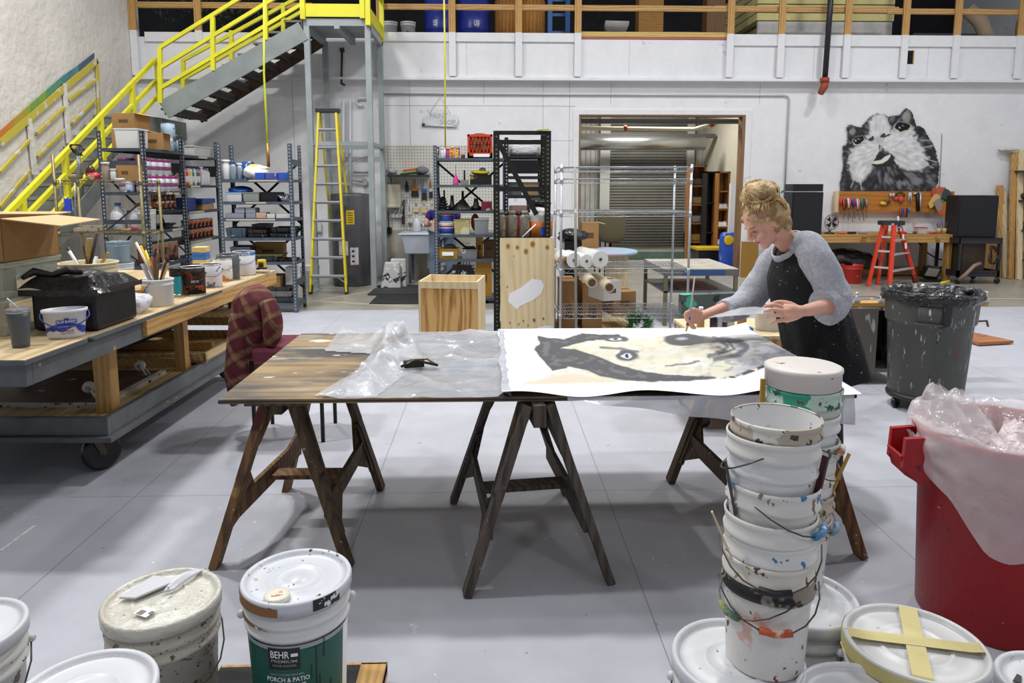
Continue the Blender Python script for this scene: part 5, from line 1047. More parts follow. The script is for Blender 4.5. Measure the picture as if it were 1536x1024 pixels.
# ---- Rack A : runs away from camera along the stairs
AX0,AX1=-4.38,-3.87
ya,ym,yb_=8.3,9.32,10.5
tA=rack('dark slotted steel shelving running beside the stairs, loaded with paint cans',AX0,AX1,ya,yb_,2.19,[(2.0,ya,ym),(1.97,ym,yb_),(1.51,ya,ym),(1.585,ym,yb_),(1.06,ya,ym),(1.25,ym,yb_),(.865,ym,yb_),(.66,ya,ym),(.2,ya,yb_)],mids=(ym,),xb=False)
for q in ((ya-.002,ya+.003,1.74,1.86),(ym-.002,ym+.003,1.74,1.86),(yb_-.003,yb_,1.7,1.85),(ya-.001,ya+.003,1.15,1.2)): b=B();b.bx(AX0,AX1,*q);obj('end_plate',b,m_rk,tA)
b=B();b.beam((AX0,ya,1.05),(AX1,ya,1.45),.02,.004,(0,1,0));b.beam((AX1,ya,.62),(AX0,ya,1.0),.02,.004,(0,1,0));b.beam((AX0+.01,ya+.1,.7),(AX0+.01,yb_,1.9),.03,.004,(1,0,0));b.beam((AX0+.01,yb_,.6),(AX0+.01,ya+.1,1.7),.03,.004,(1,0,0));obj('cross_brace',b,MATS['black_brace'],tA)
b=B();
for y0,y1,z in ((ya+.05,ya+.25,1.045),(ya+.6,ya+.9,1.045),(ym+.1,ym+.8,.85),(ym+.1,ym+.6,1.235),(ym+.2,ym+.5,1.57),(ym+.5,ym+.8,1.955),(ya+.5,ya+.66,1.49),(ya+.7,ya+.86,1.485)): b=B();b.bx(AX1,AX1+.002,y0,y1,z-.014,z+.012);obj('shelf_tape',b,mat('shelf_masking_tape','#b8b39a',.7,splat=[('#4a4a44',40,.64)]),tA)
def cub(x0,x1,y0,y1,z0,z1,name,m,label,cat,group=None,bevel=.004,rz=0):
    b=B();c=((x0+x1)/2,(y0+y1)/2,(z0+z1)/2);b.box(c,(abs(x1-x0),abs(y1-y0),z1-z0),RZ(rz));return obj(name,b,m,label=label,cat=cat,group=group,bevel=bevel)
def carton(x0,x1,y0,y1,z0,z1,label,flaps=True,rz=0,m=None,cat='box'):
    t=thing('cardboard_carton',label,cat,((x0+x1)/2,(y0+y1)/2,z0));c=V(((x0+x1)/2,(y0+y1)/2,(z0+z1)/2));R=RZ(rz);b=B();b.box(c,(x1-x0,y1-y0,z1-z0),R);b.mi=1
    if not flaps: bpy.data.objects.remove(t)
    b.box(c+R@V((0,-(y1-y0)/2,.0)),((x1-x0)*.4,.002,(z1-z0)*.22),R);b.box(c+R@V((0,0,(z1-z0)/2)),((x1-x0),.05,.002),R);k_=[m or m_card,mat('carton_print','#5c4326',.8)]
    if not flaps: return obj('cardboard_carton',b,k_,label=label,cat=cat)
    obj('carton_body',b,k_,t)
    if flaps:
        b=B();h=(z1-z0)/2;dx=(x1-x0)/2;dy=(y1-y0)/2;b.prism([c+R@V(p) for p in ((dx,-dy,h),(dx,dy,h),(dx+.09,dy,h-.02),(dx+.09,-dy,h-.02))],(0,0,.004));obj('flap',b,m_cardl,t)
    return t
m_tubw=mat('translucent_white_tub','#cfd0cc',.4,splat=[('#3a7a4a',7,.72),('#b7c93a',9,.74)])
def tub(x0,x1,y0,y1,z0,z1,label,m=None,lid=None,cat='tub',taper=.9):
    t=thing('plastic_tub',label,cat,((x0+x1)/2,(y0+y1)/2,z0));cx,cy,w,d=(x0+x1)/2,(y0+y1)/2,(x1-x0)/2,(y1-y0)/2
    def ring(k,z): return [(cx-w*k,cy-d*k,z),(cx+w*k,cy-d*k,z),(cx+w*k,cy+d*k,z),(cx-w*k,cy+d*k,z)]
    vs=[];h=z1-z0
    P=[(taper,z0),(.96,z1-h*.1),(1.0,z1-h*.09),(1.0,z1),(.95,z1),(taper*.97,z0+.01)]
    for k,z in P: vs+=ring(k,z)
    fs=[(3,2,1,0)]+[(j*4+i,j*4+(i+1)%4,(j+1)*4+(i+1)%4,(j+1)*4+i) for j in range(len(P)-1) for i in range(4)]+[(20,21,22,23)]
    b=B();b.add(vs,fs,False);obj('tub_body',b,m or m_tubw,t,bevel=.006);b=B();b.bx(cx-w*1.02,cx+w*1.02,cy-d*1.02,cy-d*.97,z1-h*.06,z1+.001);b.bx(cx-w*1.02,cx+w*1.02,cy+d*.97,cy+d*1.02,z1-h*.06,z1+.001);b.bx(cx-w*1.02,cx-w*.97,cy-d*.97,cy+d*.97,z1-h*.06,z1+.001);b.bx(cx+w*.97,cx+w*1.02,cy-d*.97,cy+d*.97,z1-h*.06,z1+.001);obj('rim',b,m or m_tubw,t)
    if lid: b=B();b.bx(cx-w*1.02,cx+w*1.02,cy-d*1.02,cy+d*1.02,z1,z1+.014);obj('lid',b,lid,t,bevel=.004)
    return t
tub(Xp(187,8.5),Xp(222,8.5),8.36,8.62,2.001,2.001+.22,'white rectangular tub with green paint drips on top of the rack by the stairs')
carton(Xp(188,8.95),Xp(228,8.95),8.72,9.05,2.001,2.235,'cardboard carton directly behind the white tub on the rack top',rz=.05)
carton(Xp(186,8.9)+.02,Xp(226,8.95),8.72,9.05,2.24,2.42,'cardboard carton topmost of the pile on the rack by the stairs',rz=-.08)
carton(Xp(225,9.0)+.06,Xp(246,8.8)+.04,8.75,9.0,2.003,2.2,'small open cardboard carton right of the pile on the rack top',rz=.1)
m_bluelab=mat('pale_blue_label','#9db8cf',.5,splat=[('#7a5a3a',12,.7),('#9a3a34',20,.74)])
def cansat(lst,r,h,z,bands,label,group,lid='#b9b9b6',txt=None):
    r0=None
    for i,(x,y) in enumerate(lst):
        if r0 is None: r0=can(V((x,y,z)),r,h,label,bands,lid=lid,group=group,bail=False,txt=txt,face=-.8)
        else: dup(r0,(x,y,z))
    return r0
cansat([(-3.98,9.12),(-4.17,9.16),(-4.02,9.45),(-4.22,9.42)],.082,.19,2.001 if 0 else 2.001,[(.04,.96,m_bluelab)],'pale blue labelled paint can in the bottom layer on the rack top','pale blue labelled cans on the rack top') if 0 else None
r0=can(V((-3.98,9.0+.13,2.001)),.082,.17,'pale blue labelled paint can in the pile on the rack top by the stairs',[(.04,.96,m_bluelab)],group='pale blue labelled cans on the rack top',bail=False,face=-.8)
for x,y,z in ((-4.16,9.16,2.001),(-3.98,9.44,1.971),(-4.17,9.42,1.971),(-4.0,9.25,2.175)): dup(r0,(x,y,z))
tub(AX0+.08,AX1-.02,9.75,10.35,1.972,2.1,'long white slotted tray on the far top shelf of the rack by the stairs',m=mat('white_slotted_tray','#d2d2cf',.5))
m_pk=mat('magenta_band','#a3207e',.45);m_sv=mat('silver_white_label','#c8c8cc',.4,.3);
r0=can(V((-3.96,8.44,1.511)),.084,.19,'silver paint can with magenta lid on the middle shelf of the rack by the stairs',[(.04,.8,m_sv),(.83,.97,m_pk),(.3,.55,m_pk)],group='silver and magenta cans on the rack shelf',bail=False,lid='#a3207e',face=-.8)
for z,n in ((1.511,5),(1.702,4)):
    for k in range(n):
        for x in (-3.96,-4.15):
            if (z,k,x)!=(1.511,0,-3.96): dup(r0,(x,8.44+k*.176,z))
def bottle(c,r,h,label,m,mc,group=None,name='bottle',neck=.35,cat='bottle',cap=True):
    c=V(c);t=thing(name,label,cat,c,0,group);b=B();b.lathe([(r*.9,0),(r,.006),(r,h*.72),(r*.85,h*.8),(r*neck,h*.86),(r*neck,h*.9)],c,18);obj('bottle_body',b,m,t)
    if cap: b=B();b.lathe([(r*neck*1.2,h*.88),(r*neck*1.2,h),(0,h)],c,14);obj('cap',b,mc,t)
    return t
cols=[('#c94a5a','pink red'),('#d9868f','pale pink'),('#c8302a','red'),('#e0c24a','yellow'),('#e6d9b0','cream'),('#2f8a4a','green'),('#dfe2e6','white'),('#3f5fa0','blue'),('#9a6a4a','brown')]
for k,(cl,nm) in enumerate(cols):
    bottle((-3.95,9.44+k*.066,1.586),.03,.25,'%s colorant bottle in the row on the rack beside the stairs'%nm,mat('colorant_%s'%nm.replace(' ','_'),cl,.45,var=('#e2e2e2',11,.5,.52)),mat('violet_cap','#3c3f8a',.4))
for k in range(3): bottle((-3.95,10.08+k*.095,1.586),.042,.25-.01*k,['white spray bottle with grey label, nearest of the three after the colorants','tall white spray bottle in the middle of three after the colorants','white spray bottle with brown base at the end of the colorant row'][k],mat('spray_white','#d8d8da',.4,splat=[('#6a4a3a',9,.68)]),mat('spray_cap_%d'%k,['#e2e2e2','#4c5c8a','#c88a9a'][k],.4),neck=.5)
m_orl=mat('orange_black_label','#c4602a',.5,var=('#1a1412',14,.46,.5))
b=B();b.bx(AX0+.02,AX1-.02,8.68,9.28,1.27,1.285);b.bx(AX1-.03,AX1-.02,8.68,9.28,1.25,1.285);b.beam((AX1-.05,8.72,1.25),(AX1-.05,8.86,1.06),.02,.01);obj('small_riser',b,MATS['black_brace'],label='black wire riser shelf holding orange labelled cans on the rack',cat='riser')
r0=can(V((-3.98,8.76,1.286)),.06,.1,'small orange and black labelled can on the black riser',[(.04,.96,m_orl)],group='small orange labelled cans on the riser',bail=False)
for z in (1.286,1.388):
    for k in range(4):
        if z+k>1.3: dup(r0,(-3.98,8.76+k*.13,z))
c=V((-4.0,8.5,1.061));t=thing('stained_bucket','white bucket with yellow stained label on the rack beside the stairs','bucket',c);b=B();pailbody(b,c,.115,.25);obj('bucket_body',b,spl('bucket_yellow_label','#d0cec8',('#b9a94a',9,.62)) if 0 else mat('bucket_yellow_label','#d0cec8',.45,splat=[('#b9a94a',9,.66)]),t);b=B();b.box(c+V((0,0,.27)),(.1,.14,.03));obj('rag',b,m_tubw,t,bevel=.008)
for k in range(3): b=B();b.lathe([(.09,0),(.1,.01),(.1,.02),(0,.022)],(-4.0+.01*k,8.9+.06*k,1.061+.0*k+.022*k),20);obj('round_cover',b,MATS['black_plastic'],label='round black lid in the loose stack on the rack shelf',cat='lid',group='loose black lids on the rack shelf')
cub(-4.3,-3.95,9.5,9.85,1.251,1.42,'blue_bin',mat('navy_blue_plastic','#223a86',.5),'navy blue bin on the rack below the colorant bottles','bin')
cub(-4.2,-3.9,9.95,10.35,1.251,1.33,'kraft_parcel',mat('tan_parcel','#b08a62',.8),'tan parcel wrapped on the rack below the colorant bottles','parcel');cub(-4.2,-3.89,9.92,10.38,1.335,1.4,'blue_mat',mat('navy_blue_plastic'),'blue folded mat lying on the tan parcel','mat')
r0=can(V((-3.97,9.6,.866)),.065,.13,'orange and black labelled can on the lowest open shelf of the rack',[(.04,.96,m_orl)],group='orange labelled cans on the low shelf',bail=False)
for z in (.866,.998):
    for k in range(6):
        if z>.9 or k>0: dup(r0,(-3.97,9.6+k*.135,z))
bottle((-3.95,9.44,.866),.04,.27,'grey spray can with blue cap on the low shelf of the rack',mat('spray_grey','#8d939c',.4,.3),mat('cap_blue','#2f78c0',.4),neck=.8)
m_brn=mat('brown_label','#7a4a30',.5,var=('#1d1512',7,.5,.55))
r0=can(V((-3.99,8.5,.661)),.115,.24,'large brown labelled can low on the rack beside the stairs',[(.03,.97,m_brn)],group='large brown labelled cans low on the rack',bail=True);dup(r0,(-3.99,8.76,.661));dup(r0,(-3.99,9.02,.661))
for k,(y) in enumerate((9.45,9.62)): can(V((-3.95,y,.46)),.08,.22,['grey paint can with blue and red label under the low shelf, nearer one','grey paint can with blue and red label under the low shelf, farther one'][k],[(.03,.7,mat('grey_label','#6a6c70',.5,splat=[('#b8323a',14,.66)])),(.7,.97,mat('cap_blue'))],bail=False)
b=B();b.bx(AX0+.02,AX1-.02,9.34,10.45,.44,.459);obj('board_shelf',b,m_ywp,label='loose plywood board shelf inside the rack near the floor',cat='board')
# end-face things
carton(-4.36,-4.1,8.34,8.6,1.512,1.67,'small brown carton with white stickers on the end of the rack',flaps=False) if 0 else None
def jug(c,label,m,mc,s=1):
    c=V(c);t=thing('plastic_jug',label,'jug',c);b=B();b.lathe([(.07*s,0),(.078*s,.01),(.078*s,.15*s),(.065*s,.2*s),(.03*s,.245*s),(.025*s,.27*s)],c,22);obj('jug_body',b,m,t);b=B();b.lathe([(.03*s,.268*s),(.03*s,.295*s),(0,.296*s)],c,14);obj('cap',b,mc,t);b=B();b.tube([c+V((.03*s,-.0,.25*s)),c+V((.08*s,0,.22*s)),c+V((.082*s,0,.13*s))],.01*s,8);obj('handle',b,m,t)
m_jug=mat('milky_jug','#cfd0d2',.35,alpha=.93)
jug((-4.28,8.45,1.062),'milky plastic jug with blue cap on the end shelf of the rack',m_jug,mat('cap_blue'),1.1);jug((-4.07,8.47,1.062),'milky plastic jug with dull red cap beside the slotted front post',m_jug,mat('cap_red','#8a3d48',.5),1.08)
cub(-4.12,-3.98,8.36,8.5,1.512,1.74,'detergent_pack',mat('blue_white_pack','#c9d2e0',.5,var=('#3a86c8',8,.56,.58)),'white and blue pack at the end of the middle rack shelf','pack') if 0 else bottle((-4.1,8.4,1.512),.05,.2,'white bottle with blue label at the end of the middle rack shelf',mat('blue_white_pack','#c9d2e0',.5,var=('#3a86c8',8,.56,.58)),m_jug)
# ---- Rack B
BX0,BX1,BY0,BY1=-3.32,-2.42,8.98,9.44
tB=rack('blue grey slotted steel shelving with paint trays, under the hanging air hose',BX0,BX1,BY0,BY1,2.09,[1.655,1.385,1.18,.94,.64,.12],m=m_rkg)
for q in ((1.83,1.9),(.34,.42),(.06,.12)): b=B();b.bx(BX1-.003,BX1+.001,BY0,BY1,*q);obj('end_plate',b,m_rkg,tB)
for q in ((-2.95,-2.6,1.632),(-3.0,-2.75,1.362),(-3.25,-2.65,1.155)): b=B();b.bx(q[0],q[1],BY0-.001,BY0+.001,q[2],q[2]+.019);obj('shelf_tape',b,MATS['shelf_masking_tape'],tB)
XB=lambda x:Xp(x,9.1)
bottle((XB(341),9.1,1.656),.055,.24,'white canister with copper band at the left of the top blue grey shelf',mat('canister_white','#dadada',.4),mat('canister_lid','#e2dfd8',.4),neck=.85)
bottle((XB(352),9.1,1.656),.038,.22,'spray can with white cap, left of two by the white canister',mat('spray_steel','#9aa7b5',.3,.4),mat('cap_navy','#2c3f7a',.4),neck=.7);bottle((XB(359),9.16,1.656),.038,.2,'spray can with white cap, right of two by the white canister',mat('spray_steel'),mat('cap_white','#e0e0e0',.4),neck=.7)
cub(XB(360),XB(373),9.22,9.38,1.656,1.88,'blue_box',mat('blue_print_box','#2a64b0',.5,splat=[('#d8dce4',8,.62)]),'blue printed box standing at the back of the top blue grey shelf','box')
b=B();c=V((XB(384),9.15,1.735));b.ball(c,(.15,.11,.085),24,16,fn=lambda p:p*(1+.35*noise.noise(p*13)));b.mi=1;b.ball(c+V((.02,.03,.06)),(.13,.08,.05),20,12,fn=lambda p:p*(1+.4*noise.noise(p*15)));obj('plastic_bags',b,[mat('white_crumpled_bag','#dedfe0',.4,bump=(14,.8,.03)),mat('yellow_white_bag','#e2d24a',.5,var=('#e4e4e6',7,.46,.5))],label='crumpled white and yellow plastic bags on the top blue grey shelf',cat='plastic bags')
m_bb=mat('blue_carton','#2b55b8',.5,splat=[('#c9d2ea',16,.68)])
for k,(x0,x1,h,lb) in enumerate(((387,401,.085,'blue glove box left of three on the top blue grey shelf'),(402,420,.08,'long blue and violet box in the middle of three on the top blue grey shelf'),(421,436,.085,'blue box at the right end of the top blue grey shelf'))): cub(XB(x0),XB(x1),9.03,9.2,1.656,1.656+h,'glove_box',m_bb if k!=1 else mat('blue_violet_carton','#4a4f9c',.5,splat=[('#d8d8e6',12,.6)]),lb,'box')
b=B();b.ball((XB(362),9.15,1.52),(.16,.12,.06),20,12,fn=lambda p:p*(1+.3*noise.noise(p*10)));obj('blue_bag',b,mat('blue_bag','#1f4f96',.45,bump=(14,.7,.03)),label='crumpled blue bag heaped on the white tub',cat='bag')
tub(XB(343),XB(366),9.02,9.3,1.386,1.49,'white tub with blue lid on the second blue grey shelf',m=mat('white_orange_tub','#d0d0d2',.4,splat=[('#c8743a',7,.72)]),lid=mat('cap_blue'))
tub(XB(367),XB(392),9.02,9.3,1.386,1.5,'greenish clear tote on the second blue grey shelf',m=mat('green_clear_tote','#9aa39a',.3,alpha=.8))
tub(XB(394),XB(420),9.02,9.3,1.386,1.5,'black tote on the second blue grey shelf',m=MATS['black_plastic'])
b=B();b.ball((XB(426),9.1,1.44),(.09,.08,.055),18,12,fn=lambda p:p*(1+.5*noise.noise(p*18)));obj('black_white_bag',b,mat('black_white_bag','#2a2b2f',.25,var=('#b9c0c8',12,.52,.58)),label='crumpled black and clear bag at the right of the second blue grey shelf',cat='bag')
k=0;m_gb=mat('grey_blue_carton','#8a919e',.6,splat=[('#5b6270',14,.62)]);first=None
for z,xs in ((1.181,(340,354,371)),(1.246,(355,371))):
    for x in xs:
        if first is None: first=cub(XB(x),XB(x+14.5),9.02,9.2,z,z+.062,'tape_carton',m_gb,'small grey blue carton in the stacked row on the third blue grey shelf','box',group='small grey blue cartons on the third shelf')
        else: d=dup(first,(XB(x+7),9.11,z))
cub(XB(386),XB(401),9.02,9.2,1.181,1.25,'red_carton',mat('red_cream_carton','#c9a48f',.6,splat=[('#a03030',9,.58)]),'cream and red carton on the third blue grey shelf','box');cub(XB(402),XB(414),9.02,9.2,1.181,1.235,'white_carton',mat('white_carton','#cfcfcd',.6,splat=[('#b04a4a',12,.72)]),'white carton with red mark on the third blue grey shelf','box');cub(XB(416),XB(437),9.02,9.2,1.181,1.235,'white_carton',mat('white_carton'),'long white carton at the right of the third blue grey shelf','box')
m_tr=mat('black_tray_paint','#26282b',.4,splat=[('#8d9296',14,.66)]);m_tr2=mat('steel_blue_tray','#4c5a68',.4,.3,splat=[('#b9b4a0',12,.68)])
def tray(x0,x1,y0,y1,z,h,m,label,tilt=0):
    b=B();cx,cy,w,d=(x0+x1)/2,(y0+y1)/2,(x1-x0)/2,(y1-y0)/2
    vs=[];
    for k,zz in ((.88,z),(1.0,z+h),(.96,z+h),(.86,z+.006)):
        for sx,sy in ((-1,-1),(1,-1),(1,1),(-1,1)): vs.append((cx+w*k*sx,cy+d*k*sy,zz+tilt*sx))
    b.add(vs,[(3,2,1,0)]+[(j*4+i,j*4+(i+1)%4,(j+1)*4+(i+1)%4,(j+1)*4+i) for j in range(3) for i in range(4)]+[(12,13,14,15)],False);b.bx(cx-w*.6,cx-w*.5,cy-d-.01,cy-d+.0,z,z+h*.8) ;b.bx(cx+w*.5,cx+w*.6,cy-d-.01,cy-d,z,z+h*.8)
    return obj('paint_tray',b,m,label=label,cat='paint tray',bevel=.004)
tray(XB(340),XB(370),9.0,9.38,.941,.12,m_tr2,'steel blue paint tray at the left of the fourth blue grey shelf')
tray(XB(372),XB(402),9.0,9.38,.941,.045,m_tr,'black tray at the bottom of the pile in the middle of the fourth shelf');tray(XB(373),XB(401),9.0,9.36,.99,.05,mat('maroon_tray','#3a2228',.5),'dark maroon tray in the middle pile of the fourth shelf');tray(XB(377),XB(400),9.05,9.36,1.045,.06,m_tr,'black tray with cream rim on top of the middle pile of the fourth shelf')
tray(XB(406),XB(438),9.0,9.38,.941,.05,m_tr,'grey splashed tray low at the right of the fourth shelf');tray(XB(407),XB(440),9.02,9.38,.995,.07,MATS['black_plastic'],'black tray on top at the right of the fourth shelf')
tray(XB(343),XB(378),9.0,9.38,.641,.08,m_tr,'grimy black tray at the bottom left of the fifth shelf');tray(XB(344),XB(375),9.02,9.36,.725,.1,m_tr2,'steel blue tray upper left on the fifth shelf')
carton(XB(370),XB(416),9.25,9.42,.641,.86,'brown carton standing at the back of the fifth blue grey shelf',flaps=False)
tray(XB(380),XB(416),9.0,9.24,.641,.06,m_tr,'black tray with bright clips in the middle of the fifth shelf');tray(XB(379),XB(425),9.0,9.24,.705,.03,mat('olive_splash_tray','#6a6a40',.5,splat=[('#2a2b28',9,.6)]),'olive splashed tray on top of the clipped tray');tray(XB(414),XB(441),9.02,9.3,.641,.03,mat('maroon_tray'),'maroon flat tray at the right of the fifth shelf')
carton(XB(377),XB(415),9.1,9.4,.125,.45,'brown carton low inside the blue grey shelving',flaps=False)
cub(XB(416)+.03,XB(433),9.2,9.4,.125,.55,'white_box',m_tubw,'white box low behind the right post of the blue grey shelving','box')
tray(XB(402),XB(446)-.06,9.0,9.2,.125,.07,m_tr,'black tray with clips near the floor in the blue grey shelving');tray(XB(402),XB(443)-.06,9.0,9.2,.2,.07,mat('grey_splash_tray','#6d706e',.5,splat=[('#2d2e2e',12,.6),('#c9cbc8',16,.68)]),'grey splashed tray on the lowest tray of the blue grey shelving');tray(XB(404),XB(440)-.06,9.0,9.2,.275,.05,m_tr,'black tray topmost of the three near the floor')
# ---- brass wire rack C
m_brs=mat('tarnished_wire_rack','#7d7252',.45,.6,splat=[('#3d3324',30,.62)]);m_chr=mat('chrome_wire','#b3b6ba',.35,.6)
def wirerack(label,x0,x1,y0,y1,zt,shelves,m,truss=.035,step=.03,rings=True,r=.0125):
    t=thing('wire_shelving',label,'shelving',((x0+x1)/2,(y0+y1)/2,0))
    for x in (x0,x1):
        for y in (y0,y1):
            b=B();b.tube([(x,y,.0),(x,y,zt if y==y0 or zt<1.8 or r<.0135 else shelves[0]+.01)],r,10);obj('post',b,m,t)
    for z in shelves:
        b=B()
        for y in (y0,y1):
            b.tube([(x0,y,z),(x1,y,z)],.003,5);b.tube([(x0,y,z-truss),(x1,y,z-truss)],.003,5);n=max(8,int((x1-x0)/.05));pts=[]
            for k in range(n+1): pts.append((x0+(x1-x0)*k/n,y,z-(truss if k%2 else 0)))
            b.tube(pts,.0022,4)
        for x in (x0,x1):
            b.tube([(x,y0,z),(x,y1,z)],.003,5);b.tube([(x,y0,z-truss),(x,y1,z-truss)],.003,5);n=10;b.tube([(x,y0+(y1-y0)*k/n,z-(truss if k%2 else 0)) for k in range(n+1)],.0022,4)
        xx=x0+step
        while xx<x1-.01: b.tube([(xx,y0,z+.003),(xx,y1,z+.003)],.0024,4);xx+=step
        for q in (.33,.66): b.tube([(x0,y0+(y1-y0)*q,z-.002),(x1,y0+(y1-y0)*q,z-.002)],.003,4)
        for x in (x0,x1):
            for y in (y0,y1): b.tube([(x,y,z-truss-.004),(x,y,z+.004)],r*1.35,8)
        obj('wire_shelf',b,m,t)
    return t
cy0,cy1=6.6,6.96
cx0,cx1=Xp(84,cy0),Xp(212,cy0)
wirerack('tarnished brassy wire shelving loaded with brushes behind the workbench',cx0,cx1,cy0,cy1,1.86,[1.63,1.17,.6],m_brs,truss=.03,r=.014)
XC=lambda x:Xp(x,6.75)
b=B();b.tube([(XC(133),6.62,1.645),(XC(135),6.62,1.85)],.018,10);obj('roller_tube',b,mat('steel_tube_dirty','#8c8d8c',.4,.6,splat=[('#e2e2e2',24,.62)]),label='splattered steel tube standing at the front of the brassy shelf',cat='tube')
b=B()
for k in range(3): b.tube([V((XC(134),6.62,1.9))+V((.05*math.cos(a+k)*1.0,.03*math.sin(a*2+k),.05*math.sin(a+k*.5))) for a in [i*.5 for i in range(13)]],.005,5)
obj('black_cable_coil',b,mat('black_plastic'),label='tangle of black cord hung on top of the splattered steel tube',cat='cord')
b=B();b.ball((XC(143),6.7,1.71),(.045,.04,.06),14,10);b.mi=1;b.ball((XC(149),6.7,1.675),(.06,.05,.035),16,10,fn=lambda p:p*(1+.4*noise.noise(p*30)));obj('red_mesh_bag',b,[mat('brown_glass','#4a2a1c',.2),mat('red_mesh','#b5202c',.5)],label='crumpled red mesh bag with dark bottle on the brassy shelf',cat='bag')
b=B();b.tube([(XC(112),6.7,1.665),(XC(131),6.68,1.665)],.024,14);obj('paint_roller',b,mat('dirty_roller_nap','#9a8a60',.9,bump=(60,1)),label='dirty tan paint roller lying on the brassy shelf',cat='paint roller');b=B();b.tube([(XC(146),6.64,1.66),(XC(154),6.6,1.66)],.022,14);obj('paint_roller',b,mat('dirty_roller_nap'),label='short tan roller end beside the red mesh bag',cat='paint roller')
for x,r,h,lb,m in ((166,.032,.16,'cloudy jar standing on the brassy shelf',mat('cloudy_glass','#a9988a',.2,alpha=.75)),(177,.024,.1,'small white bottle with dark print on the brassy shelf',m_jug)): bottle((XC(x),6.7,1.637),r,h,lb,m,m_jug,neck=.9)
carton(XC(180),XC(205),6.72,6.9,1.637,1.77,'brown carton with white stickers on the brassy shelf',flaps=False)
b=B();b.tube([(XC(185),6.63,1.642),(XC(199),6.63,1.642)],.01,8);obj('pale_tube',b,mat('pale_mint_tube','#c9d2cc',.5),label='pale mint tube lying in front of the brown carton',cat='tube')
bottle((XC(216),7.2,1.3),.05,.28,'x','x','x') if 0 else None
# hanging whisks etc under left end
def hang(x,y0,y1,m,label,cat,r=.006,h=None,yy=6.58):
    p=py(x,y0,yy);q=py(x+1,y1,yy);b=B();b.tube([p,q],r,7)
    if h: h(b,q)
    return obj(cat.replace(' ','_'),b,m,label=label,cat=cat)
hang(112,274,325,MATS['spray_steel'],'steel scraper hanging at the left end of the brassy shelf','scraper',.005)
def wh(b,q):
    for k in range(5): b.tube([q+V((.03*math.sin(t*PI)*math.cos(k*.7),.03*math.sin(t*PI)*math.sin(k*.7),-.12*t)) for t in [i/6 for i in range(7)]],.0015,4)
hang(90,268,290,m_chr,'wire whisk hanging at the far left of the brassy shelf','whisk',.006,wh)
def bh(b,q): b.mi=0;b.box(q+V((0,0,-.03)),(.055,.02,.12))
hang(101,295,303,mat('bright_blue_cloth','#2443c8',.6),'bright blue brush head hanging below the brassy shelf','brush',.004,bh)
# lower brassy shelf
b=B();b.box((XC(132),6.72,1.19),(.2,.12,.03),RZ(.1));b.box((XC(140),6.7,1.215),(.2,.04,.02),RZ(-.08));obj('scraped_boards',b,mat('paint_crusted_wood','#a89a88',.7,splat=[('#4a4440',14,.62)]),label='paint crusted boards on the lower brassy shelf',cat='board')
b=B();b.ball((XC(203),6.7,1.2),(.035,.03,.03),14,10);obj('dusty_ball',b,mat('dusty_rose','#8a4f58',.6),label='dusty rose ball shaped cap on the lower brassy shelf',cat='cap');b=B();b.tube([(XC(186),6.68,1.185),(XC(200),6.68,1.187)],.012,8);obj('honey_brush',b,mat('honey_wood','#b5843f',.5),label='honey coloured brush handle on the lower brassy shelf',cat='brush')
c=V((XC(190),6.8,1.176));
tub(XC(136),XC(152),6.68,6.85,.606,.606+.2,'white tub stack low on the brassy shelving',m=m_tubw)
b=B();pailbody(b,V((XC(164),6.85,.606)),.12,.26,.92);obj('white_bucket',b,m_wb,label='white ribbed bucket low on the brassy shelving behind the rollers',cat='bucket')
b=B();pailbody(b,V((XC(164),6.85,.87)),.1,.2,.92);obj('blue_grey_bucket',b,mat('clear_blue_bucket','#8fa6ad',.3),label='clear bluish bucket stacked on the white ribbed bucket',cat='bucket')
# ---- Rack F (grey, by the sink) and G, E
fy=9.6;FX0,FX1=Xp(651,fy),Xp(760,fy)
zF=lambda y:py(700,y,fy).z
tF=rack('blue grey slotted shelving of plaster tools and tubs beside the sink',FX0,FX1,fy,fy+.46,zF(218),[zF(237),zF(277),zF(316),zF(352),zF(389),.08],m=m_rkg)
XF=lambda x:Xp(x,fy+.12)
zs=[zF(237),zF(277),zF(316),zF(352),zF(389)]
cl=[('#d9c23a','#3f4fa0','yellow and violet'),('#c9c9d8','#e2e2e6','silver white'),('#5a4fa0','#c9403a','violet and red'),('#cf4a3a','#e0c23a','red and yellow'),('#e6cf2a','#c04a7a','yellow and pink'),('#3a3a3c','#8a2f2f','black')]
for k,(a,bb_,nm) in enumerate(cl): bottle((XF(657+k*7.6),fy+.1,zs[0]+.001),.028,.15-.012*(k%3) if k!=5 else .05,'small %s spray can in the row on top of the sink shelving'%nm,mat('minican_%d'%k,a,.4,var=(bb_,10,.48,.5)),mat('minicap_%d'%k,bb_,.4),neck=.9)
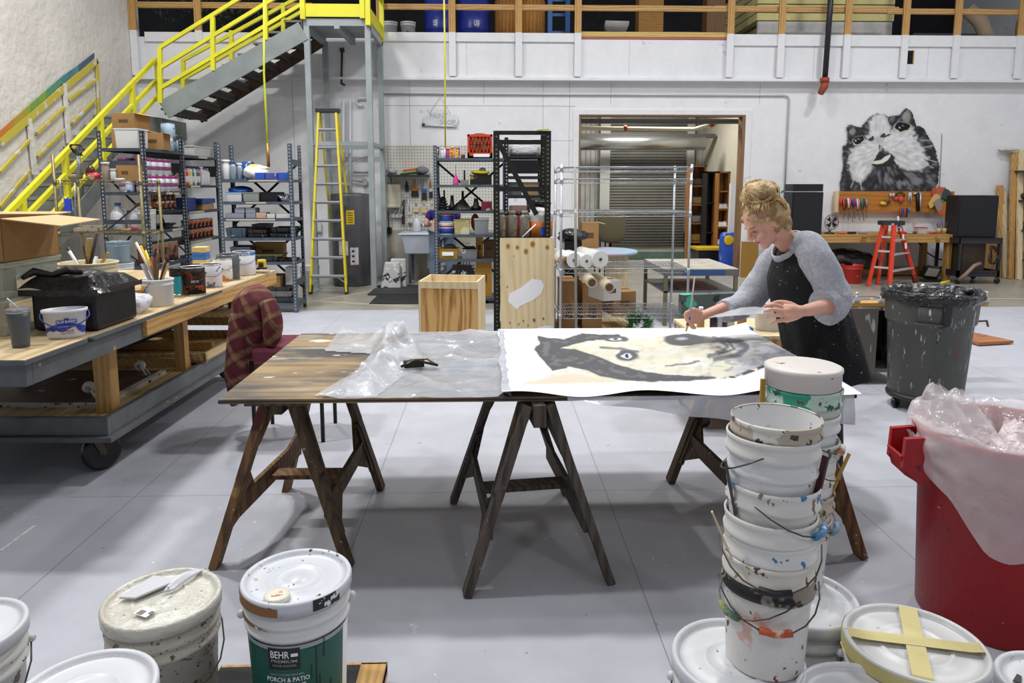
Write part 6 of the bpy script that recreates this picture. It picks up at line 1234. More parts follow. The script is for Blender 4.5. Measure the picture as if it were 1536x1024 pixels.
def crate(x0,x1,y0,y1,z0,z1):
    t=thing('milk_crate','orange red milk crate full of rope and gloves on top of the sink shelving','crate',((x0+x1)/2,(y0+y1)/2,z0));b=B();w=.025
    for x in (x0,x1-w): b.bx(x,x+w,y0,y0+w,z0,z1);b.bx(x,x+w,y1-w,y1,z0,z1)
    for z in (z0,z1-.03): b.bx(x0,x1,y0,y0+.012,z,z+.03);b.bx(x0,x1,y1-.012,y1,z,z+.03);b.bx(x0,x0+.012,y0,y1,z,z+.03);b.bx(x1-.012,x1,y0,y1,z,z+.03)
    b.bx(x0,x1,y0,y0+.012,z0,z0+.07);n=6
    for k in range(n): 
        xx=x0+w+(x1-x0-2*w)*k/n;ww=(x1-x0-2*w)/n;b.beam((xx,y0+.006,z0+.07),(xx+ww,y0+.006,z1-.03),.006,.006);b.beam((xx+ww,y0+.006,z0+.07),(xx,y0+.006,z1-.03),.006,.006)
    b.bx(x0,x1,y0,y1,z0,z0+.008);obj('crate_frame',b,mat('orange_red_crate','#cf3f22',.45),t)
    b=B();b.bx(x0+.08,x1-.04,y0-.002,y0,z0+.015,z0+.055);obj('label_card',b,m_wt,t)
    b=B();b.box(((x0+x1)/2,(y0+y1)/2,(z0+z1)/2),(x1-x0-.05,y1-y0-.05,(z1-z0)*.85));b.ball(((x0+x1)/2,(y0+y1)/2,z1-.01),(.12,.1,.035),14,8);obj('rope_fill',b,mat('brown_rope_tangle','#7a5232',.8,var=('#3a2418',12,.45,.55),bump=(30,1)),t)
crate(XF(702),XF(739),fy+.04,fy+.36,zs[0]+.001,zs[0]+.31)
m_tool=mat('black_tool_metal','#22211f',.45,.5,splat=[('#6a675e',12,.66)])
b=B();c=V((XF(684),fy+.1,zs[1]+.001));b.lathe([(.045,0),(.035,.02),(.04,.05),(.012,.13),(.004,.14)],c,12);b.mi=1;b.tube([c+V((0,0,.13)),c+V((0,0,.26))],.003,5);obj('pink_duster',b,[mat('hot_pink','#e0489a',.6),m_wire],label='hot pink bristle brush standing on the second sink shelf',cat='brush')
b=B();c=V((XF(697),fy+.12,zs[1]+.001));b.box(c+V((0,0,.03)),(.11,.1,.06));b.mi=1;b.tube([c+V((0,0,.06)),c+V((0,0,.19))],.012,8);obj('grey_brush_block',b,[mat('taupe_block','#8f8a78',.7),m_tool],label='taupe block brush with dark handle on the second sink shelf',cat='brush')
tub(XF(705),XF(738),fy+.04,fy+.3,zs[1]+.001,zs[1]+.13,'black tool box with gold marks on the second sink shelf',m=mat('black_gold_box','#1a1a18',.4,splat=[('#8a7a3a',8,.68)]),taper=.98)
b=B();b.ball((XF(722),fy+.15,zs[1]+.16),(.13,.1,.035),16,10,fn=lambda p:p*(1+.3*noise.noise(p*14)));b.mi=1;b.ball((XF(724),fy+.16,zs[1]+.2),(.045,.04,.03),10,8);obj('yellow_sponge',b,[mat('yellow_foam','#c9b92a',.7),mat('pale_blue_cloth','#8fb0c4',.8)],label='yellow sponge pile with pale blue cloth on the black tool box',cat='sponge')
specs=[(664,.09,.3,'pile of black metal scrapers at the left of the third sink shelf'),(678,.05,.2,'dark cylindrical tool standing left of centre on the third sink shelf'),(694,.12,.26,'black pyramid shaped funnel on the third sink shelf'),(714,.07,.16,'dark tamper tool on the third sink shelf')]
for x,r,h,lb in specs:
    b=B();c=V((XF(x),fy+.15,zs[2]+.001));
    if r>.1: b.lathe([(r*1.4,0),(r*1.4,.015),(r*.3,h*.55),(r*.2,h*.6),(r*.18,h)],c,4,RZ(.785))
    elif r>.08:
        for k in range(5): b.lathe([(r*(1-.12*k),0),(r*.95*(1-.12*k),.02),(0.01,.045)],c+V((0,0,k*.035)),14)
        b.tube([c+V((-.03,0,.1)),c+V((-.06,0,h))],.012,8);b.tube([c+V((.02,0,.1)),c+V((.02,0,h*.9))],.012,8)
    else: b.lathe([(r,0),(r,h*.3),(r*.6,h*.4),(r*.4,h*.9),(r*.5,h)],c,14)
    obj('plaster_tool',b,m_tool,label=lb,cat='tool')
cub(XF(722),XF(738),fy+.06,fy+.2,zs[2]+.001,zs[2]+.12,'maroon_box',mat('maroon_box','#7a2230',.5,var=('#d8d4cc',5,.6,.62)),'maroon box with white edge on the third sink shelf','box')
m_bwr=mat('white_red_blue_pail','#dfe0e4',.4)
for k,z in enumerate((0,.165)):
    c=V((XF(669),fy+.13,zs[3]+.001+z));t=thing('joint_compound_tub',['red white and blue tub at the bottom of the pair on the sink shelving','red white and blue tub on top of the pair on the sink shelving'][k],'tub',c);b=B();rr=.105
    b.lathe([(rr*.93,0),(rr*.93,.002),(rr,.13)],c,24);b.mi=1;b.lathe([(rr*.935,.01),(rr*.985,.085),(rr*.98,.086)],c,24);b.mi=2;b.lathe([(rr*.99,.095),(rr*.999,.118),(rr*.998,.119)],c,24);b.mi=1;text(b,'ALL PURPOSE',cylmap(c,rr*1.0,-1.9,-1.2,.1,.115)) if 0 else None;obj('tub_body',b,[m_bwr,mat('compound_blue','#2a4fa8',.4),mat('compound_red','#c02a30',.4)],t)
    b=B();b.lathe([(rr*1.02,.128),(rr*1.03,.14),(rr,.152),(0,.152)],c,24);obj('lid',b,m_bwr,t)
tub(XF(681),XF(705),fy+.04,fy+.28,zs[3]+.001,zs[3]+.2,'clear bin of yellow rags with white label on the sink shelving',m=mat('yellow_clear_bin','#b8ab72',.4,var=('#d9d3b4',6,.5,.6)))
tub(XF(711),XF(733),fy+.04,fy+.26,zs[3]+.001,zs[3]+.2,'grey clear canister bin with white lid on the sink shelving',m=mat('grey_clear_bin','#8f9496',.3),lid=m_jug)
b=B();b.ball((XF(712),fy+.33,zs[3]+.15),(.06,.03,.12),12,8);obj('orange_item',b,mat('orange_rubber','#d9682a',.5),label='orange rubber glove behind the grey canister bin',cat='glove')
tm_=tub(XF(655),XF(687),fy+.03,fy+.3,zs[4]+.001,zs[4]+.14,'mustard plastic bin with white label on the low sink shelf',m=mat('mustard_bin','#a8821f',.45));b=B();b.bx(XF(663),XF(680),fy+.018,fy+.022,zs[4]+.05,zs[4]+.1);obj('paper_label',b,m_wt,tm_)
b=B();b.ball((XF(674),fy+.16,zs[4]+.15),(.08,.06,.05),14,8);obj('grey_sponges',b,mat('dark_sponge','#55565a',.8,bump=(20,1)),label='dark grey sponges piled in the mustard bin',cat='sponge')
tub(XF(692),XF(716),fy+.03,fy+.3,zs[4]+.001,zs[4]+.13,'grey tub with printed label on the low sink shelf',m=mat('grey_print_tub','#7a7d80',.4,splat=[('#d9d2c0',8,.66)]));b=B()
for k in range(3): b.ball((XF(699+k*5),fy+.16,zs[4]+.14),.03,10,8)
obj('black_balls',b,m_tool,label='black round knobs in the grey printed tub',cat='knob')
carton(XF(713),XF(724),fy+.2,fy+.4,zs[4]+.001,zs[4]+.28,'narrow yellow brown carton on the low sink shelf',flaps=False,m=mat('yellow_carton','#b5852f',.7));carton(XF(725),XF(741),fy+.2,fy+.4,zs[4]+.001,zs[4]+.24,'dark brown carton on the low sink shelf',flaps=False,m=mat('dark_carton','#6a4a2a',.7))
carton(XF(713),XF(737),fy+.1,fy+.35,.081,.58,'tall yellow brown carton on the bottom sink shelf',flaps=False,m=mat('yellow_carton'))
b=B();
for k in range(7): b.beam((XF(680+k*4.5),fy+.1,.3),(XF(686+k*4.5),fy+.1,.56),.02,.012)
b.bx(XF(677),XF(711),fy+.12,fy+.3,.081,.5);obj('bottle_caddy',b,mat('white_black_caddy','#2c2d30',.4,splat=[('#e2e2e2',7,.56)]),label='black and white striped bags on the bottom sink shelf',cat='bag')
# G: dark rack behind E
gy=8.8;GX0,GX1=Xp(757,gy),Xp(816,gy);zG=lambda y:py(780,y,gy).z
rack('narrow dark shelving of folded cloth and boxes behind the tall black frame',GX0,GX1,gy,gy+.5,zG(206),[zG(233),zG(264),zG(293),zG(318),.5],m=mat('dark_blue_rack','#23272d',.5,.3),xb=False)
XG=lambda x:Xp(x,gy+.15)
b=B();b.rbox(((GX0+GX1)/2,gy+.22,zG(233)+.1),(.42,.34,.2),.45);obj('folded_cloth',b,mat('white_folded_cloth','#dcdcde',.8,bump=(9,.8,.04)),label='thick folded white drop cloth on top of the narrow dark shelving',cat='cloth')
cub(XG(762),XG(808),gy+.02,gy+.45,zG(262)+.02,zG(236)-.03,'slanted_case',MATS['black_plastic'],'black slanted case under the folded white cloth','case')
cub(XG(764),XG(783),gy+.04,gy+.3,zG(264)+.001-.0,zG(264)+.002,'x',m_tool,'x','x') if 0 else None
tub(XG(762),XG(783),gy+.04,gy+.3,zG(293)+.001,zG(293)+.16,'smoky clear bin on the narrow dark shelving',m=mat('smoky_clear','#5b6064',.3));tub(XG(784),XG(808),gy+.04,gy+.3,zG(293)+.001,zG(293)+.16,'clear bin with tan cards on the narrow dark shelving',m=mat('tan_clear','#9a8462',.4))
cub(XG(764),XG(790),gy+.04,gy+.35,zG(318)+.001,zG(318)+.07,'folded_drop_cloth',mat('mauve_cloth','#8a6a66',.8),'mauve and tan folded cloths under the clear bins','cloth')
b=B();c=V((XG(800),gy+.2,zG(318)+.001));pailbody(b,c,.085,.2);obj('white_bucket',b,m_wb,label='small white bucket on the narrow dark shelving',cat='bucket')
cub(XG(776),XG(790),gy+.1,gy+.3,.95,1.23,'blue_book',mat('deep_blue','#1f3f7a',.5),'deep blue box in the narrow dark shelving behind the diagonal brace','box')
b=B();b.bx(GX0,GX1,gy,gy+.5,.94,.949);obj('board_shelf',b,m_tool,label='dark board shelf low in the narrow dark shelving',cat='shelf')
# E : tall black open frame in front
ey=7.2;EX0,EX1=Xp(745,ey)-.03,Xp(826,ey);zE=lambda y:py(780,y,ey).z
tE=rack('tall black slotted frame standing behind the leaning plywood panel',EX0,EX1,ey,ey+.62,zE(196),[zE(356),.5,.1],m=m_rkb,hole=mat('slot_hole_olive','#6a6a5a',.8),xb=False,w=.06)
b=B();z=zE(196);b.bx(EX0,EX1,ey-.002,ey+.004,z-.04,z);b.bx(EX0,EX1,ey+.61,ey+.62,z-.1,z-.05);b.bx(EX0,EX0+.006,ey,ey+.62,z-.05,z);b.bx(EX1-.006,EX1,ey,ey+.62,z-.05,z);b.bx(EX0,EX1,ey-.003,ey+.003,zE(287),zE(280));b.beam((EX0+.03,ey-.004,zE(208)),(EX1-.14,ey-.004,zE(322)),.05,.004,(0,1,0));obj('top_frame',b,m_rkb,tE)
b=B();b.beam((EX1-.14,ey-.01,z+.004),(EX1-.02,ey-.01,z+.012),.02,.012);obj('yellow_strap',b,mat('yellow_strap','#c9b92a',.6),label='yellow strap lying on the top corner of the tall black frame',cat='strap')
XE=lambda x:Xp(x,ey+.15)
m_jar=mat('dusty_jar_glass','#8d8a80',.3,alpha=.85,splat=[('#c9b98a',7,.62)])
for k,x in enumerate((751,768,787)): bottle((XE(x),ey+.13,zE(356)+.001),.055,.26,['tall dusty jar with cream streaks, left of three behind the plywood panel','tall dusty jar, middle of three behind the plywood panel','tall dusty jar, right of three behind the plywood panel'][k],m_jar,mat('jar_cap','#8f8a7a',.5),neck=.5)
cub(XE(748),XE(802),ey+.35,ey+.55,zE(356)+.001,zE(326),'red_case',mat('dark_red_plastic','#8f1f34',.4),'dark red case behind the dusty jars','case');b=B()
for k in range(7): b.ball((XE(753+k*7),ey+.45,zE(326)+.012),.03,8,6)
obj('black_clips',b,m_tool,label='row of black round knobs on the dark red case',cat='knob')
b=B();b.ball((XE(812),ey+.4,zE(345)+.26),(.11,.1,.04),16,10,fn=lambda p:p*(1+.4*noise.noise(p*25)));b.bx(XE(800),XE(824),ey+.32,ey+.5,zE(356),zE(356)+.24);obj('black_tangle',b,m_tool,label='black tangled straps piled at the right of the tall black frame',cat='strap')
c=V((XE(812),ey+.16,zE(356)+.001));t=thing('orange_band_bucket','white topped bucket with orange and blue label and paper towel behind the plywood panel','bucket',c);b=B();R_=.125;b.lathe([(R_*.93,0),(R_*.97,.155),(R_,.16),(R_,.2),(R_*1.03,.205),(R_*1.03,.235),(R_,.24)],c,28);b.mi=1;b.lathe([(R_*.94,.005),(R_*.975,.15),(R_*.97,.151)],c,28);b.mi=2;patch_cyl(b,c,R_*.97,-1.75,-1.05,.02,.1)
obj('bucket_body',b,[m_wb,mat('orange_label','#d97a2a',.5),mat('blue_label','#2f5fc0',.5)],t);b=B();b.ball(c+V((-.01,0,.25)),(.1,.09,.045),18,10,fn=lambda p:p*(1+.2*noise.noise(p*18)));obj('paper_towel',b,mat('white_towel','#e0e4e0',.7,splat=[('#4ab07a',9,.68)]),t)
b=B();b.tube([c+V((-.2,-.15,.0)),c+V((-.06,-.135,.13))],.007,8);obj('white_rod',b,m_wt,label='thin white rod leaning on the orange and blue bucket',cat='rod')
# ================================================================= LEFT-CENTRE BACK : ladder, heater, sink, brush wall
m_ly=mat('yellow_fiberglass','#dccb1e',.45);m_al=mat('aluminium','#c6c9ce',.4,.35);m_lb=mat('ladder_black','#2a2c30',.5);m_rl=mat('orange_red_fiberglass','#cf3a1e',.45)
def ladder(name,label,fl,fr,bl,br,tl,tr,n,m,topc,backrungs=False,rail=.07,braces=0,cat='stepladder',tz=.06,tdep=.16,rearm=None):
    fl,fr,bl,br,tl,tr=[V(p) for p in (fl,fr,bl,br,tl,tr)]
    t=thing(name,label,cat,(fl+fr+bl+br)/4)
    fw=((fl+fr)/2-(bl+br)/2).normalized()
    for f,tp in ((fl,tl),(fr,tr)):
        b=B();b.beam(f+V((0,0,.03)),tp+fw*.03,.03,rail,fw);obj('front_rail',b,m,t,bevel=.002);b=B();b.beam(f,f+(tp-f)*.05,.045,rail+.01,fw);obj('foot',b,m_lb,t)
    for f,tp in ((bl,tl),(br,tr)):
        b=B();b.beam(f,tp-fw*.06,.025,.045,fw);obj('rear_rail',b,rearm or m,t,bevel=.002)
    for k in range(1,n+1):
        q=k/(n+1);b=B();A=fl+(tl-fl)*q+fw*.02;C=fr+(tr-fr)*q+fw*.02;b.beam(A,C,.085,.018);b.beam(A-fw*.0+V((0,0,-.015)),C+V((0,0,-.015)),.01,.035)
        if k in (1,n): b.beam(A+(C-A)*.02-V((0,0,.1)),A+(C-A)*.3,.004,.02);b.beam(C+(A-C)*.02-V((0,0,.1)),C+(A-C)*.3,.004,.02)
        obj('step',b,m_al,t)
        if backrungs and k%1==0:
            b=B();b.beam(bl+(tl-fw*.06-bl)*q,br+(tr-fw*.06-br)*q,.012,.03);obj('rear_rung',b,m_al,t)
    b=B();c=(tl+tr)/2;b.box(c+V((0,0,.01)),((tr-tl).length+.09,tdep,tz),RZ(math.atan2((tr-tl).y,(tr-tl).x)));obj('top_cap',b,topc,t,bevel=.008)
    return t
YL=10.6
ladder('stepladder','tall yellow stepladder standing open under the stair platform',pz(466,441),pz(520,441),(pz(466,441)+V((.1,1.25,0))),(pz(520,441)+V((-.08,1.25,0))),py(479,167,11.15),py(505,167,11.15),9,m_ly,m_lb,True)
# water heater
p=pz(520,430);c=V((p.x+.05,11.55,0));t=thing('water_heater','dark grey water heater tank standing behind the yellow ladder','water heater',c)
b=B();b.lathe([(.3,0),(.31,.02),(.31,1.42),(.3,1.45),(0,1.47)],c,36);obj('tank',b,mat('dark_grey_enamel','#55565a',.4,.2),t)
b=B();f=-PI/2
for a0,a1,z0,z1,mi in ((-.05,.35,.98,1.2,0),(-.5,.0,.5,.72,1),(.1,.5,.35,.62,1)): b.mi=mi;patch_cyl(b,c,.313,f+a0,f+a1,z0,z1,6)
b.mi=2
for k in range(5): patch_cyl(b,c,.3145,f+.0,f+.28,1.16-.035*k-.01,1.16-.035*k,4);
for k in range(3): patch_cyl(b,c,.3145,f+.17,f+.3,.58-.08*k-.03,.58-.08*k,3)
obj('rating_label',b,[mat('label_yellow','#d9b81c',.5),mat('label_pale','#cfc6cc',.5),m_bk],t,fix=False)
# pipes on wall
m_wp=mat('white_pvc_pipe','#d6d8da',.45)
Yp=YW-.06;P_=lambda x,y:py(x,y,Yp)
t=thing('pipe_run','white painted pipes rising from the water heater up the wall','pipes',P_(520,300))
for pts,r in (([(515,300),(515,150)],.025),([(525,305),(525,150)],.025),([(556,158),(535,150),(535,155),(533,153),(533,158),(556,160)],.0)):
    if r: b=B();b.tube([P_(*q) for q in pts],r,10);obj('riser_pipe',b,m_wp,t)
b=B();b.tube([P_(557,147),P_(538,147),P_(534,150),P_(534,155),P_(538,158),P_(545,158)],.022,8);obj('offset_pipe',b,m_wp,t)
b=B();b.tube([P_(530,258),P_(556,258)],.02,8);b.tube([P_(515,268),P_(556,274)],.015,8);b.box(P_(520,272),(.1,.08,.14));b.box(P_(547,273),(.08,.06,.1));b.tube([P_(520,250),P_(530,242),P_(552,234)],.006,6);obj('valve_box',b,mat('grey_valve','#9ea2a4',.5,splat=[('#3d8a68',14,.7)]),t)
b=B();b.tube([P_(498,215),P_(556,215)],.02,8);b.tube([P_(498,330),P_(512,330)],.02,8);b.box(P_(477,340),(.12,.05,.16));obj('junction_box',b,m_wp,t)
b=B();pailbody(b,V((-2.95+.12,11.3,0)),.15,.34);obj('white_bucket',b,m_wb,label='white bucket on the floor behind the yellow ladder',cat='bucket')
# pegboard and shelf
YB=YW-.03
def Q_(x,y,dy=0): return py(x,y,YB-dy)
def peg_mat():
    m=mat('painted_pegboard','#cdccc4',.7,var=('#bcbab0',1.5,.4,.8));nt=m.node_tree;N=nt.nodes;L=nt.links;b=N['Principled BSDF'];old=b.inputs['Base Color'].links[0].from_socket
    g=N.new('ShaderNodeNewGeometry');mp=N.new('ShaderNodeVectorMath');mp.operation='SCALE';mp.inputs['Scale'].default_value=1/.05;L.new(g.outputs['Position'],mp.inputs[0])
    fr=N.new('ShaderNodeVectorMath');fr.operation='FRACTION';L.new(mp.outputs[0],fr.inputs[0]);sp=N.new('ShaderNodeVectorMath');sp.operation='SUBTRACT';sp.inputs[1].default_value=(.5,.5,.5);L.new(fr.outputs[0],sp.inputs[0])
    ml=N.new('ShaderNodeVectorMath');ml.operation='MULTIPLY';ml.inputs[1].default_value=(1,0,1);L.new(sp.outputs[0],ml.inputs[0]);ln=N.new('ShaderNodeVectorMath');ln.operation='LENGTH';L.new(ml.outputs[0],ln.inputs[0])
    lt=N.new('ShaderNodeMath');lt.operation='LESS_THAN';lt.inputs[1].default_value=.17;L.new(ln.outputs['Value'],lt.inputs[0])
    x=N.new('ShaderNodeMix');x.data_type='RGBA';L.new(lt.outputs[0],x.inputs['Factor']);L.new(old,x.inputs['A']);x.inputs['B'].default_value=lin('#5f5e5a');L.new(x.outputs['Result'],b.inputs['Base Color']);return m
a=Q_(577,218);c=Q_(748,345);b=B();b.bx(a.x,c.x,YB-.012,YB,c.z,a.z);obj('pegboard',b,peg_mat(),label='large off white pegboard on the wall above the sink',cat='pegboard')
a=Q_(577,345);c=Q_(760,425);b=B();b.bx(a.x,c.x,YB-.01,YB,.0,a.z-.002);obj('splash_panel',b,mat('dingy_splash_panel','#a9a598',.6,var=('#8b8779',1.5,.4,.7),splat=[('#6f6a5c',3,.7)]),label='dingy splash board on the wall behind the sink',cat='board')
a=Q_(580,262,.3);c=Q_(643,262,.3);b=B();b.bx(a.x,c.x,YB-.3,YB-.012,a.z-.03,a.z);b.tube([(a.x+.05,YB-.02,a.z-.2),(a.x+.05,YB-.25,a.z-.03)],.01,5);sh=obj('wall_shelf',b,mat('dark_shelf','#26282b',.5),label='narrow dark wall shelf on the pegboard above the sink',cat='shelf')
zs_=a.z+.001;X_=lambda x:Q_(x,262,.15).x
b=B();b.ball((X_(588),YB-.15,zs_+.06),(.1,.09,.055),16,10,fn=lambda p:p*(1+.3*noise.noise(p*15)));obj('clear_bag',b,mat('grey_clear_bag','#9fa3a6',.25,alpha=.8),label='clear grey bag at the left end of the pegboard shelf',cat='bag')
for k,(cl,nm) in enumerate((('#2a2a2c','black'),('#6aa83a','green'),('#c8323a','red'))): b=B();b.box((X_(613+k),YB-.15,zs_+.02+.03*k),(.28-.03*k,.14,.028),RY(-.12));obj('cleaning_pad',b,mat('pad_%s'%nm,cl,.8),label='%s cleaning pad in the pile on the pegboard shelf'%nm,cat='pad')
b=B();b.ball((X_(633),YB-.15,zs_+.07),(.11,.1,.07),16,10,fn=lambda p:p*(1+.3*noise.noise(p*20)));obj('grey_rag',b,mat('slate_rag','#6e7077',.9,bump=(30,1)),label='slate grey rag heap at the right end of the pegboard shelf',cat='rag')
# hanging brushes
m_bh=mat('honey_wood');m_br_=mat('dark_bristle','#2e2622',.8);m_bc=mat('cream_bristle','#c9b57c',.8);m_fer=mat('brass_ferrule','#b06a2a',.4,.3)
def brush(x,y0,y1,w,mh,mf,mb,label,hz=.45):
    top=Q_(x,y0,.04);bot=Q_(x,y1,.04);L_=top.z-bot.z;w=w*YB/1080
    t=thing('paint_brush',label,'brush',(top.x,top.y,bot.z));c=V((top.x,top.y,0))
    b=B();b.tube([c+V((0,0,top.z)),c+V((0,0,top.z-L_*.2)),c+V((0,0,top.z-L_*hz))],[.009,.014,.02],8);obj('handle',b,mh,t)
    b=B();b.box(c+V((0,0,top.z-L_*(hz+.09))),(w,.03,L_*.2));obj('ferrule',b,mf,t,bevel=.003)
    b=B();z1=top.z-L_*(hz+.17);b.prism([c+V((-w/2,-.012,z1)),c+V((w/2,-.012,z1)),c+V((w*.55,-.012,bot.z)),c+V((-w*.55,-.012,bot.z))],(0,.024,0));obj('bristles',b,mb,t)
for a in ((610,271,287,5,m_br_,m_br_,m_br_,'short dark brush hanging under the left of the pegboard shelf'),(622,270,295,10,m_bh,m_fer,m_br_,'wide dark bristle brush with copper ferrule under the shelf'),(636,270,300,7,m_al,mat('bristle_blue','#2a4f9c',.6),m_br_,'blue ferrule brush hanging under the right of the shelf'),(646,270,297,5,m_bh,m_al,m_br_,'slim wooden brush hanging beside the steel shelving'),(624,302,318,8,m_bh,m_al,m_bc,'cream bristle brush low on the pegboard, left one'),(636,300,319,8,m_bc,m_al,m_bc,'cream bristle brush low on the pegboard, right one'),(648,304,314,4,m_bh,m_al,m_bc,'small cream bristle brush behind the distant person')): brush(*a)
a=Q_(579,276,.05);c=Q_(602,308,.05);b=B();b.bx(a.x,c.x,a.y-.08,a.y+.035,c.z,a.z);b.box(((a.x+c.x)/2,a.y-.07,c.z-.01),(.24,.08,.05));obj('towel_dispenser',b,mat('beige_dispenser','#b5b09c',.45),label='beige paper towel dispenser on the wall left of the sink',cat='dispenser',bevel=.01)
def hangtool(x0,y0,x1,y1,r,m,label,cat,head=None):
    p=Q_(x0,y0,.05);q=Q_(x1,y1,.05);b=B();b.tube([p,q],r,7)
    if head: b.box(q+V((0,0,-.02)),head)
    return obj(cat,b,m,label=label,cat=cat)
hangtool(606,300,605,328,.02,mat('black_red_handle','#2a2426',.5,splat=[('#b03028',5,.6)]),'black and red handled tool hanging beside the dispenser','scrubber',(.05,.04,.14))
hangtool(612,296,614,318,.01,m_al,'slim steel tool hanging right of the black and red tool','scraper',(.06,.02,.05))
hangtool(582,316,583,344,.009,m_tool,'dark dustpan brush hanging low left of the sink','dustbrush',(.1,.05,.11))
for k in range(3): hangtool(596+4*k,311-k,590+6*k,322,.012,m_al,['crossed grey utensil low on the wall, left of three','crossed grey utensil low on the wall, middle of three','crossed grey utensil low on the wall, right of three'][k],'utensil',(.06,.03,.06))
# sink
sy=11.6;a=py(600,350,sy);c=py(645,381,sy);t=thing('utility_sink','pale grey laundry sink on thin legs below the brush wall','sink',((a.x+c.x)/2+.1,sy,0))
x0,x1=a.x-.03,a.x+.95;b=B();zt_=a.z
b.bx(x0,x1,sy-.02,sy+.6,zt_-.03,zt_);b.prism([(x0+.05,sy,zt_-.031),(x1-.05,sy,zt_-.031),(x1-.12,sy+.06,c.z),(x0+.1,sy+.06,c.z)],(0,.48,0));obj('basin',b,mat('pale_blue_grey_plastic','#c3cbd9',.35),t,bevel=.01)
for x in (x0+.17,x1-.1):
    for y in (sy+.08,sy+.5): b=B();b.bx(x-.02,x+.02,y-.02,y+.02,0,c.z+.03);obj('leg',b,m_rkg,t)
b=B();fx=py(637,335,sy+.55).x;b.tube([(fx-.3,YB-.05,zt_+.12),(fx+.05,YB-.05,zt_+.12)],.02,8);b.tube([(fx,YB-.05,zt_+.12),(fx,sy+.3,zt_+.16),(fx,sy+.25,zt_+.08)],.018,8);obj('faucet',b,m_chr,t)
b=B();b.tube([(x0+.45,sy+.4,c.z),(x0+.45,sy+.4,c.z-.25),(x0+.65,sy+.45,c.z-.3),(x0+.65,YB-.02,c.z-.3)],.035,10);b.tube([(x0+.55,sy+.4,.25),(x0+.8,YB-.03,.25)],.03,8);obj('drain_pipe',b,m_wp,t)
jug((x0+.25,sy+.45,zt_+.001),'clear round jug standing on the back of the sink',m_jug,m_jug,.9)
# trays leaning by the sink
m_tray=mat('splashed_tray_white','#b9b9b8',.4,splat=[('#26282a',5,.56),('#e0e0e0',9,.6)])
for k,(xa,xb,ya_,yb2,dy) in enumerate(((571,601,393,431,0),(580,610,388,428,.12))):
    a=py(xa,ya_,11.15+dy);c=py(xb,yb2,11.05+dy);b=B();z0_=0.0
    b.prism([(a.x+.0,c.y,.0),(c.x,c.y,.0),(c.x-.02,c.y+.1,a.z),(a.x+.06,c.y+.1,a.z)],(0,.07,0));obj('paint_tray',b,m_tray,label=['paint crusted tray leaning in front beside the sink','paint crusted tray leaning behind the other beside the sink'][k],cat='paint tray',bevel=.02)
b=B();a=pz(580,430);c=pz(562,452);b.bx(a.x-.0,a.x+1.6,pz(600,456).y,pz(600,443).y,.002,.012);b.mi=1;b.bx(a.x-.15,a.x+1.5,pz(600,443).y+.01,pz(600,429).y,.002,.018)
obj('floor_mat',b,[mat('black_rubber_mat','#1d1e20',.7),mat('ribbed_black_mat','#2c2e31',.7,bump=(60,1))],label='black rubber floor mats in front of the sink',cat='mat')
# distant person at the sink
t=thing('person','distant person in a purple t-shirt and faded jeans bent over the sink','person',(py(662,400,10.9).x,10.9,0));cx=py(664,350,10.9).x;pyy=10.9
def skin(name,pts,edges,rad,m,parent,sub=2):
    me=bpy.data.meshes.new(name);pc=pm(parent).inverted() if parent else Matrix()
    me.from_pydata([tuple(pc@V(p)) for p in pts],edges,[]);o=bpy.data.objects.new(name,me);COL.objects.link(o);o.parent=parent
    md=o.modifiers.new('k','SKIN');md.use_smooth_shade=True
    for i,r in enumerate(rad):
        v=me.skin_vertices[0].data[i];v.radius=(r,r) if not isinstance(r,tuple) else r
    me.skin_vertices[0].data[0].use_root=True
    o.modifiers.new('s','SUBSURF').levels=sub;o.modifiers['s'].render_levels=sub;me.materials.append(m);return o
m_skin=mat('skin_tone','#dba793',.55,var=('#c98f7c',6,.45,.8),sss=.15);m_jean=mat('faded_denim','#5f6f86',.85,var=('#8796a8',5,.4,.7),splat=[('#c9c9c4',12,.68)]);m_purp=mat('purple_cotton','#2e1f72',.8)
z_=lambda y:py(660,y,pyy).z
body=skin('body',[(cx,pyy,.98),(cx-.11,pyy-.02,.9),(cx-.12,pyy,.5),(cx-.13,pyy+.02,.1),(cx-.13,pyy-.12,.04),(cx+.11,pyy-.02,.9),(cx+.12,pyy,.5),(cx+.12,pyy+.02,.1),(cx+.12,pyy-.12,.04),(cx,pyy+.06,1.08),(cx,pyy+.2,1.15),(cx-.2,pyy+.22,1.15),(cx-.27,pyy+.16,.98),(cx-.2,pyy+.38,.97),(cx-.18,pyy+.5,.96),(cx+.2,pyy+.22,1.15),(cx+.26,pyy+.24,.98),(cx+.2,pyy+.44,.97),(cx,pyy+.3,1.17),(cx,pyy+.42,1.15)],[(0,1),(1,2),(2,3),(3,4),(0,5),(5,6),(6,7),(7,8),(0,9),(9,10),(10,11),(11,12),(12,13),(13,14),(10,15),(15,16),(16,17),(10,18),(18,19)],[.14,.1,.07,.045,.04,.1,.07,.045,.04,.14,.14,.06,.04,.035,.03,.06,.04,.035,.06,.09],m_skin,t)
skin('jeans',[(cx,pyy,1.0),(cx-.1,pyy,.88),(cx-.125,pyy,.5),(cx-.135,pyy+.02,.07),(cx+.1,pyy,.88),(cx+.12,pyy,.5),(cx+.12,pyy+.02,.07)],[(0,1),(1,2),(2,3),(0,4),(4,5),(5,6)],[.16,.125,.09,.075,.125,.09,.075],m_jean,t)
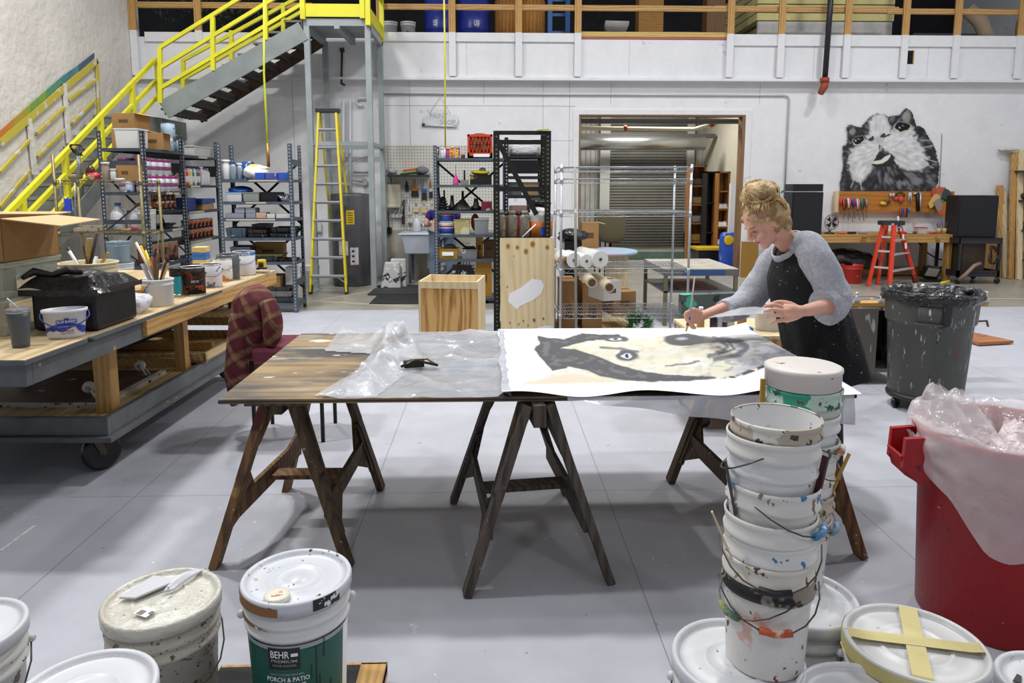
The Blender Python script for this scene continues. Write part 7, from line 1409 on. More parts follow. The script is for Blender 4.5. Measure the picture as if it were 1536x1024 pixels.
skin('t_shirt',[(cx,pyy,1.0),(cx,pyy+.07,1.08),(cx,pyy+.2,1.14),(cx-.19,pyy+.21,1.14),(cx-.26,pyy+.18,1.06),(cx+.19,pyy+.21,1.14),(cx+.25,pyy+.22,1.06)],[(0,1),(1,2),(2,3),(3,4),(2,5),(5,6)],[.165,.165,.16,.08,.07,.08,.07],m_purp,t)
b=B()
for s in (-1,1): b=B();b.ball((cx+s*.125,pyy-.06,.05),(.055,.13,.05),12,8);obj('shoe',b,m_bk,t)
b=B();b.ball((cx,pyy+.43,1.18),(.088,.11,.09),16,12);obj('hair',b,mat('brown_hair','#3d2a1e',.8),t)
# ================================================================= plywood box, plywood panel
m_fir=wood('fir_plywood_face','#d3a866','#935f28','Z',5,.55,dist=14);m_birch=wood('pale_birch_plywood','#dac8a2','#cbb58a','Z',5,.55)
R=RZ(-.13);c0=V((-.33,6.3,0));t=thing('plywood_box','open topped plywood box with pale rim standing behind the table','box',c0)
def bb(x0,x1,y0,y1,z0,z1,b): b.box(c0+R@V(((x0+x1)/2,(y0+y1)/2,(z0+z1)/2)),(x1-x0,y1-y0,z1-z0),R)
w,d,h=.255,.24,.78
b=B();bb(-w,w,-d+.005,-d+.02,.04,h-.06,b);obj('front_panel',b,m_fir,t)
b=B();bb(-w,w,-d,-d+.02,h-.06,h,b);bb(-w,-w+.018,-d+.02,d,h-.06,h,b);bb(w-.018,w,-d+.02,d,0,h,b);bb(-w+.018,w-.018,d-.02,d,.0,h,b);bb(-w,-w+.018,-d+.02,d,0,h-.06,b);bb(-w,-w+.02,-d-.002,-d+.004,0,h-.06,b);obj('carcass',b,m_birch,t)
b=B();bb(-w+.018,w-.018,-d+.02,d-.02,h-.1,h-.085,b);obj('inner_shelf',b,m_birch,t)
b=B();b.ball(c0+R@V((-.1,-.05,h-.075)),(.025,.018,.012),10,6);obj('blue_scrap',b,mat('teal_scrap','#4f8a94',.6),label='tiny teal scrap lying inside the plywood box',cat='scrap')
Yq=7.0;a=py(750,357,Yq);c=py(832,357,Yq);t=thing('plywood_sheet','tall knotty pale plywood panel with a white paint patch leaning on the black frame','panel',((a.x+c.x)/2,Yq,0))
b=B();b.prism([(a.x+.005,Yq-.1,0),(c.x-.005,Yq-.1,0),(c.x,Yq,a.z),(a.x,Yq,a.z)],(0,.018,0));b.mi=1
def ow(x,y):  # point on the leaning panel
    z=py(x,y,Yq-.03).z;k=z/a.z;Y=Yq-.1*(1-k)-.0015;return py(x,y,Y)
b.add([ow(*q) for q in ((762,452),(764,440),(780,432),(798,418),(812,420),(816,428),(812,440),(800,450),(782,458),(775,464),(768,458))],[tuple(range(11))],False)
b.add([ow(*q) for q in ((805,492),(818,488),(830,489),(829,494),(808,497))],[tuple(range(5))],False)
def ring(x,y,r,mi):
    b.mi=mi;b.add([ow(x+r*.8*math.cos(k*.7),y+r*math.sin(k*.7))+V((0,-.0006*(mi-1),0)) for k in range(9)],[tuple(range(9))],False)
for x,y,r in ((762,369,4.2),(776,371,3.6),(789,377,4.6),(799,366,5.2),(821,371,4)): ring(x,y,r,2);ring(x,y,r*.62,3)
for x,y,r in ((765,484,1.4),(778,486,1.5),(785,481,1.5),(792,488,1.3),(801,480,2.8),(815,478,2),(761,430,1.3),(771,384,1)): ring(x,y,r,3)
obj('panel_board',b,[m_birch,mat('white_paint_patch','#e8e8ee',.6),mat('knot_ring','#b78c52',.6),mat('knot_dark','#8f6232',.6)],t,fix=False)
# ================================================================= chrome wire rack + cartons
wy=6.6;WX0,WX1=Xp(842,wy),Xp(1036,wy);zW=lambda y:py(900,y,wy).z
wirerack('empty chrome wire shelving standing in front of the doorway',WX0,WX1,wy,wy+.6,zW(246),[zW(250),zW(268),zW(318),zW(403),zW(471)],m_chr,truss=.04,step=.025,r=.0115)
b=B();b.tube([(Xp(867,wy-.1),wy-.12,0),(Xp(862,wy-.1),wy-.1,1.75)],.012,8);obj('grey_pole',b,mat('weathered_pole','#8a8c86',.6,splat=[('#c9c9c4',18,.64)]),label='weathered grey pole leaning on the front of the chrome shelving',cat='pole')
m_roll=mat('white_paper_roll','#e3e3e0',.6);m_core=mat('roll_core','#5c4a3a',.8);zr=zW(403)+.005
for x,r,lb,cr in ((851,.052,'narrow brown core tube at the left of the chrome shelf rolls',1),(862,.07,'white paper roll, left of three fat rolls on the chrome shelf',0),(881,.062,'white paper roll, middle of three fat rolls on the chrome shelf',0),(902,.078,'white paper roll, right of three fat rolls on the chrome shelf',0)):
    q=V((Xp(x,wy+.05),wy+.04,zr+r));d=V((-.12,.5,0))
    if x==851: d=V((-.02,.45,0))
    t=thing('paper_roll',lb,'roll',(q.x,q.y+.2,zr));b=B();b.tube([q,q+d],r,24);obj('roll_body',b,mat('brown_kraft_tube','#9c8468',.7) if cr else m_roll,t)
    b=B();b.tube([q-d*.01,q+d*.02],r*(.55 if cr else .2),14);obj('core',b,m_core,t)
for x0,y0,x1,y1,r,lb in ((888,424,868,404,.05,'open ended kraft roll slanting out under the white rolls'),(914,431,894,414,.05,'kraft roll with dark core in the open box on the shelf')):
    q=py(x0,y0,wy-.1);p=py(x1,y1,wy+.45);t=thing('kraft_roll',lb,'roll',q);b=B();b.tube([q,p],r,20);obj('roll_body',b,mat('pale_kraft','#cbbda0',.6),t);b=B();b.tube([q+(q-p)*.005,q+(p-q)*.03],r*.72,16);obj('core',b,m_core,t)
carton(Xp(843,wy+.7),Xp(866,wy+.7),wy+.65,wy+1.1,.0,.62,'brown carton with white top behind the chrome shelving, left one',flaps=False);carton(Xp(875,wy+.7),Xp(905,wy+.7),wy+.65,wy+1.05,.0,.6,'tall brown carton behind the chrome shelving, centre one',flaps=False)
carton(Xp(893,wy+.4),Xp(921,wy+.4),wy+.15,wy+.5,zW(471)+.1,zW(425),'white and red printed carton slanting on the lower chrome shelf',flaps=True,m=mat('white_red_carton','#d2cdc5',.6,splat=[('#b8403a',7,.66)]),rz=.3)
carton(Xp(912,wy+.9),Xp(947,wy+.9),wy+.7,wy+1.1,.25,.5,'brown carton at the right of the pile behind the chrome shelving',flaps=False,rz=.2)
b=B();
for k in range(3): b.bx(WX0+.02,Xp(977,wy),wy+.72+.22*k,wy+.8+.22*k,.0,.1)
for k in range(5): b.bx(WX0+.02,Xp(977,wy),wy+.7+.115*k,wy+.79+.115*k,.1,.12)
obj('pallet',b,m_ywp,label='low wooden pallet under the cartons behind the chrome shelving',cat='pallet')
b=B();c=V((Xp(957,7.3),7.1,.2));random.seed(9)
for k in range(700):
    d=V((random.gauss(0,1),random.gauss(0,1),random.gauss(0,1))).normalized();q=c+V((d.x*.13,d.y*.1,d.z*.13))*random.uniform(.4,1);e=q+d*.05+V((0,0,.02));s_=d.orthogonal().normalized()*.006;b.add([q-s_,q+s_,e],[(0,1,2)],False)
tag(obj('green_raffia',b,mat('green_raffia','#3d7a34',.7,var=('#25521f',9,.45,.6)),fix=False),'bundle of green artificial grass under the chrome shelving','artificial grass',kind='stuff')
# round table, cart beyond
c=V((Xp(905,8.6),8.75,0));t=thing('round_table','small round table with pastel top behind the chrome shelving','table',c);b=B();b.lathe([(.44,.76),(.45,.77),(.45,.79),(.44,.8)],c,36);obj('table_top',b,mat('pastel_pink_blue','#b9a3b0',.5,var=('#8fb3c9',3,.42,.55)),t);b=B();b.bx(c.x-.3,c.x-.28,c.y-.25,c.y+.25,0,.76);b.bx(c.x+.02,c.x+.3,c.y-.26,c.y-.24,0,.76);obj('panel_leg',b,m_birch,t)
carton(Xp(871,9.4),Xp(896,9.4),9.3,9.6,.82,1.13,'open brown carton behind the pastel table top',flaps=True) if 0 else carton(Xp(872,9.1),Xp(897,9.1),9.0,9.25,.802,1.12,'small brown carton standing on the pastel round table',flaps=True)
b=B();b.ball((Xp(860,8.0),8.0,1.03),(.16,.14,.08),16,10,fn=lambda p:p*(1+.4*noise.noise(p*14)));b.bx(Xp(846,8.0),Xp(872,8.0),7.9,8.15,0,.98);obj('black_bag_pile',b,m_blk,label='black plastic bag pile behind the white paper rolls',cat='bag')
c=V((Xp(918,9.9),9.9,0));t=thing('office_chair','olive padded office chair back seen beyond the round table','chair',c);b=B();b.rbox(c+V((0,0,1.02)),(.4,.12,.46),.6);obj('backrest',b,mat('olive_fabric','#5a543c',.9),t);b=B();b.rbox(c+V((0,.25,.55)),(.45,.45,.1),.5);obj('seat',b,mat('olive_fabric'),t);b=B();b.tube([c+V((0,.25,.5)),c+V((0,.25,.08))],.03,8);b.tube([c+V((0,.05,.8)),c+V((0,.1,.6)),c+V((0,.2,.52))],.02,6)
for k in range(5): a_=k*1.257;b.beam(c+V((0,.25,.08)),c+V((.28*math.cos(a_),.25+.28*math.sin(a_),.04)),.04,.04)
obj('base',b,m_tool,t)
for k in range(3): q=py(898+8*k,315,9.9);hx=q.x;b=B();b.tube([(hx,10.2,0),(hx,10.2,q.z-.05*(k==1))],.012,6);obj('black_pole',b,m_tool,label=['thin black pole left of the olive chair','thin black pole behind the olive chair, middle','thin black pole behind the olive chair, right'][k],cat='pole')
# metal cart with boards
q=pz(1055,480);cyy=8.0;x0,x1=Xp(1000,cyy),Xp(1112,cyy);zc_=py(1050,403,cyy).z;t=thing('metal_cart','grey steel cart with dirty white top beyond the table','cart',((x0+x1)/2,cyy+.3,0))
b=B();b.bx(x0,x1,cyy,cyy+1.1,zc_-.02,zc_);obj('top_board',b,mat('dirty_white_board','#b9b3a6',.6,var=('#8f897c',3,.45,.7)),t)
b=B();b.bx(x0,x1,cyy-.004,cyy,zc_-.08,zc_-.01);b.bx(x0-.003,x0,cyy,cyy+1.1,zc_-.08,zc_-.01);b.mi=1;b.bx(x0+.2,x1-.15,cyy-.007,cyy-.003,zc_-.08,zc_-.012);obj('tray_rim',b,[mat('dull_steel','#77797a',.4,.6),mat('blue_smear','#2f4f7a',.5)],t)
for x in (x0+.02,x1-.02):
    for y in (cyy+.02,cyy+1.08): b=B();b.bx(x-.02,x+.02,y-.02,y+.02,0.0,zc_-.02);obj('leg',b,mat('dull_brassy_steel','#77705a',.5,.4),t)
b=B();b.bx(x0,x1,cyy,cyy+1.1,.38,.4);b.mi=1;b.bx(x0+.2,x1-.2,cyy+.1,cyy+.9,.4,.415);obj('lower_shelf',b,[mat('dull_steel'),mat('reddish_board','#8a6258',.6)],t)
# green-stained sawhorse plank & paint cart by the woman
yy=6.0;a=py(1020,445,yy);c=py(1125,440,yy+.2);t=thing('low_cart','rolling plywood cart of paint bottles behind the far right end of the table','cart',(1.9,4.75,0))
cx0,cx1,cy0_,cy1_=py(1045,500,4.55).x,py(1190,500,4.55).x,4.5,5.1;zt2=py(1100,497,4.55).z-.04
b=B();b.bx(cx0,cx1,cy0_,cy1_,.1,.13);b.bx(cx0,cx0+.02,cy0_,cy1_,.13,zt2);b.bx(cx1-.02,cx1,cy0_,cy1_,.13,zt2);b.bx(cx0,cx1,cy0_,cy0_+.02,.13,zt2-.0);b.bx(cx0,cx1,cy1_-.02,cy1_,.13,zt2);obj('cart_box',b,m_fir,t)
b=B();b.bx(cx0-.01,cx1+.01,cy0_-.01,cy1_+.01,zt2,zt2+.02);obj('cart_top',b,m_birch,t)
for x in (cx0+.07,cx1-.07):
    for y in (cy0_+.07,cy1_-.07): b=B();b.lathe([(.01,-.015),(.04,-.017),(.045,-.01),(.045,.01),(.04,.017),(.01,.015)],(x,y,.046),16,RX(PI/2));b.box((x,y,.095),(.05,.05,.01));obj('caster',b,m_tire,t)
zt2+=.021;XQ=lambda x:Xp(x,4.7)
for x,r,h,lb,m,mc in ((1056,.025,.16,'tan bottle standing left of the others on the plywood cart',mat('tan_bottle','#b58a4a',.4),m_wt),(1076,.026,.13,'dark navy bottle on the plywood cart',mat('navy_bottle','#2a2c48',.3),mat('cap_blue')),(1084,.024,.12,'pale grey bottle beside the navy bottle on the plywood cart',mat('pale_grey_bottle','#b9bcc0',.3),m_wt),(1100,.033,.1,'clear cup of brushes on the plywood cart',mat('clear_cup','#aeb4b8',.2,alpha=.6),m_wt),(1093,.022,.13,'dark bottle between cup and grey bottle on the plywood cart',mat('navy_bottle'),m_wt),(1119,.03,.17,'wooden brown canister on the plywood cart',m_bh,m_wt)): bottle((XQ(x),4.68,zt2),r,h,lb,m,mc,neck=.5)
b=B();b.ball((XQ(1124),4.6,zt2+.022),(.03,.02,.02),10,8);obj('blue_plug',b,mat('cap_blue'),label='small blue cap lying on the plywood cart',cat='cap')
c=V((XQ(1165),4.72,zt2));b=B();pailbody(b,c,.1,.19);obj('white_bucket',b,m_wb,label='white bucket on the plywood cart in front of the woman',cat='bucket')
a=py(1020,452,5.9);c=py(1135,447,5.9);b=B();b.beam(V((a.x,5.9,a.z-.02)),V((c.x+.3,5.9,a.z+.01)),.1,.16);b.beam(V((a.x+.25,5.9,0)),V((a.x+.3,5.9,a.z-.1)),.05,.09);b.beam(V((a.x+.95,5.9,0)),V((a.x+.9,5.9,a.z-.1)),.05,.09);obj('plank_stand',b,mat('teal_stained_plank','#55605c',.7,splat=[('#3fb59a',4,.57),('#2c3030',7,.6)]),label='teal stained plank stand behind the woman and the cart',cat='stand')
# ================================================================= RIGHT BACK
YR=12.0;XR_=lambda x,Y=YR:Xp(x,Y)
by0=11.55;zb=py(1300,352,by0).z;x0,x1=XR_(1234,by0),XR_(1443,by0);t=thing('tool_workbench','long wooden workbench against the back wall under the tool board','workbench',((x0+x1)/2,12,0))
b=B();b.bx(x0,x1,by0,12.38,zb-.03,zb);obj('bench_top',b,wood('bench_top_honey','#b58a4e','#8f6a35','X',6,.6),t)
b=B();b.bx(x0,x1,by0-.002,by0+.04,zb-.13,zb-.03);obj('apron',b,wood('bench_apron_honey','#b98f50','#99743a','X',6,.6,splat=[('#7a5a2a',2,.62)]),t)
for x,y in ((x0+.1,by0+.08),(x1-.12,by0+.08),(x0+.1,12.3),(x1-.12,12.3),(x1-.75,12.2)): b=B();b.bx(x-.045,x+.045,y-.045,y+.045,0,zb-.03);obj('leg',b,wood('bench_leg_honey','#a88045','#86622f','Z',6,.6),t)
b=B();b.bx(x0+.1,x1,12.37,12.4,.02,.16);obj('back_board',b,m_yw,t)
# things on bench : fan, box, cups, strips
zb+=.001;XN=lambda x:Xp(x,11.8)
c=V((XN(1247),11.8,zb));t=thing('desk_fan','small black desk fan at the left end of the wall workbench','fan',c);b=B()
for k in range(5): b.tube([c+V((.03+.12*math.sin(k*.35+.1)*math.cos(a),.06*math.cos(k*.35),.19+.13*math.sin(k*.35+.1)*math.sin(a))) for a in [i*PI/8 for i in range(16)]],.004,4,True)
for k in range(12): a=k*PI/6;b.tube([c+V((.03,-.06,.19)),c+V((.03+.13*math.cos(a),0,.19+.14*math.sin(a)))],.003,4)
obj('cage',b,m_tool,t);b=B()
for k in range(4): a=k*PI/2+.4;b.add([c+V((.03,0,.19)),c+V((.03+.1*math.cos(a),.01,.19+.1*math.sin(a))),c+V((.03+.1*math.cos(a+.8),-.01,.19+.1*math.sin(a+.8)))],[(0,1,2)])
b.lathe([(.08,0),(.08,.015),(.02,.03),(.015,.06)],c,16);obj('blades_and_base',b,m_bk,t,fix=False)
tub(XN(1378),XN(1393),11.75,11.9,zb,zb+.09,'clear box with red lid on the wall workbench',m=mat('clear_pinkish','#cfc6c6',.3,alpha=.8),lid=mat('red_lid','#b8282e',.4))
for k,(x,lb) in enumerate(((1412,'tan brush cup, left of the pair at the right of the wall workbench'),(1420,'tan brush cup, right of the pair at the right of the wall workbench'))):
    c=V((XN(x),11.8,zb));t=thing('brush_cup',lb,'cup',c);b=B();b.lathe([(.035,0),(.04,.09),(.036,.09),(.03,.01),(0,.01)],c,14);obj('cup_body',b,mat('tan_cup','#b9a478',.5),t);b=B()
    for j in range(6): a=j*1.05;b.tube([c+V((.01*math.cos(a),.01*math.sin(a),.02)),c+V((.05*math.cos(a),.03*math.sin(a),.17+.02*(j%3)))],.005,5)
    obj('brushes',b,mat('mixed_handles_%d'%k,['#3a4a8a','#6a4a30'][k],.5,var=('#d8c23a',9,.5,.6)),t)
random.seed(21);
nm=[('orange','#c85a28'),('black','#26272a'),('grey','#8f9296'),('red','#b02a2a'),('steel','#a9adb0'),('brown','#6a4428')]
for k,x in enumerate((1262,1278,1296,1352,1362,1370,1400,1433)):
    n_,cl=nm[k%6];b=B();b.box((XN(x),11.72+.02*(k%3),zb+.02),(.14 if k!=7 else .18,.06,.035),RZ(random.uniform(-.5,.5)));obj('hand_tool',b,mat('tooltone_%s'%n_,cl,.5) if k!=7 else mat('bright_blue_cloth'),label='%s hand tool lying on the wall workbench, number %d from the left'%(n_ if k!=7 else 'bright blue',k+1) if 0 else ['orange tool lying nearest the fan on the wall workbench','black clamp lying on the left part of the wall workbench','grey strip lying left of the red ladder on the wall workbench','red tool lying right of the ladder top on the wall workbench','steel tool lying on the wall workbench near the red lidded box','brown sanding block left of the red lidded box','orange tool lying right of the red lidded box','bright blue tool at the right end of the wall workbench'][k],cat='tool',bevel=.01)
# tool board
Yt=YW-.05;a=py(1253,287,Yt);c=py(1425,318,Yt);t=thing('tool_board','orange brown pegboard of hand tools on the back wall below the animal painting','tool board',((a.x+c.x)/2,Yt,c.z))
b=B();b.bx(a.x,c.x,Yt-.08,Yt+.049,c.z,a.z);obj('board',b,wood('orange_pegboard','#b5762c','#9c6224','X',4,.6),t);b=B();b.bx(a.x-.02,a.x+.03,Yt-.085,Yt,c.z,a.z);obj('end_cap',b,m_birch,t)
yt=Yt-.11
def TB(x,y): return py(x,y,yt)
hs_=['#d0303a','#d0303a','#2a2a2c','#d9d9d9','#cf4a5a','#2f3a8a','#7a4a9a','#c9c9cc','#cf6a7a','#2f8a5a','#3a3a3c','#8f9296']
for k,cl in enumerate(hs_):
    x=1262+k*3.4;p=TB(x,297+(k%3));q=TB(x+(1 if k%2 else -1),309+(k*5)%6);e=TB(x,322+(k*7)%12);tt=thing('screwdriver','%s screwdriver or plier hanging in the left cluster of the tool board'%(['first red','second red','black','white','pink red','navy','violet','pale grey','dusty pink','green','charcoal','dull steel'][k]),'hand tool',e)
    b=B();b.tube([p,q],.016,7);obj('handle',b,mat('toolh_%s'%cl[1:],cl,.4),tt);b=B();b.tube([q,e],.005,5);obj('shaft',b,m_wire,tt)
def pl(pts,r,m,label,cat,name=None):
    b=B();
    for pp in pts: b.tube([TB(*q) for q in pp],r,7)
    return obj(name or cat.replace(' ','_'),b,m,label=label,cat=cat)
b=B();b.ball(TB(1325,305),(.06,.04,.035),12,8);b.mi=1;b.tube([TB(1326,303),TB(1335,302)],.03,8);obj('yellow_tool',b,[mat('tape_yellow'),mat('brown_handle','#6a3a28',.5)],label='yellow and brown tool hanging in the middle of the tool board',cat='hand tool')
tt=thing('ear_muffs','red and black ear muffs hanging on the tool board','ear muffs',TB(1349,300));b=B();b.tube([TB(1343,297),TB(1345,290),TB(1352,288),TB(1357,292),TB(1354,298)],.012,6);obj('headband',b,m_bk,tt);b=B();b.ball(TB(1344,298),(.035,.03,.04),12,8);obj('ear_cup',b,m_rd,tt);b=B();b.ball(TB(1352,299),(.05,.03,.055),12,8);obj('ear_cup',b,m_rd,tt)
pl([[(1364,288),(1363,303)],[(1366,288),(1367,303)]],.012,m_al,'steel pliers with pale handle hanging right of the ear muffs','pliers')
pl([[(1376,289),(1377,316)]],.03,m_tool,'black handled hammer hanging on the tool board','hammer');pl([[(1370,290),(1384,290)],[(1381,290),(1380,315)]],.014,m_al,'steel headed hammer with grey handle on the tool board','hammer')
for k,cl in enumerate(('#7a4a4a','#3a4a8a','#b8303a','#2a2a2c','#2f7ad0')): pl([[(1351+k*3.3,312),(1350+k*3.3,326 if k<4 else 318)]],.014,mat('clipc_%d'%k,cl,.4),'%s handled pliers hanging from the lower edge of the tool board'%['brown','navy','red','black','bright blue'][k],'pliers')
pl([[(1336,290),(1336,295)],[(1340,290),(1340,295)]],.02,m_al,'pair of small grey clamps at the top middle of the tool board','clamp')
# hanging cluster at right end
random.seed(31);t=thing('rag_cluster','cluster of coloured rags and blades hanging at the right end of the tool board','rags',TB(1412,330))
for k,(x,y,cl,nm_) in enumerate(((1403,290,'#b5503a','rust_rag'),(1411,287,'#b8624a','rust_rag'),(1408,297,'#8a8f86','grey_rag'),(1401,302,'#d9b36a','tan_rag'),(1411,308,'#3f8a3a','green_rag'),(1414,312,'#c86a2a','orange_rag'),(1406,307,'#9a8a84','grey_rag'),(1420,293,'#3a4a44','dark_rag'))):
    p=TB(x,y)+V((0,-.02*k*.3,0));b=B();n=9;rr=[random.uniform(.05,.12) for _ in range(n)];pts=[p+V((rr[j]*math.cos(j*2*PI/n),0,rr[j]*1.2*math.sin(j*2*PI/n))) for j in range(n)];b.prism(pts,(0,.02,0));obj('rag',b,mat(nm_+'_%d'%k,cl,.8),t)
b=B();b.prism([TB(1416,300),TB(1420,300),TB(1425,321),TB(1421,323)],(0,.01,0));b.prism([TB(1409,312),TB(1413,312),TB(1412,322),TB(1408,321)],(0,.01,0));obj('blade',b,mat('dark_blade','#4a4f4c',.4,.5),t)
# cords below bench
b=B();b.tube([py(1375,360,12.3),py(1390,378,12.3),py(1405,388,12.3),py(1430,392,12.3)],.012,6);obj('drooping_cord',b,m_tool,label='black cord drooping under the wall workbench',cat='cord')
b=B();b.tube([py(1413,200,YW-.01),py(1409,290,YW-.01)],.004,4) ;obj('thin_wire',b,m_wire,label='thin wire hanging on the wall right of the animal painting',cat='wire')
# speakers
def speaker(x0,x1,y0,y1,Y,d,label,rz,amp=False,z0=None):
    a=py(x0,y0,Y);c=py(x1,y1,Y);w=c.x-a.x;zl=c.z if z0 is None else z0;t=thing('loudspeaker',label,'loudspeaker',((a.x+c.x)/2,Y+d/2,zl));R=RZ(rz);m0=V(((a.x+c.x)/2,Y+d/2,0))
    b=B();b.box(m0+V((0,0,(a.z+zl)/2)),(w,d,a.z-zl),R);obj('cabinet',b,mat('speaker_black','#0f1013',.5),t,bevel=.008)
    b=B();b.box(m0+R@V((.0,-d/2-.006,0))+V((0,0,(a.z+zl)/2)),(w*.92,.012,(a.z-zl)*.93),R);obj('grille',b,mat('grille_cloth','#181a1f',.85),t);return t,a,c,m0
zs2=py(1211,352,11.7).z
t,a,c,m0=speaker(1189,1232,288,352,11.7,.35,'black loudspeaker with receiver on top, between doorway and wall workbench',.0,z0=zs2)
b=B();b.box(m0+V((0,0,a.z+.07)),(.5,.33,.12));rc=obj('stereo_receiver',b,mat('speaker_black'),label='black stereo receiver on top of the left loudspeaker',cat='receiver',bevel=.004)
b=B();b.box(m0+V((.02,-.17,a.z+.08)),(.3,.01,.03));obj('display_strip',b,mat('receiver_display','#5b6168',.4),rc) if 0 else None
b=B();b.bx(m0.x-.35,m0.x+.3,11.6,12.2,zs2-.03,zs2-.001)
for sx in (-.32,.25):
    for sy in (11.62,12.15): b.bx(m0.x+sx,m0.x+sx+.04,sy,sy+.04,0,zs2-.03)
obj('speaker_stand',b,m_tool,label='dark low stand under the left loudspeaker',cat='stand')
Ys=11.4;t,a,c,m0=speaker(1444,1494,293,356,Ys,.42,'large black loudspeaker on the dark rolling cart',-.15)
zc2=c.z-.001
x0,x1=Xp(1444,11.3),Xp(1508,11.3);t=thing('utility_cart','dark steel utility cart holding a loudspeaker and an old amplifier','cart',((x0+x1)/2,11.6,0))
for z0,z1 in ((zc2-.09,zc2),(.12,.22)): b=B();b.bx(x0,x1,11.28,11.9,z0+.06,z0+.065);b.bx(x0,x1,11.28,11.29,z0,z1);b.bx(x0,x1,11.89,11.9,z0,z1);b.bx(x0,x0+.01,11.28,11.9,z0,z1);b.bx(x1-.01,x1,11.28,11.9,z0,z1);b.bx(x0,x1,11.28,11.9,z1-.006,z1-.001) if z0>.2 else None;obj('cart_tray',b,mat('dark_purple_steel','#34323a',.4,.4,splat=[('#8a3038',4,.7)]),t)
for x in (x0+.02,x1-.02):
    for y in (11.3,11.88):
        b=B();b.bx(x-.02,x+.02,y-.02,y+.02,.1,zc2-.08);obj('leg',b,mat('dark_purple_steel'),t);b=B();b.lathe([(.01,-.015),(.045,-.017),(.05,0),(.045,.017),(.01,.015)],(x,y,.051),16,RX(PI/2));obj('caster',b,m_tire,t)
cub(Xp(1447,11.4),Xp(1482,11.4),11.35,11.75,.19,.74,'old_amplifier',mat('dark_bronze','#3a3226',.5,.3),'old dark bronze amplifier box on the lower tray of the cart','amplifier')
b=B();b.tube([py(1470,395,11.25),py(1462,398,11.2),py(1448,412,11.2),py(1438,420,11.25)],.03,8);obj('cloth_hose',b,mat('dusty_hose','#8a7268',.6),label='dusty brown hose hanging from the amplifier',cat='hose')
b=B()
for k in range(3): b.tube([py(1490+3*math.sin(a*2+k)+6*math.cos(a)*.9,382+14*math.sin(a),11.24+.02*k) for a in [i*.5 for i in range(13)]],.008,5)
obj('cable_coil',b,m_tool,label='coil of black cable hanging from the cart shelf',cat='cable')
b=B();a=py(1478,362,12.25);c=py(1503,416,12.25);b.box(((a.x+c.x)/2,12.25,(a.z+.02)/2),(c.x-a.x,.02,a.z),RX(0));obj('chipboard_sheet',b,wood('chipboard','#a8834f','#8f6b3a','Z',8,.8),label='brown chipboard sheet leaning behind the cart',cat='board')
# lumber leaning at right
for k,(xb,yb2,xt,yt2,w,Y,lb,m) in enumerate(((1503,421,1500,278,9,12.1,'short pale board leaning in the lumber nearest the cart',m_pine),(1507,421,1506,287,6,12.0,'thin pale strip leaning second from the left in the lumber',m_birch),(1515,427,1521,229,8,11.9,'tall narrow stud leaning in the middle of the lumber',m_pine),(1522,427,1527,231,6,12.05,'tall dark edged stud behind the middle of the lumber',m_ywz),(1527,427,1531,225,8,11.8,'tallest pale stud in the lumber at the right',m_birch),(1531,405,1533,240,7,11.95,'honey coloured stud at the far right of the lumber',m_pine))):
    p=py(xb,yb2,Y);p.z=0;q=py(xt,yt2,12.38);b=B();b.beam(p,q,w*Y/1080,.04,(0,1,0));obj('lumber_stud',b,m,label=lb,cat='lumber')
b=B();p=py(1511,224,12.36);b.ball(p,(.16,.07,.04),16,10,fn=lambda q:q*(1+.4*noise.noise(q*20)));obj('foam_lump',b,mat('spray_foam','#cfcbc0',.9,bump=(30,1)),label='lump of pale spray foam on the wall above the lumber',cat='foam')
b=B()
for z in (.3,.8,1.3,1.8): b.bx(Xp(1536,12.0),10.4,11.9,12.4,z,z+.03)
for k in range(9): b.ball((Xp(1537,12)+.12+.22*(k%3),12.1,.4+.5*(k//3)),(.1,.12,.07),10,6)
obj('storage_rack',b,mat('dark_clutter','#3a3632',.8,var=('#8a8478',4,.5,.6)),label='dark rack of clutter at the extreme right edge by the lumber',cat='rack')
# red ladder
fl,fr=pz(1300,428),pz(1357,424);
ladder('stepladder','short orange red stepladder standing open before the wall workbench',pz(1331,424),pz(1375,421),pz(1301,430),pz(1313,428),py(1324,334,11.35),py(1349,334,11.35),5,m_rl,m_lb,False,rail=.08) if 0 else None
t=thing('stepladder','short orange red stepladder standing open before the wall workbench','stepladder',pz(1335,425))
T_=[py(1322,336,11.3),py(1347,336,11.3),py(1328,336,11.5),py(1338,336,11.5)]
F_=[pz(1302,429),pz(1331,430),pz(1317,424),pz(1344,424)]
def rail_(p,q,w,m,nm): b=B();b.beam(p,q,w,.05,(0,1,0));obj(nm,b,m,t,bevel=.003)
fA,fB=pz(1334,432),pz(1374,424)
rail_(pz(1302,429),py(1324,338,11.3),.045,m_rl,'rear_rail');rail_(pz(1316,427),py(1330,338,11.5),.045,m_rl,'rear_rail')
rail_(fA,py(1341,338,11.2),.06,m_rl,'front_rail');rail_(fB,py(1349,338,11.35),.06,m_rl,'front_rail')
rail_(fB,fB+(py(1349,338,11.35)-fB)*.16,.075,m_lb,'foot')
def lp(p,q,z): k=z/q.z;return p+(q-p)*k
for z in (.25,.5,.72,.92):
    b=B();b.beam(lp(fA,py(1341,338,11.2),z),lp(fB,py(1349,338,11.35),z),.08,.02);obj('step',b,m_al,t);b=B();b.beam(lp(pz(1302,429),py(1324,338,11.3),z+.05),lp(fA,py(1341,338,11.2),z+.05),.02,.03);obj('spreader',b,m_al,t)
b=B();b.beam(py(1321,334,11.28),py(1353,334,11.33),.16,.07);obj('top_cap',b,m_lb,t,bevel=.01)
b=B()
for k in range(4): q=lp(fB,py(1349,338,11.35),.62+.14*k);b.beam(q+V((0,-.028,-.05)),q+V((-.012,-.028,.05)),.03,.004,(0,1,0))
obj('warning_sticker',b,m_wt,t)
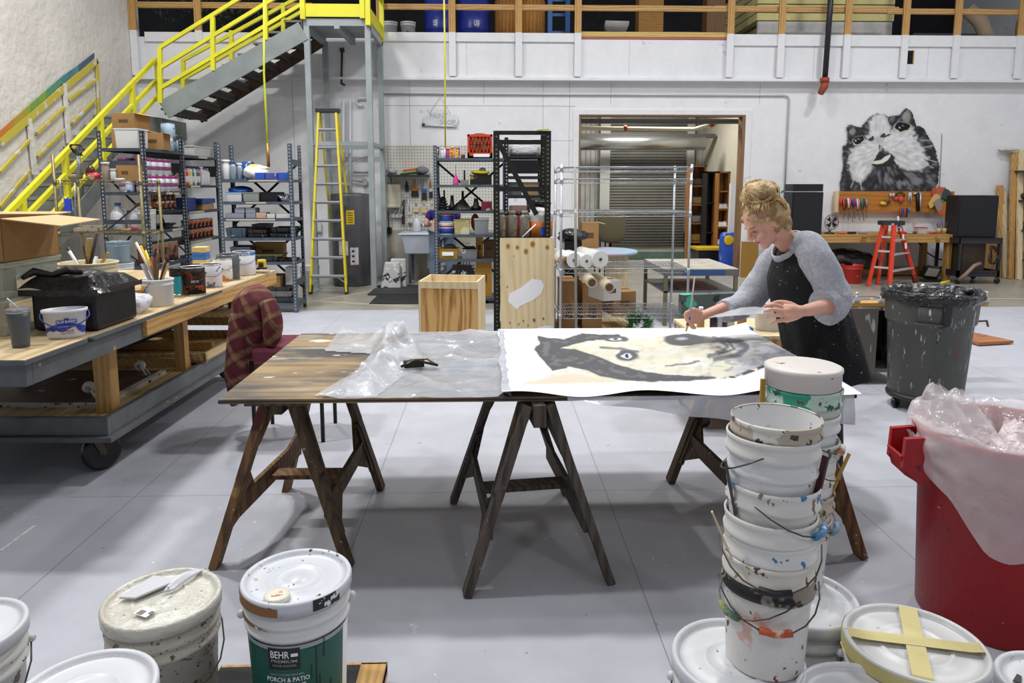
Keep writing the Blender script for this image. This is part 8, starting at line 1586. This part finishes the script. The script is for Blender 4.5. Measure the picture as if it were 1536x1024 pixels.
# black bag + red bucket on the floor, work lamp, yellow cord
b=B();c=pz(1280,424);c=V((c.x,11.9,0));b.ball(c+V((.05,0,.32)),(.48,.25,.2),26,14,fn=lambda p:p*(1+.4*noise.noise(p*6)));obj('black_trash_bag',b,m_blk,label='black plastic bag heaped on the floor left of the red ladder',cat='bag')
b=B();pailbody(b,V((Xp(1284,11.5),11.5,0)),.17,.3);obj('red_bucket',b,mat('red_bucket_plastic','#b02a22',.5,splat=[('#d8c8c0',9,.7)]),label='red bucket on the floor under the black bag',cat='bucket')
b=B();q=py(1395,410,11.6);b.box(q+V((0,0,.02)),(.26,.1,.2),RX(.4)@RY(.15));b.mi=1;b.box(q+V((-.0,-.06,.025)),(.2,.01,.14),RX(.4)@RY(.15));b.mi=0;b.box((q.x,11.62,.02),(.3,.2,.04));b.beam((q.x,11.65,.02),(q.x,11.65,q.z),.03,.03);obj('work_lamp',b,[m_tool,mat('lamp_glass','#8f8f88',.2)],label='black portable work lamp on the floor under the wall workbench',cat='lamp')
b=B();q=pz(1405,420);b.tube([pz(1372,421,.015),pz(1390,417,.015),pz(1400,420,.015),pz(1396,414,.05),pz(1410,412,.06),pz(1422,416,.03),pz(1424,422,.015),pz(1412,424,.015)],.02,8);obj('extension_lead',b,mat('yellow_cord'),label='loose yellow extension cord on the floor under the wall workbench',cat='cord')
# cabinet cart with clamps behind the grey trash can
y0=5.55;X0c,X1c=py(1284,500,y0).x-.35,py(1350,500,y0).x+.1;zc3=py(1300,462,y0).z;t=thing('paint_cabinet','paint dripped wooden cabinet on casters behind the grey trash can','cabinet',((X0c+X1c)/2,y0+.3,0))
m_cab=mat('dripped_cabinet_side','#6f6a62',.6,splat=[('#c9c5bb',7,.6),('#a05a34',4,.62),('#3a3a38',5,.6),('#3f7a5a',6,.72)],stretch=(1,1,.25))
b=B();b.bx(X0c,X0c+.02,y0,y0+.6,.1,zc3);b.bx(X1c-.02,X1c,y0,y0+.6,.1,zc3);b.bx(X0c,X1c,y0,y0+.6,.1,.12);b.bx(X0c,X1c,y0+.58,y0+.6,.1,zc3);b.bx(X0c,X1c,y0,y0+.6,zc3-.02,zc3);b.bx(X0c,X0c+.52,y0-.005,y0,.1,zc3);obj('cabinet_body',b,m_cab,t)
b=B();b.bx(X0c+.03,X1c-.03,y0+.55,y0+.575,.13,zc3-.03);obj('inner_panel',b,m_fir,t)
for x in (X0c+.08,X0c+.5,X1c-.08):
    b=B();b.lathe([(.01,-.015),(.042,-.017),(.048,0),(.042,.017),(.01,.015)],(x,y0+.08,.049),16,RX(PI/2));b.box((x,y0+.08,.097),(.06,.05,.006));obj('caster',b,m_tire,t)
pa=py(1262,451,y0+.1);pb=py(1500,460,y0-.1);pa.z=zc3+.02;pb.z=zc3+.02
b=B();b.beam(pa,V((pb.x,pa.y,zc3+.02)),.14,.03,(0,0,1));obj('long_plank',b,wood('honey_plank','#c79a55','#ab7c38','X',8,.6),label='long honey coloured plank lying across the paint cabinet behind the trash can',cat='plank')
for k,x in enumerate((1285,1322,1479)):
    q=py(x,448,y0+.05);b=B();b.cyl((q.x,y0+.05,zc3+.036),.01,.07,8);b.box((q.x,y0+.05,zc3+.05),(.05,.03,.02));b.ball((q.x,y0+.05,zc3+.11),.014,8,6);obj('toggle_clamp',b,m_al,label=['small steel clamp at the left end of the honey plank','small steel clamp on the plank just left of the trash can','small steel clamp on the plank right of the trash can'][k],cat='clamp')
b=B();qa,qb,qc,qd=pz(1440,498,.01),pz(1520,515,.01),pz(1468,518,.01),pz(1430,505,.01);b.prism([qa,qb,qc,qd],(0,0,.03));obj('wedge_offcut',b,wood('reddish_wedge','#a8704a','#8f5a38','X',8,.7),label='reddish wooden wedge lying on the floor behind the trash can',cat='wedge')
b=B();b.tube([pz(1462,482,.2),pz(1480,481,.2),pz(1482,489,.12)],.012,6);b.tube([pz(1450,485,.02),pz(1462,482,.2)],.01,6);obj('bent_pipe',b,mat('rusty_brown_steel'),label='short bent pipe sticking out behind the trash can',cat='pipe')
# ================================================================= back room contents
m_wsh=wood('brown_veneer','#a5703a','#80522a','Z',5,.5);m_dk=mat('dark_case_inside','#15110e',.7)
def bookcase(x0,x1,y0,d,h,n,label,m,face=1):
    t=thing('bookcase',label,'bookcase',((x0+x1)/2,y0+d/2,0));b=B();b.bx(x0,x0+.03,y0,y0+d,0,h);b.bx(x1-.03,x1,y0,y0+d,0,h);b.bx(x0,x1,y0+d-.02,y0+d,0,h);b.bx(x0,x1,y0,y0+d,h-.03,h);obj('case',b,m,t)
    for k in range(n): b=B();z=.05+(h-.1)*k/n;b.bx(x0+.03,x1-.03,y0+.01,y0+d-.02,z,z+.03);obj('shelf',b,m,t)
    return t
bk=[(1037,1060,14.4,248,'brown bookcase, left of three in the back room'),(1061,1078,14.1,257,'black faced bookcase, middle of three in the back room'),(1078,1096,13.9,257,'tall brown bookcase of white caps in the back room')]
for k,(xa,xb,Y,yt_,lb) in enumerate(bk):
    a=py(xa,yt_,Y);c=py(xb,yt_,Y);bookcase(a.x,c.x,Y,.35,a.z,5 if k!=1 else 3,lb,m_wsh if k!=1 else m_dk)
random.seed(12)
a=py(1078,330,13.85);w3=py(1096,330,13.85).x-a.x;h3=py(1086,257,13.9).z
first=None
for z in range(4):
    for j in range(2):
        p=V((a.x+.06+j*.1,14.0,.05+(h3-.1)*(z)/5+.032))
        if first is None:
            first=thing('baseball_cap','white cap stacked on the shelves of the right bookcase','cap',p,0,'white caps in the right bookcase');b=B();b.ball(p+V((0,0,.04)),(.07,.08,.06),12,8);obj('crown',b,m_wt,first);b=B();b.box(p+V((0,-.09,.012)),(.11,.07,.012));obj('brim',b,m_wt,first)
        else: dup(first,p)
for k in range(5):
    b=B();p=py(1046,275+22*k,14.45);b.box((p.x,14.55,.05+(py(1046,248,14.4).z-.1)*k/5+.031+.07),(.22,.16,.14),RZ(random.uniform(-.2,.2)));obj('shelf_item',b,mat('shelfitem_%d'%k,['#8f8a80','#b08a4a','#9a9a9a','#a88a5a','#7a6a5a'][k],.7),label=['grey parts on the bottom shelf of the left bookcase','tan parts on the second shelf up of the left bookcase','silver parts on the middle shelf of the left bookcase','tan carton on the fourth shelf of the left bookcase','brown carton on the top shelf of the left bookcase'][k],cat='box',bevel=.03)
b=B();p=py(1069,375,13.3);x0,x1=py(1044,370,13.4).x,py(1094,370,13.4).x;t=thing('black_tote','black storage tote with yellow lid in the back room','tote',((x0+x1)/2,13.5,0));b.prism([(x0+.06,13.3,0.0),(x1-.06,13.3,0.0),(x1,13.25,.38),(x0,13.25,.38)],(0,.5,0));obj('tote_body',b,MATS['black_plastic'],t);b=B();b.bx(x0-.02,x1+.02,13.22,13.78,.38,.42);obj('lid',b,mat('tote_yellow','#c9a41c',.5),t)
for zz in (0,):
    t.location=t.location
a=py(1086,398,12.7);t=thing('cement_bag','blue and yellow bag of powder standing by the doorway','bag',(a.x+.12,12.9,0));b=B();b.rbox((a.x+.13,12.9,.37),(.3,.22,.74),.35);obj('bag_body',b,mat('cement_blue','#2a54b8',.5,var=('#d8dce8',3,.55,.6)),t);b=B();b.ball((a.x+.1,12.78,.6),(.09,.02,.09),12,8);obj('logo_disc',b,mat('label_yellow'),t)
b=B();b.bx(a.x-.25,a.x+.3,12.72,12.85,0,.06);obj('grey_tray',b,m_tool,label='dark low tray on the floor by the doorway',cat='tray')
b=B();x0=py(1117,300,12.2).x;b.bx(py(1110,400,12.3).x,py(1135,400,12.3).x,12.25,12.28,0,py(1120,362,12.3).z);obj('brown_board',b,mat('ochre_board','#94702f',.6),label='ochre brown board leaning by the right of the doorway behind the woman',cat='board')
# duct & beams
b=B();p=py(870,215,15.0);q=py(1057,215,15.0);b.tube([(1.2,15.0,p.z),(q.x,15.0,q.z)],.14,24);obj('round_duct',b,mat('galvanised_duct','#b9bcbc',.25,.85),label='large galvanised round duct across the back room ceiling',cat='duct')
b=B();p=py(870,192,14);b.tube([(1.2,14,p.z),(py(1040,193,14).x,14,p.z-.02),(py(1065,186,14).x,13.6,p.z+.06)],.04,10);b.mi=1;b.ball(py(938,192,14),(.05,.06,.06),10,8);b.ball(py(1068,186,13.6),(.06,.06,.06),10,8);obj('sprinkler_line',b,[mat('cream_pipe','#c9c2aa',.5),mat('rust_red_elbow')],label='cream sprinkler pipe with red couplings in the back room',cat='pipe')
for k,(y,zz,h_) in enumerate(((181,12.75,.07),(203,15.6,.08))):
    p=py(900,y,zz);b=B();b.bx(1.2,4.85,zz,zz+.2,p.z-h_/2,p.z+h_/2);struct('beam_%d'%(k+1),b,mat('steel_beam','#5f5c5a',.5,.3))
b=B();p=py(1095,300,12.95);b.bx(py(1096,300,13.0).x,py(1104,300,13.0).x,13.0,13.1,0,py(1100,275,13.0).z);obj('white_post',b,m_wp,label='white post standing inside the doorway at the right',cat='post')
b=B();b.bx(1.2,1.32,13.6,16.2,0,1.4);b.mi=1;b.ball((1.4,13.5,1.75),(.08,.06,.2),10,8);b.mi=0;b.bx(1.35,1.55,13.5,13.9,0,2.0);obj('locker',b,[mat('dark_red_brown','#5b3a30',.6),mat('navy_cloth','#2a3a6a',.8)],label='dark locker with navy jacket at the left of the back room',cat='locker')
# sign on wall right of the door
a=py(1165,322,YW-.01);c=py(1183,352,YW-.01);b=B();a=py(1165,275,YW-.01);b.bx(a.x,c.x,YW-.012,YW-.001,c.z,a.z);b.mi=1;b.box(py(1174,287,YW-.014),(.08,.004,.03),RY(-.6));obj('wall_notice',b,[mat('notice_white','#dfe0e4',.6),mat('green_tick','#3a9a5a',.6)],label='white notice sheet with green tick on the wall beside the doorway',cat='notice')
# ================================================================= WOMAN AT THE TABLE END
def spline(pts,n=6):
    pts=[V(p) for p in pts];out=[]
    for i in range(len(pts)-1):
        p0=pts[max(i-1,0)];p1=pts[i];p2=pts[i+1];p3=pts[min(i+2,len(pts)-1)]
        for k in range(n):
            t=k/n;out.append(.5*((2*p1)+(p2-p0)*t+(2*p0-5*p1+4*p2-p3)*t*t+(-p0+3*p1-3*p2+p3)*t**3))
    out.append(pts[-1]);return out
def lerpr(rs,n=6):
    o=[]
    for i in range(len(rs)-1):
        for k in range(n): t=k/n;t=t*t*(3-2*t) if 0 else t;o.append(rs[i]*(1-t)+rs[i+1]*t)
    return o+[rs[-1]]
def limb(b,pts,rs,n=6,seg=14): b.tube(spline(pts,n),lerpr(rs,n),seg)
def loft(b,secs,n=40,wr_=.0,cap=True,fr=5):
    """secs: (centre, half x-dir vector, half y)"""
    cs=spline([s[0] for s in secs],5);N_=len(cs);hx=lerpr([s[1] for s in secs],5);hy=lerpr([s[2] for s in secs],5);vs=[]
    for i,c in enumerate(cs):
        d=(cs[min(i+1,N_-1)]-cs[max(i-1,0)]).normalized();d=V((d.x*.6,0,d.z)).normalized();x=V((d.z,0,-d.x));
        for k in range(n):
            a=2*PI*k/n;r=1+wr_*noise.noise(V((math.cos(a)*2.2,math.sin(a)*2.2,i*.16)))+wr_*.7*math.sin(a*7+i*.25)*noise.noise(V((a,i*.1,3)))
            vs.append(c+x*hx[i]*math.cos(a)*r+V((0,1,0))*hy[i]*math.sin(a)*r)
    fs=[(j*n+k,j*n+(k+1)%n,(j+1)*n+(k+1)%n,(j+1)*n+k) for j in range(N_-1) for k in range(n)]
    if cap: fs+=[tuple(range(n))[::-1],tuple((N_-1)*n+k for k in range(n))]
    b.add(vs,fs,True)
W=lambda x,y,Y=3.6:py(x,y,Y)
w=thing('person','woman with blond bun in black and grey raglan shirt leaning over the table painting','person',(1.66,3.62,0))
hc=W(1147,333,3.52);f=V((-.82,-.12,-.56)).normalized();u=V((-.57,0,.82));u=(u-f*u.dot(f)).normalized();s=f.cross(u)  # s: side
HR=Matrix((f,s,u)).transposed()
def hp(a,b_,c): return hc+f*a+s*b_+u*c
b=B()
def skull(p):
    # p in local f,s,u order
    if p.x>.03 and p.z<.03: p=V((p.x,p.y*(1-.25*min(1,(.03-p.z)/.1)),p.z))
    return p
b.ball(hp(-.005,0,.025),(.098,.074,.098),28,20,HR,skull);b.ball(hp(.028,0,-.045),(.06,.052,.066),22,16,HR)   # cranium, face
b.ball(hp(.058,0,-.098),(.024,.026,.018),12,8,HR)                                                          # chin
b.tube([hp(.088,0,.015),hp(.1,0,-.005),hp(.114,0,-.03)],[.009,.011,.013],10);b.ball(hp(.106,.009,-.033),.009,8,6);b.ball(hp(.106,-.009,-.033),.009,8,6)
b.ball(hp(.082,0,-.055),(.014,.022,.007),12,8,HR);b.ball(hp(.079,0,-.069),(.014,.02,.008),12,8,HR);b.ball(hp(.079,0,.022),(.018,.045,.012),14,8,HR)
for sg in (1,-1):
    b.ball(hp(.06,.034*sg,-.035),(.028,.022,.024),12,8,HR)
    b.ball(hp(-.012,.074*sg,-.012),(.02,.008,.03),14,10,HR)
nb=W(1192,374,3.6)
limb(b,[hp(-.02,0,-.05),(hp(-.03,0,-.07)+nb)/2,nb,W(1208,400)],[.058,.056,.062,.08])
# torso under the shirt
limb(b,[W(1200,385),W(1206,420),W(1220,470),W(1236,520),W(1240,545)],[.1,.115,.115,.13,.12])
nsh=W(1221,382,3.42);nel=W(1257,456,3.36);nwr=W(1206,466,3.2)
fsh=W(1172,392,3.78);fel=W(1122,450,3.82);fwr=W(1060,471,3.66)
limb(b,[nb+V((.04,-.05,-.03)),nsh,(nsh+nel)/2,nel,(nel+nwr)/2,nwr],[.06,.052,.046,.04,.036,.026])
limb(b,[nb+V((0,.06,-.03)),fsh,(fsh+fel)/2,fel,(fel+fwr)/2,fwr],[.06,.052,.046,.04,.035,.025])
# near hand : palm + four fingers + thumb pinching the sheet
hy_=3.17
kn=[W(1176,461,hy_),W(1174,467,hy_-.012),W(1174,473,hy_-.016),W(1177,480,hy_-.01)]
b.ball((nwr+kn[1]+kn[2])/3+V((.0,0,0)),(.045,.022,.036),16,12,RY(-.15))
limb(b,[nwr,(nwr+kn[1])/2,kn[1]],[.026,.026,.018]);limb(b,[nwr,(nwr+kn[3])/2,kn[3]],[.022,.024,.014]);limb(b,[nwr,(nwr+kn[0])/2,kn[0]],[.022,.022,.013])
tips=[(W(1160,457,hy_-.01),W(1146,460,hy_+.0)),(W(1158,464,hy_-.03),W(1145,468,hy_-.012)),(W(1160,473,hy_-.035),W(1148,476,hy_-.012)),(W(1164,482,hy_-.025),W(1155,485,hy_-.005))]
for k,(m_,t_) in enumerate(tips): limb(b,[kn[k],m_,t_],[.0098,.0088,.0072],5,10)
limb(b,[nwr+V((-.02,.02,.005)),W(1186,456,hy_+.02),W(1168,453,hy_+.03),W(1152,458,hy_+.03)],[.016,.013,.011,.008],5,10)
# far hand closed round the brush
fh=W(1043,476,3.62);b.ball(fh,(.04,.028,.034),16,12,RY(.2));limb(b,[fwr,(fwr+fh)/2,fh],[.025,.026,.026])
for k in range(4):
    dx=-.012*k;K=W(1034+2*k,468+4*k,3.585);limb(b,[W(1044+2*k,466+4*k,3.6),K+V((-.02,-.012,0)),W(1030+2.5*k,480+3.5*k,3.57),W(1038+2*k,483+3*k,3.58)],[.0095,.009,.0085,.0072],5,10)
limb(b,[W(1052,470,3.61),W(1040,464,3.59),W(1031,470,3.575),W(1030,478,3.57)],[.014,.0115,.01,.008],5,10)
# legs + feet
hipn,hipf=W(1240,520,3.52),W(1236,520,3.72)
for hip,yo,xo in ((hipn,3.5,.0),(hipf,3.74,-.06)): limb(b,[hip+V((0,0,.05)),V((hip.x,yo,.62)),V((hip.x+xo,yo,.46)),V((hip.x+xo+.02,yo,.26)),V((hip.x+xo+.03,yo,.08))],[.1,.085,.06,.055,.04]);limb(b,[V((hip.x+xo+.05,yo,.045)),V((hip.x+xo-.06,yo,.04)),V((hip.x+xo-.15,yo,.03))],[.04,.04,.028])
o=obj('body',b,mat('skin_tone'),w);md=o.modifiers.new('r','REMESH');md.mode='VOXEL';md.voxel_size=.0045;md.use_smooth_shade=True;md=o.modifiers.new('s','SMOOTH');md.iterations=4;md.factor=.5
# face details
m_eye=mat('eye_dark','#3a2e2c',.3);m_lip=mat('lip_rose','#a8505a',.5)
for sg in (1,-1): b=B();b.tube([hp(.084,.018*sg,-.004),hp(.086,.03*sg,-.001),hp(.078,.044*sg,-.006)],.0024,6);obj('eyelash',b,m_eye,w)
for sg in (1,-1): b=B();b.tube([hp(.092,.014*sg,.02),hp(.09,.03*sg,.026),hp(.078,.046*sg,.02)],.003,6);obj('eyebrow',b,mat('brow_blond','#8f6a48',.8),w)
b=B();b.tube([hp(.0885,.021,-.062),hp(.0945,0,-.061),hp(.0885,-.021,-.062)],[.003,.0045,.003],8);obj('lips',b,m_lip,w)
# hair
m_hair=mat('blond_hair','#b8955f',.5,var=[('#8a6d48',14,.42,.65),('#dcc193',22,.45,.65)],bump=(60,.6,.02),stretch=(1,1,1))
b=B()
def hairf(p):
    if p.x>.02 and p.z<.055: k=min(1,(p.x-.02)/.03)*min(1,(.055-p.z)/.02);p=p*(1-.34*k)
    if p.z<-.07: p=V((p.x*.9,p.y*.9,p.z))
    a=math.atan2(p.y,p.z);return p*(1+.03*math.sin(a*14+p.x*30)+.05*noise.noise(p*18))
b.ball(hp(-.025,0,.026),(.117,.09,.108),48,36,HR,hairf);b.ball(hp(-.07,0,-.045),(.048,.066,.06),24,16,HR,lambda p:p*(1+.08*noise.noise(p*30)))
bc=W(1141,291,3.52)
def bunf(p): a=math.atan2(p.z,p.x);return p*(1+.06*math.sin(a*6+p.y*40)+.18*noise.noise(p*22))
b.ball(bc,(.092,.078,.064),40,26,RY(-.1),bunf)
random.seed(4)
for k in range(170):   # strands swept back up to the bun
    a0=random.uniform(-1.4,1.4);st=random.uniform(-.1,.085);r=1.04
    P0=hp(-.02+.118*math.sqrt(max(0,1-(st/.12)**2))*r if 0 else st,.097*math.sin(a0)*r*math.sqrt(max(.05,1-(st/.13)**2)),.026+.113*math.cos(a0)*r*math.sqrt(max(.05,1-(st/.13)**2)))
    P0=hp(random.uniform(-.02,.06),.086*math.sin(a0),.035+.095*math.cos(a0)) if k%2 else hp(-.1+random.uniform(-.01,.02),.085*math.sin(a0),-.01+.08*math.cos(a0))
    P2=bc+V((random.uniform(-.03,.03),random.uniform(-.03,.03),-.03));c0=hp(-.02,0,.026);M1=(P0+P2)/2;M1=c0+(M1-c0).normalized()*max((M1-c0).length,.112)
    P0=c0+(P0-c0).normalized()*.108
    b.tube([P0,c0+((P0*2+M1)/3-c0).normalized()*.116,M1,P2],[.002,.004,.004,.002],5)
for k in range(46):
    a=random.uniform(0,2*PI);e=random.uniform(-.35,.35);R_=Euler((random.uniform(-.3,.3),e,random.uniform(-.3,.3))).to_matrix();b.tube([bc+R_@V((.086*math.cos(a+t),.074*math.sin(t+a),.056*math.sin(a+t*1.3))) for t in [i*.3 for i in range(6)]],[.002,.004,.0045,.004,.003,.001],5)
for k in range(3): [b.tube([hp(.078,(.04-.01*k)*g,.072),hp(.066,(.07-.004*k)*g,.045+.006*k),hp(.03,.083*g,.022+.006*k),hp(-.02,.086*g,.01+.006*k)],[.003,.007,.007,.004],6) for g in (1,-1)]
b.tube([hp(-.04,.066,-.05),W(1186,352,3.5),W(1193,356,3.5)],[.012,.006,.001],6);b.tube([hp(.08,-.03,.03),hp(.105,-.03,-.0),hp(.1,-.034,-.05)],[.002,.002,.001],5);b.tube([bc+V((-.07,0,.03)),bc+V((-.085,0,.075)),bc+V((-.05,0,.085))],.0012,5)
obj('hair',b,m_hair,w,fix=False)
# shirt
m_blks=mat('black_cotton','#0b0b0e',.85,splat=[('#b9bcc4',55,.72),('#8f929a',28,.74)],bump=(22,.3,.02));m_grys=mat('heather_grey_cotton','#a6a9b2',.9,var=[('#8f929c',2.2,.4,.7),('#b4b7bf',60,.4,.6)],bump=(14,.35,.02))
b=B();loft(b,[(W(1242,560,3.63),.2,.25),(W(1236,530,3.63),.19,.235),(W(1226,490,3.62),.175,.22),(W(1213,450,3.61),.175,.21),(W(1203,415,3.6),.168,.21),(W(1201,388,3.6),.125,.2),(W(1199,370,3.6),.085,.13)],56,.07);obj('shirt_body',b,m_blks,w)
def cloth(b,pts,rs,n=7,seg=26,wr_=.09):
    P=spline(pts,n);R_=lerpr(rs,n);o=len(b.v);b.tube(P,R_,seg)
    for i in range(len(P)):
        for k in range(seg):
            v=V(b.v[o+i*seg+k]);d=(v-P[i]);b.v[o+i*seg+k]=tuple(P[i]+d*(1+wr_*noise.noise(v*16)+wr_*.6*math.sin(i*1.1+k*.25)*noise.noise(v*9)))
b=B();cloth(b,[W(1195,364,3.55),W(1213,370,3.47),W(1226,392,3.41),W(1245,430,3.38),W(1250,452,3.36),W(1236,462,3.33)],[.055,.078,.082,.078,.082,.09]);obj('sleeve',b,m_grys,w)
b=B();cloth(b,[W(1192,366,3.66),W(1176,378,3.74),W(1158,402,3.8),W(1134,436,3.83),W(1112,458,3.8),W(1086,467,3.72)],[.062,.08,.088,.08,.072,.062]);obj('sleeve',b,m_grys,w)
b=B();cl=W(1179,368,3.59);ax=(W(1160,340,3.58)-W(1192,372,3.6)).normalized();q=ax.to_track_quat('Z','Y').to_matrix()
b.lathe([(.1,-.034),(.098,-.014),(.088,.004),(.082,.002),(.088,-.014)],cl+V((-.0,0,.008)),30,q,sx=1.0,sy=1.0,cap=0);obj('collar',b,m_grys,w)
# jeans
m_dj=mat('dark_denim','#15171f',.85,splat=[('#c9ccd4',20,.72)])
b=B();limb(b,[W(1240,500,3.62),W(1240,540,3.62),W(1239,565,3.62)],[.14,.155,.13],5,24)
for hip,yo,xo in ((hipn,3.5,.0),(hipf,3.74,-.06)): limb(b,[hip+V((0,0,.0)),V((hip.x,yo,.62)),V((hip.x+xo,yo,.46)),V((hip.x+xo+.02,yo,.26)),V((hip.x+xo+.03,yo,.07))],[.115,.1,.085,.08,.075],5,20)
obj('jeans',b,m_dj,w)
for k,(hip,yo,xo) in enumerate(((hipn,3.5,.0),(hipf,3.74,-.06))): b=B();b.ball(V((hip.x+xo-.05,yo,.045)),(.14,.05,.045),16,10);b.bx(hip.x+xo-.18,hip.x+xo+.08,yo-.045,yo+.045,0,.02);obj('shoe',b,m_bk,w)
# held brush, plastic palette sheet
b=B();b.tube([W(1029,497,3.56),W(1031,488,3.57)],[.004,.008],8);b.mi=1;b.tube([W(1031,488,3.57),W(1034,476,3.57)],.008,8);b.mi=2;b.tube([W(1034,476,3.57),W(1038,450,3.58),W(1042,415,3.6)],[.006,.005,.003],8)
obj('artist_brush',b,[m_bc,mat('violet_grip','#5f3a86',.5),mat('pale_handle','#b9a9a4',.5)],label='slim paint brush with violet grip held in the woman\'s far hand',cat='paint brush')
b=B()
def shp(u_,v_):
    A=W(1062,476,3.55);Bq=W(1150,470,3.17);C_=W(1112,456,3.5);D=W(1156,462,3.2);p=(A*(1-u_)+Bq*u_)*(1-v_)+((A*.55+C_*.45)*(1-u_)*.0+(W(1078,472,3.62)*(1-u_)+D*u_))*v_
    return p+V((0,0,.02*math.sin(u_*PI)*v_+.004*noise.noise(p*20)))
b.grid(24,8,shp);obj('palette_sheet',b,mat('clear_sheet','#dde0e6',.2,alpha=.6),label='translucent plastic sheet used as a palette held in the woman\'s near hand',cat='palette',fix=False,solid=.002)
# ================================================================= chair with flannel shirt
def plaid():
    m=mat('red_flannel','#5e2028',.95);nt=m.node_tree;N=nt.nodes;L=nt.links;b=N['Principled BSDF'];cur=b.inputs['Base Color'].links[0].from_socket
    tc=N.new('ShaderNodeTexCoord');mp=N.new('ShaderNodeMapping');mp.inputs['Rotation'].default_value=(.25,.5,.4);L.new(tc.outputs['Object'],mp.inputs['Vector'])
    for dr,c,sc,lo in (('X','#8f7350',3.3,.7),('Z','#8f7350',2.9,.72),('X','#35181e',6.3,.76),('Z','#35181e',5.7,.78)):
        w_=N.new('ShaderNodeTexWave');w_.bands_direction=dr;w_.inputs['Scale'].default_value=sc;w_.inputs['Distortion'].default_value=2.2;w_.inputs['Detail'].default_value=1;w_.inputs['Detail Scale'].default_value=1.4;L.new(mp.outputs[0],w_.inputs['Vector'])
        r=N.new('ShaderNodeMapRange');r.inputs['From Min'].default_value=lo;r.inputs['From Max'].default_value=lo+.36;r.inputs['To Max'].default_value=.7;L.new(w_.outputs['Fac'],r.inputs['Value'])
        x=N.new('ShaderNodeMix');x.data_type='RGBA';x.inputs['B'].default_value=lin(c);L.new(r.outputs[0],x.inputs['Factor']);L.new(cur,x.inputs['A']);cur=x.outputs['Result']
    L.new(cur,b.inputs['Base Color']);return m
Yc=4.55;C=lambda x,y,Y=Yc:py(x,y,Y)
b=B();xr=C(380,500).x
secs=[(C(352,606),.02,.05),(C(357,590),.05,.1),(C(366,560),.085,.15),(C(374,530),.11,.19),(C(381,500),.14,.21),(C(381,470),.135,.215),(C(380,448),.11,.2),(C(380,436),.07,.17),(C(380,430),.03,.12)]
loft(b,secs,72,.1);fl=obj('flannel_shirt',b,plaid(),label='red and tan plaid flannel shirt draped over the back of the burgundy chair',cat='shirt')
b=B();cloth(b,[C(402,452,4.42),C(409,480,4.38),C(408,505,4.38),C(403,516,4.4)],[.05,.062,.055,.03],6,20,.12);cloth(b,[C(358,470,4.4),C(355,520,4.36),C(352,565,4.36),C(354,592,4.38)],[.05,.062,.06,.045],6,20,.12);obj('sleeve',b,MATS['red_flannel'],fl)
ch=thing('padded_chair','burgundy padded chair behind the left end of the table under a flannel shirt','chair',(xr+.25,Yc,0));sz=.47
m_bur=mat('burgundy_vinyl','#6a2038',.5)
b=B();b.bx(xr-.03,xr+.03,Yc-.15,Yc+.15,.5,.84);obj('backrest',b,m_bur,ch,bevel=.015)
p=C(440,503,4.45);b=B();b.box((xr+.27,Yc,.56),(.44,.44,.09));obj('seat',b,m_bur,ch,bevel=.02)
for x in (xr+.04,xr+.46):
    for y in (Yc-.18,Yc+.18): b=B();b.tube([(x,y,0),(x,y,.52)],.013,8);obj('leg',b,m_tool,ch)
# ================================================================= LIGHT
def area(name,loc,sx,sy,w,col=(1,1,1),rot=(0,0,0)):
    l=bpy.data.lights.new(name,'AREA');l.shape='RECTANGLE';l.size=sx;l.size_y=sy;l.energy=w;l.color=col
    l.spread=math.radians(165);o=bpy.data.objects.new(name,l);COL.objects.link(o);o.location=loc;o.rotation_euler=rot;return o
LC=(1,.992,.98)
for i,(x,y,w) in enumerate(((-2.9,5.7,140),(1.7,5.5,125),(-3.0,8.7,95),(2.0,8.7,80),(6.6,8.4,100),(6.4,4.6,100),(-4.3,3.1,135),(3.4,-2.4,42),(-1.5,-2.6,42))):  # last two, behind the camera, are fill added to light upright faces
    area('bay_and_fill_lamp',(x,y,7.0),.6,.35,w,LC)
area('back_room_lamp',(3.0,14.3,3.7),1.6,.6,80,(1,.97,.9))
w=bpy.data.worlds.new('world');SC.world=w;w.use_nodes=True;bg=w.node_tree.nodes['Background'];bg.inputs[0].default_value=(.86,.9,1,1);bg.inputs[1].default_value=.18
SC.view_settings.view_transform='Standard';SC.view_settings.look='None';SC.view_settings.gamma=1;SC.view_settings.exposure=.5
SC.view_settings.use_curve_mapping=False
